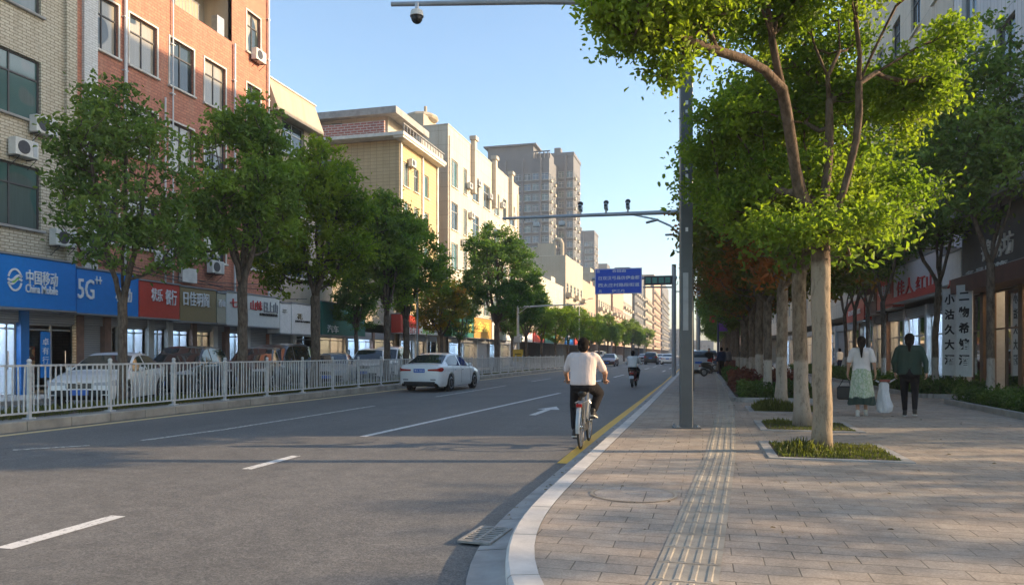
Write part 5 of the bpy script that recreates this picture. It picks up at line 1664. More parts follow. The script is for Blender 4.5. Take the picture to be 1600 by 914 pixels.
# ------------------------------------------------------------------ median railing
M_rail = plain('railing_paint', (.60, .59, .56), .5, .2, var=.2, scale=8)
ry0, ry1 = 7.4, 67.4
rl = thing('median_railing', 'long white and grey metal railing along the planted median', 'railing', (-12.6, ry0, .165))
rng = random.Random(9)
pan_meshes = []
for v in range(5):
    m = MB()
    for k in range(15):
        y = .1 + k * .1285; dx = rng.uniform(-.012, .012); dy = rng.uniform(-.012, .012)
        m.box((dx, y + dy, .56), (.022, .022, .90), rot=Euler((rng.uniform(-.02, .02), rng.uniform(-.02, .02), 0)).to_matrix())
    m.box((0, 1.0, 1.03), (.045, 1.96, .04)); m.box((0, 1.0, .12), (.035, 1.96, .035))
    pan_meshes.append(m.mesh('railing_panel', M_rail))
m = MB(); m.box((0, 0, .54), (.06, .06, 1.08)); m.box((0, 0, .015), (.16, .16, .03)); m.sphere((0, 0, 1.12), .045, 8, 6); pm = m.mesh('post', M_rail)
n = int((ry1 - ry0) / 2)
for k in range(n):
    link_mesh('railing_panel', pan_meshes[k % 5], rl, (rng.uniform(-.01, .01), k * 2.0, 0))
    link_mesh('post', pm, rl, (0, k * 2.0, 0))
link_mesh('post', pm, rl, (0, n * 2.0, 0))
r2_ = thing('median_railing', 'second stretch of grey railing farther down the median beyond the crossing gap', 'railing', (-12.5, 78, .165))
for k in range(20): link_mesh('railing_panel', pan_meshes[k % 5], r2_, (0, k * 2.0, 0)); link_mesh('post', pm, r2_, (0, k * 2.0, 0))

# ------------------------------------------------------------------ poles, gantries, road sign
M_column = plain('column_paint', (.115, .125, .13), .45, .4, var=.12, scale=3)
M_slot = plain('column_slot', (.7, .7, .68), .4, var=.05)
M_galv = plain('galvanised', (.36, .38, .40), .4, .5, var=.12, scale=2)
cx, cyy = -.30, 13.25
co = thing('lamp_column', 'thick square dark grey street column standing on the pavement by the kerb', 'street column', (cx, cyy, PZ), R(8))
m = MB(); m.box((0, 0, 4.15), (.21, .23, 8.3), bev=.02); m.build('column', M_column, co)
m = MB(); m.box((0, 0, .012), (.46, .46, .024)); m.build('base_plate', M_column, co)
for sx_ in (-1, 1):
    for sy_ in (-1, 1): m = MB(); m.tube([(sx_ * .185, sy_ * .185, .024), (sx_ * .185, sy_ * .185, .06)], .016, 6); m.build('bolt', M_steel, co)
m = MB(); m.box((-.02, -.122, 2.2), (.09, .012, 1.0)); m.build('access_door', M_steel, co)
m = MB()
zc = [3.45, 3.95, 4.1, 4.22, 4.36, 4.5, 4.75, 4.95, 5.5, 5.65, 6.6, 6.85, 7.1]
for i, z in enumerate(zc): m.box((0, -.119, z), (.045, .008, [.07, .1, .05][i % 3]))
m.build('slot_marks', M_slot, co)
m = MB(); m.tube([(0, 0, 7.45), (-2.5, 0, 7.6), (-5.3, 0, 7.7)], [.07, .055, .04], 10); m.build('arm', M_galv, co)
def dome_camera(label, loc, s=1.0, up=False):
    t = thing('traffic_camera', label, 'camera', loc, 0, 'cameras on the gantry arms')
    t.scale = (s, s, s)
    k = 1 if up else -1
    m = MB(); m.tube([(0, 0, 0), (0, 0, k * .12)], .03, 8); m.build('mount', M_galv, t)
    m = MB(); m.tube([(0, 0, k * .12), (0, 0, k * .2)], [.085, .1], 22); m.build('housing', M_ac, t)
    m = MB(); m.sphere((0, 0, k * .22), (.085, .085, .085), 14, 8); m.build('dome', M_black, t)
    return t
def bullet_camera(label, loc, s=1.0, rz=0):
    t = thing('traffic_camera', label, 'camera', loc, rz, 'cameras on the gantry arms')
    t.scale = (s, s, s)
    m = MB(); m.tube([(0, 0, 0), (0, 0, .16)], .04, 8); m.build('mount', M_galv, t)
    m = MB(); m.box((0, 0, .24), (.14, .34, .22), bev=.02, rot=Euler((R(-12), 0, 0)).to_matrix()); m.build('housing', M_galv, t)
    m = MB(); m.tube([(0, -.17, .27), (0, -.20, .275)], .06, 12); m.sphere((0, 0.02, .42), (.11, .11, .1), 10, 6); m.build('lens', M_black, t)
    return t
dome_camera('dome camera hanging from the high arm at the top edge of the picture', (-5.05, 13.2 - .68, 7.80), 1.25)
# gantry with cameras
gY = 26.8
gd = lambda X, Y: -SA * X + CA * Y
def zat(px, py, Y):
    X = corner(px, Y); return X, CAM_H + (553 - py) / FPX * gd(X, Y)
gp_ = thing('camera_gantry', 'slim grey pole with a long horizontal arm over the road carrying cameras', 'camera gantry', (-.45, gY, PZ))
m = MB(); m.tube([(0, 0, 0), (0, 0, 6.9)], [.13, .09], 22); m.build('pole', M_galv, gp_)
m = MB(); m.tube([(.9, 0, 6.32), (0, 0, 6.33), (-3, 0, 6.36), (-6.9, 0, 6.4)], [.07, .085, .07, .045], 12); m.build('arm', M_galv, gp_)
for px, s, lb in ((981, .9, 'rightmost camera standing on the long gantry arm'), (947, .9, 'middle camera standing on the long gantry arm'), (907, .9, 'left camera standing on the long gantry arm in front of the towers')):
    X, z = zat(px, 331, gY); bullet_camera(lb, (X, gY, 6.55), s)
# small devices under the arm
for px, lb in ((838, 'small white signal box hanging at the left end of the gantry arm'), (878, 'small flash lamp under the gantry arm before the towers')):
    X, z = zat(px, 345, gY)
    t = thing('flash_lamp', lb, 'flash lamp', (X, gY, 6.36)); m = MB(); m.box((0, 0, -.12), (.22, .18, .16), bev=.02); m.build('housing', M_frame_white, t); m = MB(); m.tube([(0, 0, 0), (0, 0, .08)], .02, 6); m.tube([(0, 0, -.04), (0, 0, 0)], .02, 6); m.build('mount', M_galv, t)
# curved street lamp
lx, ly = -.75, 31.5
sl = thing('street_lamp', 'curved arm street lamp behind the dark column, reaching over the road', 'street lamp', (lx, ly, PZ))
m = MB(); m.tube([(0, 0, 0), (0, 0, 5.8), (-.15, 0, 6.2), (-.6, 0, 6.65), (-1.2, 0, 6.95), (-2.2, 0, 7.2)], [.09, .07, .05, .045, .04, .035], 10); m.build('pole', M_galv, sl)
m = MB(); m.box((-1.35, 0, 6.88), (.55, .2, .08), bev=.03, rot=Euler((0, R(-12), 0)).to_matrix()); m.build('lamp_head', M_steel, sl)
m = MB(); m.tube([(0, 0, 5.9), (-.5, 0, 6.25)], .025, 8); m.box((-.62, 0, 6.28), (.4, .18, .07), bev=.02); m.build('lower_lamp', M_steel, sl)
# blue direction sign on its gantry
bY = 47.0
bx = corner(1053, bY); d_ = gd(bx, bY)
bg_ = thing('sign_gantry', 'grey pole and arm with a dark light board, holding the blue road sign', 'sign gantry', (bx, bY, 0.0))
m = MB(); m.tube([(0, 0, 0), (0, 0, 7.0)], .14, 12); m.build('pole', M_galv, bg_)
X0, zz = zat(930, 437, bY); X1, _z = zat(1003, 437, bY)
m = MB(); m.tube([(.2, 0, zz), (X0 - bx - .2, 0, zz + .05)], .09, 10); m.tube([(0, 0, zz - .6), (-1.9, 0, zz - .55)], .05, 8); m.tube([(3.2, .2, zz - .9), (0, .2, zz - .85)], .04, 8); m.build('arm', M_galv, bg_)
xa, za = zat(1007, 446, bY); xb, zb = zat(1050, 431, bY)
m = MB(); m.box(((xa + xb) / 2 - bx, -.18, (za + zb) / 2), (xb - xa, .2, zb - za), bev=.02); lb_ = m.build('light_board', M_dark_metal, bg_)
m = MB()
for k in range(4): m.box((xa - bx + .25 + k * (xb - xa - .5) / 3, -.29, (za + zb) / 2), (.3, .02, .34))
m.build('light_field', plain('dim_green_glass', (.05, .22, .17), .3, var=.3), lb_)
xs0, zs0 = zat(930.5, 459, bY); xs1, zs1 = zat(1003.5, 419, bY)
zs0 = CAM_H + (553 - 459) / FPX * gd(xs1, bY)
w_, h_ = xs1 - xs0, zs1 - zs0
rs = thing('road_sign', 'large blue direction sign with rows of white characters hanging over the road', 'road sign', ((xs0 + xs1) / 2, bY - .25, (zs0 + zs1) / 2))
m = MB(); m.box((0, 0, 0), (w_, .05, h_)); m.build('panel', paint('road_sign_blue', (.008, .075, .58), .4), rs)
m = MB(); e = .035
m.box((0, -.03, h_ / 2 - e), (w_, .012, .03)); m.box((0, -.03, -h_ / 2 + e), (w_, .012, .03)); m.box((-w_ / 2 + e, -.03, 0), (.03, .012, h_ - .1)); m.box((w_ / 2 - e, -.03, 0), (.03, .012, h_ - .1)); m.build('border', M_letter_white, rs)
for s, x0, x1, zc, hh in (('出', .04, .10, .40, .10), ('合田由', .37, .66, .40, .10), ('日双汉弓县仿伊金都', .08, .95, .13, .13), ('西太庄村路段街道', .07, .95, -.15, .13), ('兵', .08, .15, -.38, .10), ('伊江丹', .36, .64, -.38, .10)):
    text_part(s, 1, M_letter_white, rs, ((x0 + x1) / 2 * w_ - w_ / 2, -.032, zc * h_), ROT_MY, .004, width=(x1 - x0) * w_, height=hh * h_ * 1.15, bold=.01)
# median gantry on the left
mY = 55.6
mg = thing('camera_gantry', 'white pole on the median with an arm over the road, left of the cyclist', 'camera gantry', (-14.0, mY, .15))
m = MB(); m.tube([(0, 0, 0), (0, 0, 5.3)], [.12, .09], 12); m.sphere((0, 0, 5.4), .15, 10, 6); m.build('pole', M_frame_white, mg)
m = MB(); m.tube([(0, 0, 4.9), (2.6, 0, 5.0), (5.2, 0, 5.05)], [.08, .06, .04], 10); m.tube([(0, 0, 4.4), (.8, 0, 4.93)], .03, 6); m.build('arm', M_frame_white, mg)
m = MB(); m.box((0, -.2, 2.4), (.5, .25, .5), bev=.03); m.build('control_box', M_frame_white, mg)
t = thing('warning_sign', 'small yellow sign on the white median gantry pole', 'road sign', (-13.95, mY - .2, 1.3)); m = MB(); m.box((0, 0, 0), (.8, .04, .95), bev=.01); m.build('panel', paint('sign_yellow', (.65, .45, .06)), t); m = MB(); m.box((0, -.03, .1), (.5, .02, .06)); m.box((0, -.03, -.1), (.5, .02, .06)); m.build('marks', M_letter_black, t)
# median street lamps far down
for i, px in enumerate((652, 905, 955)):
    Y = yX(px, -13.4)
    t = thing('street_lamp', ['thin grey lamp post rising from the median behind the white driving sedan', 'lamp post on the median beyond the green railing end', 'thin lamp post far along the median under the blue sign'][i], 'street lamp', (-13.4, Y, .15))
    m = MB(); m.tube([(0, 0, 0), (0, 0, 7.0 if i else 4.6)], .05, 8); m.build('pole', M_galv, t)
    m = MB(); m.tube([(0, 0, 7.0 if i else 4.6), (1.2, 0, 7.4 if i else 4.9)], .03, 6); m.box((1.3, 0, 7.4 if i else 4.9), (.5, .16, .08)); m.build('lamp_head', M_galv, t)
# posts on the right pavement beyond the column
def post(label, px, Y, z, r, mat, cat='post', extra=None, name='utility_pole'):
    X = corner(px, Y)
    t = thing(name, label, cat, (X, Y, PZ))
    m = MB(); m.tube([(0, 0, 0), (0, 0, z)], [r, r * .8], 10); m.build('pole', mat, t)
    if extra: extra(t, z)
    return t
def sig(t, z):
    m = MB(); m.tube([(0, 0, z * .8), (1.1, 0, z * .82)], .03, 6); m.tube([(0, 0, z * .62), (-.7, 0, z * .63)], .03, 6); m.build('arm', M_galv, t)
    m = MB(); m.box((1.1, 0, z * .8), (.3, .25, .8), bev=.03); h = m.build('signal_head', M_black, t)
    m = MB(); m.tube([(1.1, -.13, z * .8 + .24), (1.1, -.17, z * .8 + .24)], .09, 12); m.build('red_light', plain('signal_red', (.6, .02, .04), .4, var=0, emit=((1, .05, .08), 1.0)), h)
post('grey utility pole with short arms and a red signal right of the dark column', 1091, 55, 7.6, .16, M_galv, 'signal pole', sig, 'signal_pole')
post('slim black post just right of the dark column foot', 1083, 40, 3.2, .05, M_black)
def flags(t, z):
    for k, (c, zz_) in enumerate(((paint('banner_blue', (.03, .06, .35)), .80), (paint('banner_purple', (.16, .04, .3)), .66))):
        m = MB(); m.box((.28 if k == 0 else .3, 0, z * zz_), (.5, .03, .75)); m.box((.27, 0, z * zz_ + .4), (.56, .04, .03)); m.build('banner', c, t)
    m = MB(); m.box((-.3, 0, z * .74), (.4, .03, .45)); m.build('banner', M_letter_red, t)
post('dark lamp post with blue and purple banners at the end of the tactile strip', 1122, 46, 4.6, .07, paint('post_blue', (.02, .03, .09)), 'banner post', flags, 'banner_post')

# ------------------------------------------------------------------ right hand shops
M_fascia_dark = plain('fascia_dark', (.075, .072, .070), .6, var=.2, scale=2)
M_bronze = plain('bronze', (.17, .10, .06), .5, .2, var=.25, scale=2)
M_brownred = plain('brown_red', (.13, .045, .03), .6, var=.25, scale=2)
t, ya, z0 = fascia('dark grey fascia with raised pale characters at the right edge', 1690, 1503, 4.02, 5.7, M_fascia_dark, X=8.35, th=.62, sgn=-1, group='shop signs on the right',
                   text=[('锦绣坊', 1585, 1535, 368, 402, M_ac), ('名品服饰', 1575, 1510, 424 - 9, 432 - 7, M_white_paint)])
m = MB(); m.box((-.15, 4.5, 1.78), (1.1, 9.8, .16)); m.build('canopy', M_concrete, t)
m = MB(); m.box((.35, 4.4, -.3), (.9, 9.0, .5)); m.build('soffit', M_brownred, t)
t_, _, _ = fascia('large white and red sign with red characters on the right, above the banners', 1470, 1396, 3.75, 5.3, paint('sign_offwhite', (.55, .52, .52)), X=8.45, th=.5, sgn=-1, group='shop signs on the right', text=[('红山', 1462, 1432, 428, 452, M_letter_red), ('佳人', 1428, 1402, 436, 462, M_letter_red)])
m = MB(); m.box((-.02, 4.7, .12), (.05, 9.2, .25)); m.build('red_band', M_letter_red, t_)
fascia('second red shop sign past the white and red one', 1395, 1370, 3.6, 5.2, M_red, X=8.5, th=.5, sgn=-1, group='shop signs on the right', text=[('鞋城', 1391, 1374, 446, 462, M_letter_white)])
fascia('dark red shop sign, third from the hanging banners', 1369, 1352, 3.5, 5.0, M_brownred, X=8.5, th=.5, sgn=-1, group='shop signs on the right', text=[('美发', 1366, 1355, 460, 472, M_letter_white)])
fascia('small far red sign on the right hand row', 1350, 1322, 3.3, 4.5, M_red, X=8.5, th=.4, sgn=-1, group='shop signs on the right', text=[('百货商店', 1345, 1326, 484, 492, M_letter_white)])
fascia('white narrow sign above the calligraphy banners', 1502, 1471, 3.9, 5.0, M_white_paint, X=8.5, th=.4, sgn=-1, group='shop signs on the right', text=[('人', 1490, 1482, 438, 450, M_letter_red)])
def rshops(parent, Y0, edges, kinds, zt):
    for k in range(len(edges) - 1):
        kd = kinds[k % len(kinds)]
        shop_unit(parent, -1, XR, Y0, edges[k], edges[k + 1], zt, kd[0], kd[1], kd[2], kd[3], base=PZ, frame=M_bronze if parent is right_b[0] else M_frame_alu)
rshops(right_b[0], 21.0, [21.0, 24.5, 27.6, 30.5], [('glass', W_, 2, M_brownred), ('glass', W_, 2, M_bronze), ('glass', W_, 2, M_bronze)], 3.9)
rshops(right_b[1], 30.7, [30.7, 34, 37.5, 41, 44, 47.4], [('glass', C_, 2, M_pillar[1]), ('glass', C_, 0, M_pillar[1]), ('glass', W_, 1, M_pillar[1]), ('glass', W_, 2, M_pillar[2])], 3.5)
rshops(right_b[2], 47.6, [47.6, 52, 56, 60.5, 65.9], [('glass', W_, 1, M_pillar[2]), ('shutter', C_, 1, M_pillar[1]), ('glass', C_, 0, M_pillar[1])], 3.4)
rshops(right_b[3], 66.1, [66.1, 72, 78, 84, 89.9], [('glass', W_, 1, M_pillar[1]), ('glass', C_, 2, M_pillar[0])], 3.4)
for k, (px, s, lb) in enumerate(((1487, '小沽久大酒', 'left tall white banner with black brush characters leaning by the shop'), (1510, '二物希馆酒', 'right tall white banner with black brush characters beside the bronze shopfront'))):
    Y = yX(px, 8.3)
    t = thing('banner', lb, 'banner', (8.25, Y, PZ), R(38), 'calligraphy banners')
    m = MB(); m.box((0, 0, 2.05), (.05, .54, 3.0)); m.build('cloth', M_white_paint, t)
    m = MB(); m.tube([(0, 0, 3.4), (0.7, 0, 3.4)], .02, 6); m.box((0, 0, .06), (.5, .5, .08)); m.tube([(0.04, 0, .1), (.04, 0, 3.42)], .02, 6); m.build('stand', M_dark_metal, t)
    for q, ch in enumerate(s): text_part(ch, .36, M_letter_black, t, (-.03, .0, 3.15 - q * .52), ROT_MX, .004, bold=.012)

# ------------------------------------------------------------------ vehicles
def lerp(a, b, t): return a + (b - a) * t
def prof(keys, y):
    """keys sorted from front (large y) to rear"""
    if y >= keys[0][0]: return keys[0][1]
    for (y0, v0), (y1, v1) in zip(keys, keys[1:]):
        if y <= y0 and y >= y1:
            t = (y0 - y) / (y0 - y1 + 1e-9)
            return lerp(v0, v1, t)
    return keys[-1][1]
M_tail = plain('tail_lamp', (.38, .015, .012), .15, var=.1)
M_headlamp = plain('head_lamp', (.5, .52, .55), .08, var=.1)
M_plate_blue = plain('plate_blue', (.02, .12, .5), .4, var=.03)
M_car_glass = glass_mat('car_glass', (.012, .016, .018), rough=.03)
M_rim = plain('wheel_rim', (.42, .43, .44), .3, .8, var=.05)
M_under = plain('underbody', (.01, .01, .01), .9, var=.1)
def car_paint(name, col):
    if name in MATS: return MATS[name]
    m, nt, nd, lk, b = new_mat(name)
    g = nd.new('ShaderNodeNewGeometry')
    dirt = ramp(nt, noise(nt, g.outputs['Position'], 3.0, 5), [(.5, (0, 0, 0)), (.8, (.18, .18, .18))])
    lk.new(mixc(nt, dirt, col, tuple(x * .6 + .02 for x in col)), b.inputs['Base Color'])
    b.inputs['Roughness'].default_value = .28; b.inputs['Coat Weight'].default_value = .8; b.inputs['Coat Roughness'].default_value = .06
    MATS[name] = m
    return m
CARS = {}
SEDAN = dict(L=4.6, W=1.79, zr=[(2.30, .60), (2.24, .66), (2.1, .72), (1.6, .86), (1.15, .94), (1.0, .99), (.62, 1.20), (.25, 1.385), (.0, 1.44), (-.35, 1.47), (-.8, 1.45), (-1.1, 1.385), (-1.5, 1.20), (-1.85, 1.06), (-2.1, 1.045), (-2.22, 1.02), (-2.28, .93), (-2.30, .86)],
             belt=[(2.3, .66), (1.2, .90), (-1.2, .97), (-2.3, .93)], cab=(1.05, -1.80), ws=(1.0, .25), rw=(-1.1, -1.82), glass_rear=-1.5, yw=(1.38, -1.28), bp=(-.18, -.27), roofW=.58)
SUV = dict(L=4.5, W=1.84, zr=[(2.25, .78), (2.18, .88), (2.0, .96), (1.2, 1.06), (.95, 1.14), (.55, 1.42), (.2, 1.62), (-.1, 1.68), (-.6, 1.70), (-1.4, 1.67), (-1.75, 1.60), (-1.95, 1.42), (-2.12, 1.14), (-2.2, .98), (-2.25, .80)],
           belt=[(2.3, .84), (1.1, 1.02), (-2.1, 1.10), (-2.3, .95)], cab=(1.0, -2.1), ws=(.95, .2), rw=(-1.78, -2.1), glass_rear=-1.75, yw=(1.35, -1.3), bp=(-.15, -.24), roofW=.62)
VAN = dict(L=4.3, W=1.66, zr=[(2.15, .9), (2.08, 1.02), (1.85, 1.12), (1.6, 1.32), (1.2, 1.66), (.9, 1.80), (0, 1.86), (-1.4, 1.86), (-1.9, 1.80), (-2.05, 1.5), (-2.12, 1.1), (-2.15, .9)],
           belt=[(2.2, .95), (1.6, 1.10), (-2.1, 1.12), (-2.2, 1.0)], cab=(1.75, -2.06), ws=(1.8, 1.15), rw=(-1.92, -2.08), glass_rear=-1.85, yw=(1.3, -1.35), bp=(.55, .47), roofW=.64)
def car_meshes(kind):
    if kind in CARS: return CARS[kind]
    P = {'sedan': SEDAN, 'suv': SUV, 'van': VAN}[kind]
    hl, W = P['L'] / 2, P['W'] / 2
    Hroof = max(v for _, v in P['zr'])
    wr = .33 if kind == 'sedan' else .36
    ys = set([hl, hl - .03, hl - .08, hl - .16, -hl, -hl + .03, -hl + .08, -hl + .16])
    for y, _ in P['zr']: ys.add(y)
    for yw in P['yw']:
        for k in range(-7, 8): ys.add(yw + k * .058)
    for y in P['bp'] + P['ws'] + P['rw'] + (P['glass_rear'],): ys.add(y)
    y = hl
    while y > -hl: ys.add(round(y, 3)); y -= .16
    ys = sorted([y for y in ys if -hl <= y <= hl], reverse=True)
    q = [ys[0]]
    for y in ys[1:]:
        if q[-1] - y > .012: q.append(y)
    ys = q
    def halfw(y):
        e = hl - abs(y)
        if e < .03: k = lerp(.80, .86, e / .03)
        elif e < .08: k = lerp(.86, .905, (e - .03) / .05)
        elif e < .16: k = lerp(.905, .945, (e - .08) / .08)
        elif e < .5: k = lerp(.945, .985, (e - .16) / .34)
        else: k = min(1, .985 + (e - .5) * .03)
        return W * k
    def ring(y):
        w = halfw(y); zt = prof(P['zr'], y); bl = min(prof(P['belt'], y), zt - .03)
        e = hl - abs(y)
        zb = .20 + (.14 * (1 - e / .1) if e < .1 else 0)
        for yw in P['yw']:
            d = abs(y - yw)
            if d < wr + .045: zb = max(zb, wr + math.sqrt(max(0, (wr + .045) ** 2 - d * d)))
        cab = max(0, min(1, (zt - bl) / (Hroof - bl)))
        w5 = w * .93
        w6 = lerp(w5, W * (P['roofW'] + .12), cab ** .8)
        z1, z2, z3 = max(zb + .015, .30), max(zb + .03, .48), max(zb + .05, bl * .82)
        z4 = max(bl, z3 + .01); z5 = max(z4 + .012, min(bl + .03, zt - .015)); z6 = max(z5 + .003, zt - .075 * cab - .010)
        return [(w * .93, zb), (w * .985, z1), (w, z2), (w * .99, z3), (w * .955, z4), (w5, z5), (w6, z6), (w6 - .05 - .02 * cab, max(z6 + .003, zt - .018)), (w6 * .5, zt + .004), (0, zt + .010)]
    rings = [ring(y) for y in ys]
    body, glass, trim = MB(), MB(), MB()
    c0, c1 = P['cab']
    for i in range(len(ys) - 1):
        ym = (ys[i] + ys[i + 1]) / 2
        for j in range(9):
            tgt = body
            cabh = (prof(P['zr'], ym) - prof(P['belt'], ym))
            if j == 5 and c1 < ym < c0 and cabh > .10 and not (P['bp'][1] < ym < P['bp'][0]) and ym > P['glass_rear']: tgt = glass
            if j >= 7 and (P['ws'][1] < ym < P['ws'][0] or P['rw'][1] < ym < P['rw'][0]): tgt = glass
            if j == 0: tgt = trim if kind != 'sedan' else body
            for s in (1, -1):
                a, b = rings[i][j], rings[i][j + 1]; c, d = rings[i + 1][j + 1], rings[i + 1][j]
                pts = [(s * a[0], ys[i], a[1]), (s * b[0], ys[i], b[1]), (s * c[0], ys[i + 1], c[1]), (s * d[0], ys[i + 1], d[1])]
                tgt.quad(*(pts if s > 0 else pts[::-1]))
    for r_, y in ((rings[0], ys[0]), (rings[-1], ys[-1])):
        for j in range(9):
            body.quad((r_[j][0], y, r_[j][1]), (r_[j + 1][0], y, r_[j + 1][1]), (-r_[j + 1][0], y, r_[j + 1][1]), (-r_[j][0], y, r_[j][1]))
    under = MB(); under.box((0, 0, .40), (W * 1.5, P['L'] - .5, .34)); under.box((0, 0, .28), (W * 1.2, P['L'] - .8, .16))
    # window lines and lower sill
    for s in (1, -1):
        trim.tube([(s * (halfw(y) * .93 + .004), y, prof(P['belt'], y) + .025) for y in [c0 - .2 - k * (c0 - c1 - .45) / 12 for k in range(13)]], .011, 5)
    sill = trim
    def planpts(end, z, x_in):
        sgn = 1 if end == 'f' else -1
        pts = [(x_in, sgn * (hl + .006)), (halfw(hl) * .98, sgn * (hl + .006))]
        for e in (.03, .08, .16, .28): pts.append((halfw(hl - e) * (1.0) + .006, sgn * (hl - e)))
        return pts
    def lamp(end, z, hin, hout, x_in, nmax=6):
        mbs = []
        for s in (1, -1):
            m = MB(); pts = planpts(end, z, x_in)[:nmax]; n = len(pts)
            for k in range(n - 1):
                f0, f1 = k / (n - 1), (k + 1) / (n - 1)
                h0, h1 = lerp(hin, hout, min(1, f0 * 1.6)), lerp(hin, hout, min(1, f1 * 1.6))
                if k == n - 2: h1 *= .4
                (x0, y0), (x1, y1) = pts[k], pts[k + 1]
                zo0, zo1 = z + f0 * .03, z + f1 * .03
                A = [(s * x0, y0, zo0 - h0 / 2), (s * x1, y1, zo1 - h1 / 2), (s * x1, y1, zo1 + h1 / 2), (s * x0, y0, zo0 + h0 / 2)]
                B = [(s * (x0 - .05), y0 * .985, p[2]) for p in (A[0], A[3])]
                m.quad(*A)
                m.quad(A[3], A[2], (A[2][0] * .96, A[2][1] * .985, A[2][2]), (A[3][0] * .96, A[3][1] * .985, A[3][2]))
            mbs.append(m)
        return mbs
    res = {'kind': P, 'hl': hl, 'W': W, 'wr': wr}
    def mesh_of(mb, name, mats, ang=.6):
        o = mb.build(name, mats, autosmooth=ang); me = o.data; bpy.data.objects.remove(o); me.name = name; return me
    PH = plain('placeholder_paint', (.5, .5, .5))
    res['body'] = mesh_of(body, 'body', PH); res['glass'] = mesh_of(glass, 'window_glass', M_car_glass); res['trim'] = mesh_of(trim, 'trim', M_black); res['under'] = mesh_of(under, 'underbody', M_under)
    zt_f = {'sedan': .66, 'suv': .84, 'van': .9}[kind]; zt_r = {'sedan': .86, 'suv': 1.0, 'van': 1.02}[kind]
    res['head'] = [m.mesh('headlight', M_headlamp) for m in lamp('f', zt_f - .02, .07, .15, .36)]
    res['tail'] = [m.mesh('taillight', M_tail) for m in lamp('r', zt_r - (.04 if kind == 'sedan' else 0), .06 if kind == 'sedan' else .14, .15 if kind == 'sedan' else .3, .34 if kind == 'sedan' else .55)]
    m = MB(); m.box((0, hl + .004, zt_f - .07), (.66, .03, .14), bev=.01); m.box((0, hl + .002, .40), (1.1, .03, .16), bev=.01); m.box((-.62, hl, .42), (.16, .03, .10)); m.box((.62, hl, .42), (.16, .03, .10)); res['grille'] = m.mesh('grille', M_black)
    m = MB(); 
    for k in range(3): m.box((0, hl + .022, zt_f - .11 + k * .04), (.6, .008, .008))
    m.box((0, hl + .024, zt_f - .0), (.12, .01, .05)); res['chrome'] = m.mesh('grille_bars', M_chrome)
    m = MB(); m.box((0, -hl - .002, .33), (1.25, .04, .13), bev=.01); m.box((.55, -hl - .004, .47), (.2, .02, .03)); m.box((-.55, -hl - .004, .47), (.2, .02, .03)); res['rear_trim'] = m.mesh('rear_bumper_trim', M_black)
    m = MB(); m.box((0, 0, 0), (.44, .014, .14)); res['plate'] = m.mesh('number_plate', M_plate_blue)
    m = MB(); m.box((0, 0, 0), (.10, .14, .12), bev=.03); res['mirror'] = m.mesh('wing_mirror', PH)
    m = MB(); m.box((0, 0, 0), (.03, .15, .025), bev=.008); res['handle'] = m.mesh('door_handle', M_chrome)
    m = MB()
    for yy in (P['bp'][0] - .03, P['ws'][0] - .18, P['glass_rear'] + .42 if kind == 'sedan' else P['glass_rear'] + .75):
        for s in (1, -1):
            zz_ = [.30, .48, prof(P['belt'], yy) * .82, prof(P['belt'], yy)]
            ws_ = [halfw(yy) * f for f in (.985, 1.0, .99, .955)]
            m.tube([(s * (ws_[k] + .0015), yy, zz_[k]) for k in range(4)], .004, 4)
    res['seams'] = m.mesh('door_seams', M_black)
    m = MB(); m.tube([(-.10, 0, 0), (-.085, 0, 0), (.085, 0, 0), (.10, 0, 0)], [wr - .03, wr, wr, wr - .03], 26)
    for v in range(len(m.v)): pass
    res['tyre'] = m.mesh('tyre', M_rubber, False)
    m = MB()
    m.tube([(.102, 0, 0), (.106, 0, 0)], [wr * .66, wr * .64], 24)
    m.tube([(-.102, 0, 0), (-.106, 0, 0)], [wr * .66, wr * .64], 24)
    m.cur = 1
    for s in (1, -1):
        for k in range(5):
            a = 2 * PI * k / 5 + .3
            for da in (-.36, .36):
                c = Vector((s * .1075, math.cos(a + da) * wr * .40, math.sin(a + da) * wr * .40))
                m.tube([c + Vector((0, -math.sin(a + da) * .035 - 0, math.cos(a + da) * .035)), c + Vector((.001 * s, math.sin(a + da) * .035, -math.cos(a + da) * .035))], .038, 6)
    me = m.mesh('rim', [M_rim, M_black]); res['rim'] = me
    CARS[kind] = res
    return res
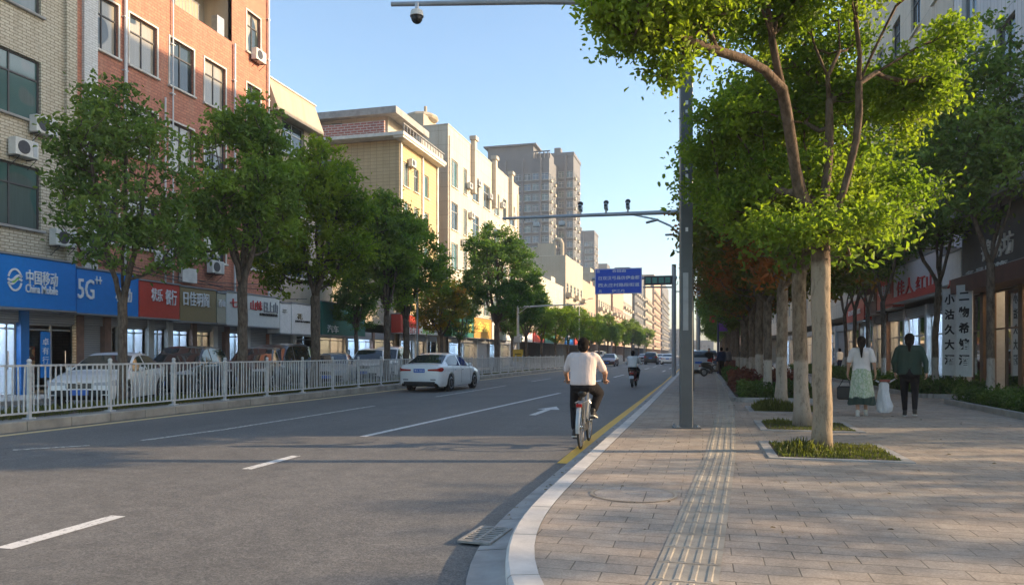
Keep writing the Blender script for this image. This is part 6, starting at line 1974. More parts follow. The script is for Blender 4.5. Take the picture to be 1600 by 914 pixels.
def make_car(kind, label, paint_m, X, Y, heading, name='parked_car', group=None, z=0.0, detail=True, plate_text=None, tint=None):
    """heading: angle of the car's front from +Y, counter clockwise"""
    c = car_meshes(kind); P = c['kind']; hl, W = c['hl'], c['W']
    t = thing(name, label, 'van' if kind == 'van' else 'car', (X, Y, z), heading, group)
    def add(nm, me, par=t, loc=(0, 0, 0), mat=None, rot=None):
        o = link_mesh(nm, me, par, loc)
        if rot: o.rotation_euler = rot
        if mat: o.material_slots[0].link = 'OBJECT'; o.material_slots[0].material = mat
        return o
    b = add('body', c['body'], mat=paint_m)
    add('window_glass', c['glass']); add('underbody', c['under']); add('trim', c['trim'])
    for k in (0, 1): add('headlight', c['head'][k]); add('taillight', c['tail'][k])
    g_ = add('grille', c['grille'])
    for yw in P['yw']:
        for s in (1, -1):
            w = add('wheel', c['tyre'], loc=(s * (W - .12), yw, c['wr']))
            if detail: add('rim', c['rim'], w)
    if detail:
        add('grille_bars', c['chrome'], g_)
        add('rear_bumper_trim', c['rear_trim']); add('door_seams', c['seams'])
        zf, zr_ = (.42, .80) if kind == 'sedan' else (.5, .86)
        add('number_plate', c['plate'], loc=(0, hl + .026, zf)); pl_ = add('number_plate', c['plate'], loc=(0, -hl - .012, zr_))
        if plate_text:
            text_part(plate_text, .1, M_letter_white, pl_, (0, -.008, 0), ROT_MY, .001, width=.38, height=.085)
        bz = prof(P['belt'], P['ws'][0] - .4)
        for s in (1, -1):
            add('wing_mirror', c['mirror'], loc=(s * (W + .05), P['ws'][0] - .42, bz + .08), mat=paint_m)
            for yh in (P['bp'][0] + .12, P['glass_rear'] + .62 if kind == 'sedan' else P['glass_rear'] + .9):
                add('door_handle', c['handle'], loc=(s * (W * .985), yh, bz - .10))
    return t
CW = car_paint('car_white', (.82, .82, .80)); CB = car_paint('car_black', (.012, .012, .014)); CS = car_paint('car_silver', (.40, .41, .42)); CGR = car_paint('car_grey', (.12, .125, .13)); CR = car_paint('car_red', (.28, .02, .02)); CBL = car_paint('car_blue', (.03, .06, .14)); CWB = car_paint('car_maroon', (.10, .015, .02))
# the sedan driving away
sx_, sy_ = gp(670, 613)
make_car('sedan', 'white sedan driving away on the road, seen from behind, blue number plate', CW, -10.15 + .0, 27.9, R(-2), 'moving_car', plate_text='豫A·98F6')
# parked behind the railing
pk = [('sedan', 'white sedan parked facing the camera in front of the phone shop', CW, 178, -16.6, 203), ('suv', 'black sport utility car parked between the white sedan and the olive sign shop', CB, 290, -17.3, 198),
      ('suv', 'dark sport utility car parked behind the second median tree', CB, 402, -17.2, 200), ('van', 'black van parked below the pale grey shop sign', CB, 440, -17.6, 192),
      ('sedan', 'silver white hatch parked behind the third median tree', CS, 522, -16.8, 200), ('suv', 'white sport utility car parked left of the driving sedan', CW, 580, -17.0, 195),
      ('van', 'white van parked just behind the driving sedan', CW, 612, -17.4, 190)]
for k, lb, pm, px, X, hd in pk:
    make_car(k, lb, pm, X, yX(px, X), R(hd), group='cars parked before the left shops')
far = [('sedan', 'grey car parked past the railing end behind the cyclist', CGR, 905, -15.6, 0), ('suv', 'silver car parked past the railing, right of the cyclist head', CS, 922, -15.4, 0), ('van', 'white van far down the median side, left of the scooter rider', CW, 938, -14.5, 0),
       ('sedan', 'dark red car far down the road just left of the scooter rider', CWB, 952, -10.6, 180), ('suv', 'black car driving far down the road right of the scooter rider', CB, 1018, -7.0, 0), ('sedan', 'white car driving far down the road beside the black one', CW, 1032, -6.6, 0), ('sedan', 'white car far down the road nearest the kerb', CW, 1044, -4.6, 0), ('sedan', 'silver car farthest down the road', CS, 1006, -9.5, 0)]
for k, lb, pm, px, X, hd in far:
    make_car(k, lb, pm, X, yX(px, X), R(hd), 'distant_car', group='cars far down the road')
# cars standing by the kerb on the right beyond the column
for k, lb, pm, px, Y, hd in [('suv', 'silver sport utility car parked at the kerb just right of the dark column', CS, 1090, 52, 2), ('sedan', 'white car parked at the kerb behind the silver one', CW, 1101, 64, 0), ('suv', 'dark car parked at the kerb near the banner post', CGR, 1108, 78, 0), ('sedan', 'light car far along the right kerb', CW, 1092, 98, 0), ('sedan', 'grey car parked deep in the right pavement row', CGR, 1152, 70, 0), ('sedan', 'silver car seen low between the whitewashed trunks', CS, 1180, 84, 0)]:
    make_car(k, lb, pm, corner(px, Y), Y, R(hd), group='cars parked at the right kerb', z=0.0 if px < 1095 else PZ)

# ------------------------------------------------------------------ people
M_skin = plain('skin', (.42, .24, .16), .55, var=.08, scale=10)
M_hair = plain('hair', (.009, .007, .006), .85, spec=.1, var=.4, scale=30)
def cloth(name, col, var=.12, scale=5, wr=.5):
    m, nt, nd, lk, b = new_mat(name)
    c = coords(nt)
    lk.new(mixc(nt, noise(nt, c, scale, 3), tuple(x * (1 - var) for x in col), tuple(min(1, x * (1 + var)) for x in col)), b.inputs['Base Color'])
    b.inputs['Roughness'].default_value = .9; b.inputs['Specular IOR Level'].default_value = .1
    bump(nt, b, noise(nt, coords(nt, (1, 1, .4)), 7, 4, .55), wr, .07)
    MATS[name] = m
    return m
M_tee = cloth('tee_white', (.66, .62, .60)); M_tee2 = cloth('tee_pinkish', (.62, .53, .50)); M_trousers = cloth('trousers_black', (.014, .013, .015)); M_jacket = cloth('jacket_green', (.035, .06, .048)); M_shirt_w = cloth('shirt_white', (.68, .70, .70))
M_shoe_b = plain('shoe_black', (.015, .014, .014), .5); M_shoe_w = plain('shoe_white', (.55, .53, .48), .6); M_sole = plain('sole', (.5, .48, .44), .7)
def skirt_mat():
    m, nt, nd, lk, b = new_mat('skirt_print')
    tc = nd.new('ShaderNodeTexCoord'); s = nd.new('ShaderNodeSeparateXYZ'); lk.new(tc.outputs['Object'], s.inputs[0])
    c = ramp(nt, noise(nt, coords(nt, (1, 1, .5)), 16, 3), [(.4, (.50, .54, .44)), (.52, (.26, .36, .22)), (.6, (.52, .56, .47)), (.7, (.16, .22, .13))])
    hem = math_node(nt, 'ADD', s.outputs[2], math_node(nt, 'MULTIPLY', noise(nt, tc.outputs['Object'], 8, 2), .16))
    c = mixc(nt, ramp(nt, hem, [(.46, (1, 1, 1)), (.50, (0, 0, 0))]), c, (.022, .045, .035))
    lk.new(c, b.inputs['Base Color']); b.inputs['Roughness'].default_value = .85
    w = nd.new('ShaderNodeTexWave'); w.inputs['Scale'].default_value = 4; w.inputs['Distortion'].default_value = 2; lk.new(tc.outputs['Object'], w.inputs['Vector']); bump(nt, b, w.outputs[0], .4, .02)
    return m
M_skirt = skirt_mat()

def hand(mb, wrist, direction, side, curl=.5, palm_n=None, s=1.0):
    """palm, four bent fingers of unequal length and a thumb leaving the side near the wrist"""
    d = Vector(direction).normalized()
    n = Vector(palm_n).normalized() if palm_n else Vector((0, 1, 0))
    n = (n - d * n.dot(d)).normalized()
    u = d.cross(n) * side
    w = Vector(wrist)
    c = w + d * .045 * s
    mb.tube([w - d * .01, w + d * .02 * s, w + d * .05 * s, w + d * .088 * s], [(.022 * s, .018 * s), (.034 * s, .017 * s), (.040 * s, .016 * s), (.038 * s, .013 * s)], 10)
    # tube's first radius lies along its own u; add knuckle bar to give the palm its breadth
    for k, (o, ln) in enumerate(((-.030, .068), (-.010, .078), (.010, .074), (.029, .058))):
        p0 = w + d * .08 * s + u * o * s
        a = curl * .9
        p1 = p0 + (d * math.cos(a * .5) + n * math.sin(a * .5)) * ln * .45 * s
        p2 = p1 + (d * math.cos(a * 1.3) + n * math.sin(a * 1.3)) * ln * .32 * s
        p3 = p2 + (d * math.cos(a * 2.0) + n * math.sin(a * 2.0)) * ln * .25 * s
        mb.capsule(w + d * .03 * s + u * o * .8 * s, p0, .011 * s, .0105 * s, 8)
        for q0, q1, r0, r1 in ((p0, p1, .0098, .009), (p1, p2, .009, .0083), (p2, p3, .0083, .007)): mb.capsule(q0, q1, r0 * s, r1 * s, 8)
    t0 = w + d * .02 * s - u * .026 * s
    t1 = t0 + (d * .6 - u * .7 + n * .4).normalized() * .04 * s
    t2 = t1 + (d * .8 - u * .1 + n * .6).normalized() * .032 * s
    mb.capsule(t0, t1, .013 * s, .0115 * s, 8); mb.capsule(t1, t2, .0115 * s, .009 * s, 8)

def head(mb, base, top_c, r=1.0, face=(0, 1, 0)):
    """skull, jaw, nose, ears; base = neck bottom, top_c = skull centre, face = where it looks"""
    f = Vector(face).normalized(); c = Vector(top_c); up = Vector((0, 0, 1)); sd = f.cross(up).normalized()
    M = Matrix((sd, f, up)).transposed()
    mb.capsule(base, c - up * .07 - f * .01, .056 * r, .052 * r, 14)
    mb.sphere(c, (.074 * r, .092 * r, .105 * r), 18, 12, M)
    mb.sphere(c + f * .025 - up * .058, (.056 * r, .064 * r, .062 * r), 14, 10, M)
    mb.capsule(c + f * .086 + up * .0, c + f * .104 - up * .03, .010 * r, .013 * r, 8)       # nose
    mb.sphere(c + f * .082 - up * .060, (.024 * r, .010 * r, .008 * r), 8, 6, M)              # mouth
    mb.sphere(c + f * .078 + up * .022, (.045 * r, .012 * r, .009 * r), 8, 6, M)              # brow
    for s in (1, -1):
        mb.sphere(c + sd * s * .075 - f * .005 - up * .012, (.012 * r, .020 * r, .031 * r), 8, 8, M)
def eyes(parent, c, face, r=1.0):
    f = Vector(face).normalized(); c = Vector(c); up = Vector((0, 0, 1)); sd = f.cross(up).normalized()
    m = MB()
    for s in (1, -1): m.sphere(c + sd * s * .030 + f * .078 + up * .002, .011 * r, 8, 6)
    m.build('eyes', M_black, parent, smooth=True)
def shoe(parent, ankle, toe_dir, mat, L_=.26, tilt=0, sole=M_sole, name='shoe'):
    a = Vector(ankle); d = Vector(toe_dir).normalized()
    m = MB()
    m.capsule(a + Vector((0, 0, -.005)) - d * .02, a - Vector((0, 0, .045)) - d * .01, .045, .040, 12)
    m.capsule(a - Vector((0, 0, .052)) - d * .03, a - Vector((0, 0, .055)) + d * .06, .036, .042, 12)
    m.capsule(a - Vector((0, 0, .055)) + d * .06, a - Vector((0, 0, .062)) + d * (L_ - .10), .043, .030, 12)
    o = union_mesh(name, m, mat, .009, parent, 2)
    m = MB(); m.prism([a + d * x + Vector((-d.y, d.x, 0)) * y - Vector((0, 0, .098)) for x, y in ((-.07, -.03), (-.05, -.042), (.06, -.045), (.13, -.04), (.18, -.015), (.18, .015), (.13, .04), (.06, .045), (-.05, .042), (-.07, .03))], (0, 0, 0), (0, 0, .02))
    m.build('sole', sole, o)
    return o

# ---- woman in the white tee and long printed skirt
w1p = gp(1346, 650, PZ)
w1 = thing('person', 'woman walking away in a white tee and long pale green printed skirt, black ponytail', 'person', (w1p[0], w1p[1], PZ), R(-12))
b = MB()
b.capsule((0, 0, 1.34), (0, .01, 1.05), .085, .075, 16); b.capsule((-.03, 0, 1.0), (.03, 0, .90), .09, .10, 16)
b.capsule((-.16, 0, 1.35), (.16, 0, 1.35), .052, .052, 12)
head(b, (0, -.01, 1.36), (0, .02, 1.535), .98)
HL, HR = (-.25, .03, .80), (.255, .06, .80)
for s, (sh, el, wr_) in ((-1, ((-.175, 0, 1.345), (-.235, -.02, 1.09), (-.262, .03, .875))), (1, ((.175, 0, 1.345), (.235, -.02, 1.09), (.262, .05, .875)))):
    b.capsule(sh, el, .044, .036, 12); b.capsule(el, wr_, .035, .024, 12)
    hand(b, wr_, (0, .03, -1), s, .9, (-s, 0, 0), .92)
for s, hip, kn, an in ((-1, (-.085, 0, .9), (-.085, .06, .50), (-.07, -.05, .10)), (1, (.085, 0, .9), (.085, .10, .50), (.075, .16, .10))):
    b.capsule(hip, kn, .078, .052, 12); b.capsule(kn, an, .052, .032, 12)
body = union_mesh('body', b, M_skin, .0075, w1, 2)
eyes(w1, (0, .02, 1.535), (0, 1, 0))
m = MB()
m.capsule((-.145, 0, 1.355), (.145, 0, 1.355), .068, .068, 12)
m.tube([(0, .0, 1.40), (0, .0, 1.33), (0, .01, 1.2), (0, .01, 1.05), (0, 0, .96), (0, 0, .93)], [(.085, .10), (.112, .185), (.105, .170), (.102, .160), (.115, .178), (.112, .174)][:6], 20)
for s in (-1, 1): m.capsule((s * .165, 0, 1.345), (s * .222, -.015, 1.16), .064, .062, 12)
union_mesh('tee', m, M_tee, .011, w1, 5)
m = MB(); n = 40
rows = [(.985, .115, .155, 0), (.90, .135, .182, .004), (.75, .15, .20, .012), (.55, .17, .225, .022), (.38, .185, .245, .03), (.24, .195, .262, .036)]
for i in range(len(rows) - 1):
    for k in range(n):
        def pt(row, k):
            z, ry, rx, f = row; a = 2 * PI * k / n; q = 1 + f * 3.2 * math.sin(a * 9 + z * 2) * .5
            return (rx * q * math.cos(a), ry * q * math.sin(a) + (.985 - z) * .06, z + (f * .4 * math.sin(a * 3)))
        m.quad(pt(rows[i], k), pt(rows[i], k + 1), pt(rows[i + 1], k + 1), pt(rows[i + 1], k))
m.build('skirt', M_skirt, w1, autosmooth=3.0)
m = MB(); m.sphere((0, .0, 1.555), (.089, .105, .112), 18, 12); m.sphere((0, -.035, 1.50), (.078, .07, .10), 16, 10); m.capsule((0, -.105, 1.53), (0, -.125, 1.40), .034, .040, 12); m.capsule((0, -.125, 1.40), (.005, -.12, 1.22), .040, .014, 12)
hr = union_mesh('hair', m, M_hair, .010, w1, 3)
shoe(w1, (-.07, -.05, .10), (-.05, 1, 0), M_shoe_w); shoe(w1, (.075, .16, .10), (.05, 1, 0), M_shoe_w)
# black shopping bag in her left hand
def to_world(t, p): return Matrix.Rotation(t.rotation_euler.z, 4, 'Z') @ Vector(p) + t.location
hl_ = to_world(w1, (-.268, .055, .775))
bgk = thing('handbag', 'black boxy bag hanging from the left hand of the woman in the skirt', 'bag', (hl_.x, hl_.y, hl_.z - .40), R(-12))
m = MB(); m.box((-.05, 0, .10), (.30, .13, .28), bev=.03); m.build('bag_body', M_black, bgk)
m = MB()
for yy in (-.04, .04): m.tube([(-.16, yy, .23), (-.08, yy * .6, .38), (0, yy * .2, .405), (.03, yy * .6, .36), (.06, yy, .23)], .008, 6)
m.build('handle', M_black, bgk)

# ---- woman in the dark green jacket
w2p = gp(1421, 651, PZ)
w2 = thing('person', 'woman walking away in a dark green jacket and black trousers, hair tied low', 'person', (w2p[0], w2p[1], PZ), R(-14))
b = MB()
b.capsule((0, 0, 1.38), (0, .01, 1.10), .10, .09, 14); b.capsule((-.03, 0, 1.05), (.03, 0, .93), .10, .11, 14); b.capsule((-.17, 0, 1.40), (.17, 0, 1.40), .055, .055, 12)
head(b, (0, -.01, 1.40), (0, .025, 1.585), 1.02)
arms2 = ((-1, ((-.20, 0, 1.385), (-.285, -.03, 1.13), (-.262, .06, .90))), (1, ((.20, 0, 1.385), (.29, -.07, 1.13), (.305, -.10, .90))))
for s, (sh, el, wr_) in arms2:
    b.capsule(sh, el, .046, .038, 12); b.capsule(el, wr_, .037, .026, 12); hand(b, wr_, (s * .02, .05, -1), s, .8, (-s, 0, 0), .95)
legs2 = ((-1, (-.09, 0, .93), (-.095, .10, .52), (-.085, .12, .10)), (1, (.09, 0, .93), (.10, .06, .52), (.095, -.14, .14)))
for s, hip, kn, an in legs2: b.capsule(hip, kn, .085, .055, 12); b.capsule(kn, an, .052, .034, 12)
union_mesh('body', b, M_skin, .0075, w2, 2); eyes(w2, (0, .025, 1.585), (0, 1, 0))
m = MB(); m.capsule((-.17, 0, 1.395), (.17, 0, 1.395), .078, .078, 12)
m.tube([(0, 0, 1.46), (0, 0, 1.37), (0, .01, 1.22), (0, .01, 1.05), (0, 0, .90), (0, 0, .865)], [(.085, .10), (.128, .225), (.13, .225), (.135, .222), (.142, .235), (.138, .228)], 20)
for s, (sh, el, wr_) in arms2: m.capsule(sh, el, .070, .058, 12); m.capsule(el, Vector(wr_) + Vector((0, 0, .03)), .056, .042, 12)
union_mesh('jacket', m, M_jacket, .011, w2, 5)
m = MB(); m.capsule((0, 0, .98), (0, 0, .88), .135, .15, 16); m.tube([(0, 0, 1.02), (0, 0, .88), (0, 0, .82)], [(.13, .185), (.14, .205), (.12, .19)], 18)
for s, hip, kn, an in legs2: m.capsule(hip, kn, .105, .072, 14); m.capsule(kn, Vector(an) + Vector((0, 0, .04)), .070, .048, 14)
union_mesh('trousers', m, M_trousers, .011, w2, 4)
m = MB(); m.sphere((0, .0, 1.61), (.096, .11, .112), 18, 12); m.sphere((0, -.04, 1.55), (.088, .075, .11), 16, 10); m.capsule((0, -.10, 1.52), (0, -.13, 1.36), .052, .025, 12)
union_mesh('hair', m, M_hair, .010, w2, 3)
shoe(w2, (-.085, .12, .10), (-.1, 1, 0), M_shoe_b); shoe(w2, (.095, -.14, .14), (.1, 1, -.12), M_shoe_b)
# white carrier bag held between them
pa = to_world(w1, (.266, .075, .775)); pb = to_world(w2, (-.262, .09, .80))
pc = pa.lerp(pb, .42)
cbg = thing('carrier_bag', 'long white plastic carrier bag held between the two walking women', 'bag', (pc.x, pc.y, PZ + .02), R(-12))
m = MB(); n = 28
rows = [(.70, .02, .05), (.64, .03, .085), (.52, .04, .09), (.36, .045, .11), (.20, .06, .14), (.09, .05, .13), (.05, .02, .08)]
for i in range(len(rows) - 1):
    for k in range(n):
        def pt(row, k):
            z, ry, rx = row; a = 2 * PI * k / n; q = 1 + .20 * math.sin(a * 5 + z * 9) + .09 * math.sin(a * 11 + z * 4)
            return (rx * q * math.cos(a), ry * q * math.sin(a), z)
        m.quad(pt(rows[i], k), pt(rows[i], k + 1), pt(rows[i + 1], k + 1), pt(rows[i + 1], k))
M_bagp = cloth('plastic_white', (.66, .67, .70), .1, 14, .8)
m.build('bag_body', M_bagp, cbg, autosmooth=3.0)
m = MB()
la = Matrix.Rotation(R(12), 4, 'Z') @ (pa - Vector(cbg.location)); lb2 = Matrix.Rotation(R(12), 4, 'Z') @ (pb - Vector(cbg.location))
m.tube([(-.10, 0, .69), la + Vector((0, 0, -.035)), la + Vector((.02, .01, -.03))], [.02, .01, .01], 6); m.tube([(.10, 0, .69), lb2 + Vector((0, 0, -.03)), lb2 + Vector((-.02, .01, -.03))], [.02, .01, .01], 6)
m.build('handles', M_bagp, cbg)
m = MB(); m.box((.02, -.01, .715), (.2, .07, .05), bev=.015); m.build('parcel_edge', plain('parcel_red', (.3, .08, .05), .7), cbg)

# ---- cyclist and bicycle
bx_, by_ = gp(907, 701)
bike = thing('bicycle', 'silver city bicycle with rear mudguard and red reflector ridden over the yellow line', 'bicycle', (bx_, by_ + .02, 0), R(2))
WR = .325
M_bike = plain('bike_frame', (.32, .33, .34), .3, .7, var=.1)
for yy in (0, 1.08):
    m = MB(); N_ = 36
    m.tube([(0, yy + WR * .955 * math.cos(2 * PI * k / N_), WR + WR * .955 * math.sin(2 * PI * k / N_)) for k in range(N_ + 1)], .019, 8, caps=False)
    wh = m.build('wheel', M_rubber, bike, smooth=True)
    m = MB(); m.tube([(0, yy + WR * .88 * math.cos(2 * PI * k / N_), WR + WR * .88 * math.sin(2 * PI * k / N_)) for k in range(N_ + 1)], .010, 6, caps=False); m.tube([(-.05, yy, WR), (.05, yy, WR)], .022, 10); m.build('rim', M_chrome, wh)
    m = MB()
    for k in range(18):
        a = 2 * PI * k / 18; m.tube([(.02 * (1 if k % 2 else -1), yy, WR), (0, yy + WR * .87 * math.cos(a), WR + WR * .87 * math.sin(a))], .0016, 3)
    m.build('spokes', M_chrome, wh)
    m = MB(); m.tube([(0, yy + (WR + .035) * math.cos(R(a)), WR + (WR + .035) * math.sin(R(a))) for a in (range(10, 200, 10) if yy == 0 else range(20, 175, 10))], [(.006, .030)] * (19 if yy == 0 else 16), 6); m.build('mudguard', M_frame_alu, bike)
m = MB()
for a, b_, r_ in (((0, .44, .27), (0, .30, .78), .016), ((0, .44, .27), (0, .92, .68), .018), ((0, .40, .42), (0, .90, .80), .014), ((0, .93, .66), (0, .90, .92), .018)): m.tube([a, b_], r_, 8)
for s in (1, -1): m.tube([(s * .055, 0, WR), (s * .02, .44, .27)], .009, 6); m.tube([(s * .05, 0, WR), (s * .02, .33, .66)], .008, 6); m.tube([(s * .05, 1.08, WR), (s * .04, .97, .62), (0, .94, .68)], .010, 6)
m.build('frame', M_bike, bike)
m = MB(); m.tube([(-.29, .74, .985), (-.24, .82, .99), (-.08, .91, .97), (.08, .91, .97), (.24, .82, .99), (.29, .74, .985)], .011, 8); m.tube([(0, .905, .90), (0, .91, .97)], .012, 8); hb = m.build('handlebar', M_chrome, bike)
for s in (1, -1): m = MB(); m.tube([(s * .245, .82 - .01, .99), (s * .305, .715, .985)], .016, 8); m.build('grip', M_black, hb)
m = MB(); m.capsule((0, .22, .83), (0, .42, .83), .075, .03, 14); o = m.build('saddle', M_black, bike, smooth=True); o.scale = (1, 1, 1)
m = MB(); m.tube([(0, .30, .74), (0, .295, .81)], .013, 8); m.tube([(-.03, .22, .77), (-.03, .25, .80)], .012, 6); m.tube([(.03, .22, .77), (.03, .25, .80)], .012, 6); m.build('seat_post', M_chrome, bike)
m = MB()
for s in (1, -1): m.tube([(s * .06, -.18, .70), (s * .06, .28, .70)], .007, 6); m.tube([(s * .055, 0, WR), (s * .06, -.08, .70)], .005, 5)
for k in range(4): m.tube([(-.06, -.16 + k * .12, .70), (.06, -.16 + k * .12, .70)], .006, 5)
m.build('rear_rack', M_bike, bike)
m = MB(); m.box((0, -.20, .66), (.085, .02, .05), bev=.006); m.build('reflector', M_tail, bike)
m = MB(); m.box((.045, .24, .30), (.012, .52, .10), bev=.005); m.build('chain_guard', M_black, bike)
m = MB(); m.tube([(.05, .44, .27), (-.05, .44, .27)], .018, 8); m.tube([(.065, .44, .27), (.075, .49, .42)], .008, 6); m.tube([(-.065, .44, .27), (-.075, .39, .12)], .008, 6); m.box((.125, .49, .425), (.09, .08, .022)); m.box((-.125, .39, .115), (.09, .08, .022)); m.build('pedals', M_dark_metal, bike)
m = MB(); m.tube([(0, .03, WR + .0), (.0, .12, .02)], .006, 5); m.build('kickstand', M_bike, bike)

cy_ = thing('person', 'man in a pale pinkish tee and black trousers riding the bicycle, seen from behind', 'person', (bx_, by_ + .02, 0), R(2))
b = MB()
b.capsule((0, .31, 1.34), (0, .28, 1.10), .10, .10, 14); b.capsule((-.03, .28, 1.05), (.03, .27, .97), .11, .12, 14); b.capsule((-.17, .32, 1.375), (.17, .32, 1.375), .058, .058, 12)
head(b, (0, .32, 1.37), (0, .35, 1.545), 1.06)
armc = ((-1, ((-.195, .33, 1.36), (-.285, .42, 1.13), (-.295, .64, 1.01))), (1, ((.195, .33, 1.36), (.325, .42, 1.13), (.30, .64, 1.01))))
for s, (sh, el, wr_) in armc:
    b.capsule(sh, el, .050, .042, 12); b.capsule(el, wr_, .042, .028, 12); hand(b, wr_, (0, .97, -.12), s, 1.15, (0, 0, -1), 1.0)
legc = ((1, (.09, .30, .96), (.20, .70, .80), (.135, .475, .525)), (-1, (-.09, .30, .95), (-.16, .56, .60), (-.135, .37, .225)))
for s, hip, kn, an in legc: b.capsule(hip, kn, .085, .060, 12); b.capsule(kn, an, .056, .036, 12)
union_mesh('body', b, M_skin, .0075, cy_, 2); eyes(cy_, (0, .35, 1.545), (0, 1, 0))
m = MB(); m.capsule((-.16, .32, 1.375), (.16, .32, 1.375), .075, .075, 12)
m.tube([(0, .32, 1.44), (0, .315, 1.36), (0, .29, 1.22), (0, .27, 1.08), (0, .26, .98), (0, .26, .945)], [(.085, .10), (.125, .215), (.135, .205), (.14, .195), (.15, .20), (.146, .196)], 20)
for s, (sh, el, wr_) in armc: m.capsule(sh, Vector(sh).lerp(Vector(el), .72), .066, .063, 12)
union_mesh('tee', m, M_tee2, .011, cy_, 5)
m = MB(); m.tube([(0, .26, 1.0), (0, .27, .93), (0, .29, .86)], [(.14, .185), (.16, .205), (.12, .17)], 18)
for s, hip, kn, an in legc: m.capsule(hip, kn, .112, .086, 14); m.capsule(kn, Vector(kn).lerp(Vector(an), .84), .084, .062, 14)
union_mesh('trousers', m, M_trousers, .011, cy_, 4)
m = MB(); m.sphere((0, .33, 1.58), (.092, .108, .100), 18, 12); m.sphere((0, .30, 1.53), (.084, .085, .09), 16, 10)
union_mesh('hair', m, M_hair, .010, cy_, 2)
shoe(cy_, (.135, .475, .54), (.2, 1, -.25), M_shoe_b); shoe(cy_, (-.135, .36, .23), (-.25, 1, -.1), M_shoe_b)

# ---- scooter and its rider
def make_scooter(label, loc, rz, col, name='scooter', group=None, box=False):
    t = thing(name, label, 'scooter', loc, rz, group)
    for yy, r_ in ((0, .235), (1.22, .235)):
        m = MB(); m.tube([(0, yy + (r_ - .045) * math.cos(2 * PI * k / 24), r_ + (r_ - .045) * math.sin(2 * PI * k / 24)) for k in range(25)], .047, 8, caps=False); wh = m.build('wheel', M_rubber, t, smooth=True)
        m = MB(); m.tube([(-.04, yy, r_), (.04, yy, r_)], .13, 14); m.build('rim', M_steel, wh)
    m = MB()
    m.tube([(0, -.16, .66), (0, .05, .62), (0, .35, .56), (0, .52, .40)], [(.05, .10), (.14, .14), (.14, .13), (.09, .12)], 14)
    m.box((0, .62, .30), (.30, .40, .09), bev=.03); m.tube([(0, .80, .30), (0, .93, .60), (0, .98, .86)], [(.05, .18), (.045, .19), (.04, .13)], 12)
    m.build('body', col, t, autosmooth=.8)
    m = MB(); m.tube([(0, -.22, .74), (0, -.05, .765), (0, .25, .755), (0, .48, .74)], [(.09, .03), (.135, .045), (.12, .045), (.07, .03)], 12); m.build('seat', M_black, t, smooth=True)
    m = MB(); m.tube([(0, .98, .8), (0, .95, 1.0)], .03, 8); m.tube([(-.33, .86, 1.02), (-.15, .95, 1.02), (.15, .95, 1.02), (.33, .86, 1.02)], .014, 8); m.box((0, .98, 1.0), (.2, .12, .12), bev=.03); hb = m.build('handlebar', M_black, t)
    for s in (1, -1): m = MB(); m.tube([(s * .26, .93, 1.05), (s * .30, .93, 1.2)], .007, 5); m.box((s * .31, .93, 1.24), (.12, .02, .08), bev=.02); m.build('mirror', M_black, hb)
    m = MB(); m.box((0, -.27, .60), (.17, .04, .07), bev=.015); m.build('taillight', M_tail, t)
    m = MB(); m.box((0, -.30, .44), (.19, .012, .13), rot=Euler((R(-20), 0, 0)).to_matrix()); m.build('number_plate', M_frame_alu, t)
    m = MB(); m.tube([(0, 1.22 + .27 * math.cos(R(a)), .235 + .27 * math.sin(R(a))) for a in range(20, 170, 15)], [(.008, .05)] * 10, 6); m.tube([(0, .27 * math.cos(R(a)), .235 + .27 * math.sin(R(a))) for a in range(70, 200, 15)], [(.06, .008)] * 9, 6); m.build('mudguard', M_black, t)
    m = MB(); m.tube([(.05, 1.22, .235), (.05, 1.02, .75)], .02, 6); m.tube([(-.05, 1.22, .235), (-.05, 1.02, .75)], .02, 6); m.build('fork', M_steel, t)
    if box: m = MB(); m.box((0, -.2, .95), (.36, .32, .30), bev=.04); m.build('top_box', M_black, t)
    return t
sX, sY = gp(988, 605)
make_scooter('dark red scooter ridden down the middle of the road ahead of the cyclist', (sX, sY, 0), R(-2), paint('scooter_red', (.12, .012, .015), .3))
sr = thing('person', 'scooter rider in a white shirt and dark trousers, seen small from behind', 'person', (sX, sY, 0), R(-2))
b = MB(); b.capsule((0, .16, 1.22), (0, .13, .95), .10, .11, 12); b.capsule((-.17, .16, 1.26), (.17, .16, 1.26), .055, .055, 10); head(b, (0, .17, 1.26), (0, .2, 1.44), 1.05)
arms_ = ((-1, ((-.19, .17, 1.25), (-.30, .35, 1.02), (-.29, .72, 1.03))), (1, ((.19, .17, 1.25), (.30, .35, 1.02), (.29, .72, 1.03))))
for s, (sh, el, wr_) in arms_: b.capsule(sh, el, .048, .040, 10); b.capsule(el, wr_, .040, .027, 10); hand(b, wr_, (0, 1, -.1), s, 1.1, (0, 0, -1))
legs_ = ((1, (.09, .2, .86), (.19, .62, .72), (.15, .58, .43)), (-1, (-.09, .2, .86), (-.19, .62, .72), (-.15, .58, .43)))
for s, hip, kn, an in legs_: b.capsule(hip, kn, .085, .06, 10); b.capsule(kn, an, .055, .035, 10)
union_mesh('body', b, M_skin, .009, sr, 2); eyes(sr, (0, .2, 1.44), (0, 1, 0))
m = MB(); m.capsule((-.16, .16, 1.26), (.16, .16, 1.26), .076, .076, 12); m.tube([(0, .16, 1.33), (0, .16, 1.24), (0, .14, 1.08), (0, .12, .93), (0, .12, .86)], [(.085, .10), (.125, .22), (.14, .215), (.15, .21), (.15, .21)], 18)
for s, (sh, el, wr_) in arms_: m.capsule(sh, el, .072, .06, 10); m.capsule(el, Vector(el).lerp(Vector(wr_), .5), .06, .05, 10)
union_mesh('shirt', m, M_shirt_w, .013, sr, 4)
m = MB(); m.capsule((-.06, .14, .88), (.06, .14, .88), .13, .13, 12)
for s, hip, kn, an in legs_: m.capsule(hip, kn, .11, .085, 12); m.capsule(kn, an, .082, .06, 12)
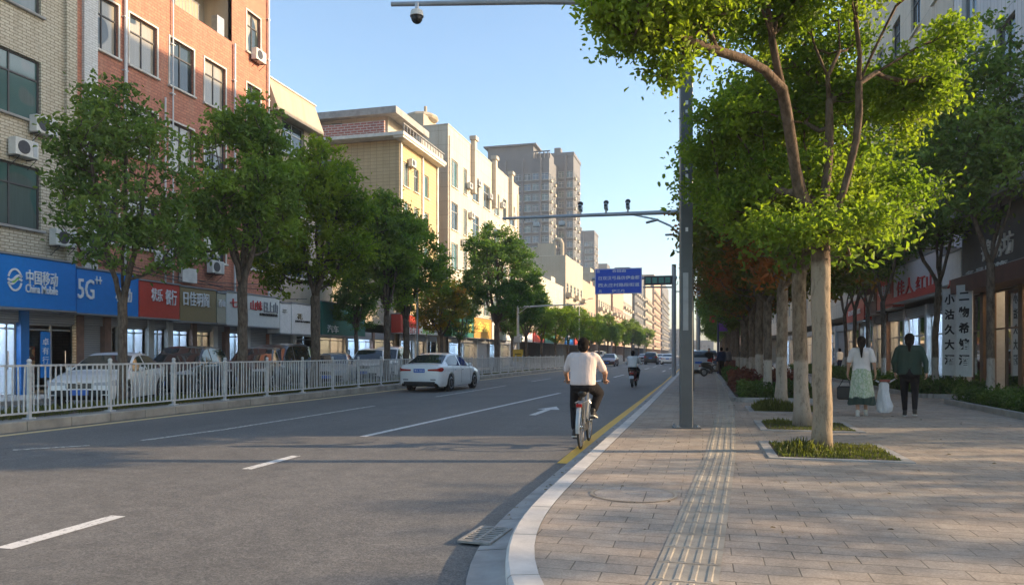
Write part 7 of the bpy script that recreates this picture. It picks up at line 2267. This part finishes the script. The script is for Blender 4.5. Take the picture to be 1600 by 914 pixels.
union_mesh('trousers', m, M_trousers, .013, sr, 3)
m = MB(); m.sphere((0, .18, 1.475), (.092, .108, .10), 14, 10); m.sphere((0, .15, 1.42), (.084, .085, .09), 12, 8); union_mesh('hair', m, M_hair, .012, sr, 2)
shoe(sr, (.15, .58, .44), (.1, 1, 0), M_shoe_b); shoe(sr, (-.15, .58, .44), (-.1, 1, 0), M_shoe_b)
# parked scooters and distant figures
for i, (px, Y, rz, lb, c) in enumerate([(1100, 44, -60, 'scooter parked on the pavement beside the silver kerb car', M_black), (1117, 60, -80, 'scooter parked by the banner post', CBL), (1133, 62, 80, 'scooter parked right of the banner post', M_black)]):
    make_scooter(lb, (corner(px, Y), Y, PZ), R(rz), c, group='parked scooters')
def walker(label, loc, rz, top, bottom, h=1.68, stride=.15, dress=None):
    t = thing('person', label, 'person', loc, rz); k = h / 1.70
    b = MB()
    b.capsule((0, 0, 1.38 * k), (0, 0, 1.05 * k), .1, .1, 10); b.capsule((-.16, 0, 1.38 * k), (.16, 0, 1.38 * k), .05, .05, 8); head(b, (0, 0, 1.38 * k), (0, .02, 1.57 * k), 1.02)
    ar = [(s, ((s * .18, 0, 1.37 * k), (s * .24, -.02 + s * .05, 1.1 * k), (s * .24, .05 + s * .1, .88 * k))) for s in (-1, 1)]
    lg_ = [(s, (s * .085, 0, .92 * k), (s * .09, .05 + s * stride * .4, .5 * k), (s * .085, s * stride, .10)) for s in (-1, 1)]
    for s, (sh, el, wr_) in ar: b.capsule(sh, el, .045, .037, 8); b.capsule(el, wr_, .036, .026, 8); hand(b, wr_, (0, .1, -1), s, .6, (-s, 0, 0))
    for s, hip, kn, an in lg_: b.capsule(hip, kn, .08, .055, 8); b.capsule(kn, an, .05, .035, 8)
    union_mesh('body', b, M_skin, .011, t, 2)
    m = MB(); m.capsule((-.15, 0, 1.375 * k), (.15, 0, 1.375 * k), .072, .072, 10); m.tube([(0, 0, 1.45 * k), (0, 0, 1.36 * k), (0, 0, 1.1 * k), (0, 0, .92 * k)], [(.08, .09), (.12, .205), (.12, .19), (.13, .2)], 14)
    for s, (sh, el, wr_) in ar: m.capsule(sh, el, .064, .055, 8); m.capsule(el, wr_, .053, .04, 8)
    union_mesh('jacket', m, top, .015, t, 3)
    m = MB(); m.capsule((-.05, 0, .95 * k), (.05, 0, .95 * k), .12, .12, 10)
    for s, hip, kn, an in lg_: m.capsule(hip, kn, .1, .075, 10); m.capsule(kn, Vector(an) + Vector((0, 0, .04)), .07, .05, 10)
    union_mesh('trousers', m, bottom, .015, t, 3)
    m = MB(); m.sphere((0, 0, 1.6 * k), (.09, .105, .1), 12, 8); m.sphere((0, -.03, 1.55 * k), (.082, .075, .09), 10, 8); union_mesh('hair', m, M_hair, .013, t, 2)
    for s, hip, kn, an in lg_: shoe(t, an, (0, 1, 0), M_shoe_b)
    return t
M_navy = cloth('cloth_navy', (.02, .03, .07)); M_greyc = cloth('cloth_grey', (.12, .12, .13))
X_ = corner(1128, 40)
walker('distant pedestrian in navy walking under the blue and purple banners', (corner(1127, 43), 43, PZ), R(10), M_navy, M_trousers)
walker('distant pedestrian in grey just right of the banner post', (corner(1136, 47), 47, PZ), R(-5), M_greyc, M_trousers)
walker('distant pedestrian in black near the parked scooters', (corner(1108, 50), 50, PZ), R(170), M_trousers, M_trousers)
walker('distant pedestrian in a white shirt by the right hand shops, left of the walking women', (corner(1312, 52), 52, PZ), R(30), M_shirt_w, M_navy)

# ------------------------------------------------------------------ air
hz = MB(); hz.box((0, 330, 34), (260, 820, 72))
hm = bpy.data.materials.new('haze'); hm.use_nodes = True
for n_ in list(hm.node_tree.nodes):
    if n_.type == 'BSDF_PRINCIPLED': hm.node_tree.nodes.remove(n_)
pv_ = hm.node_tree.nodes.new('ShaderNodeVolumePrincipled')
pv_.inputs['Color'].default_value = (.86, .90, .95, 1)
pv_.inputs['Density'].default_value = 0.0006
hm.node_tree.links.new(pv_.outputs[0], hm.node_tree.nodes['Material Output'].inputs['Volume'])
ho = hz.build('haze', hm); tag(ho, kind='stuff')
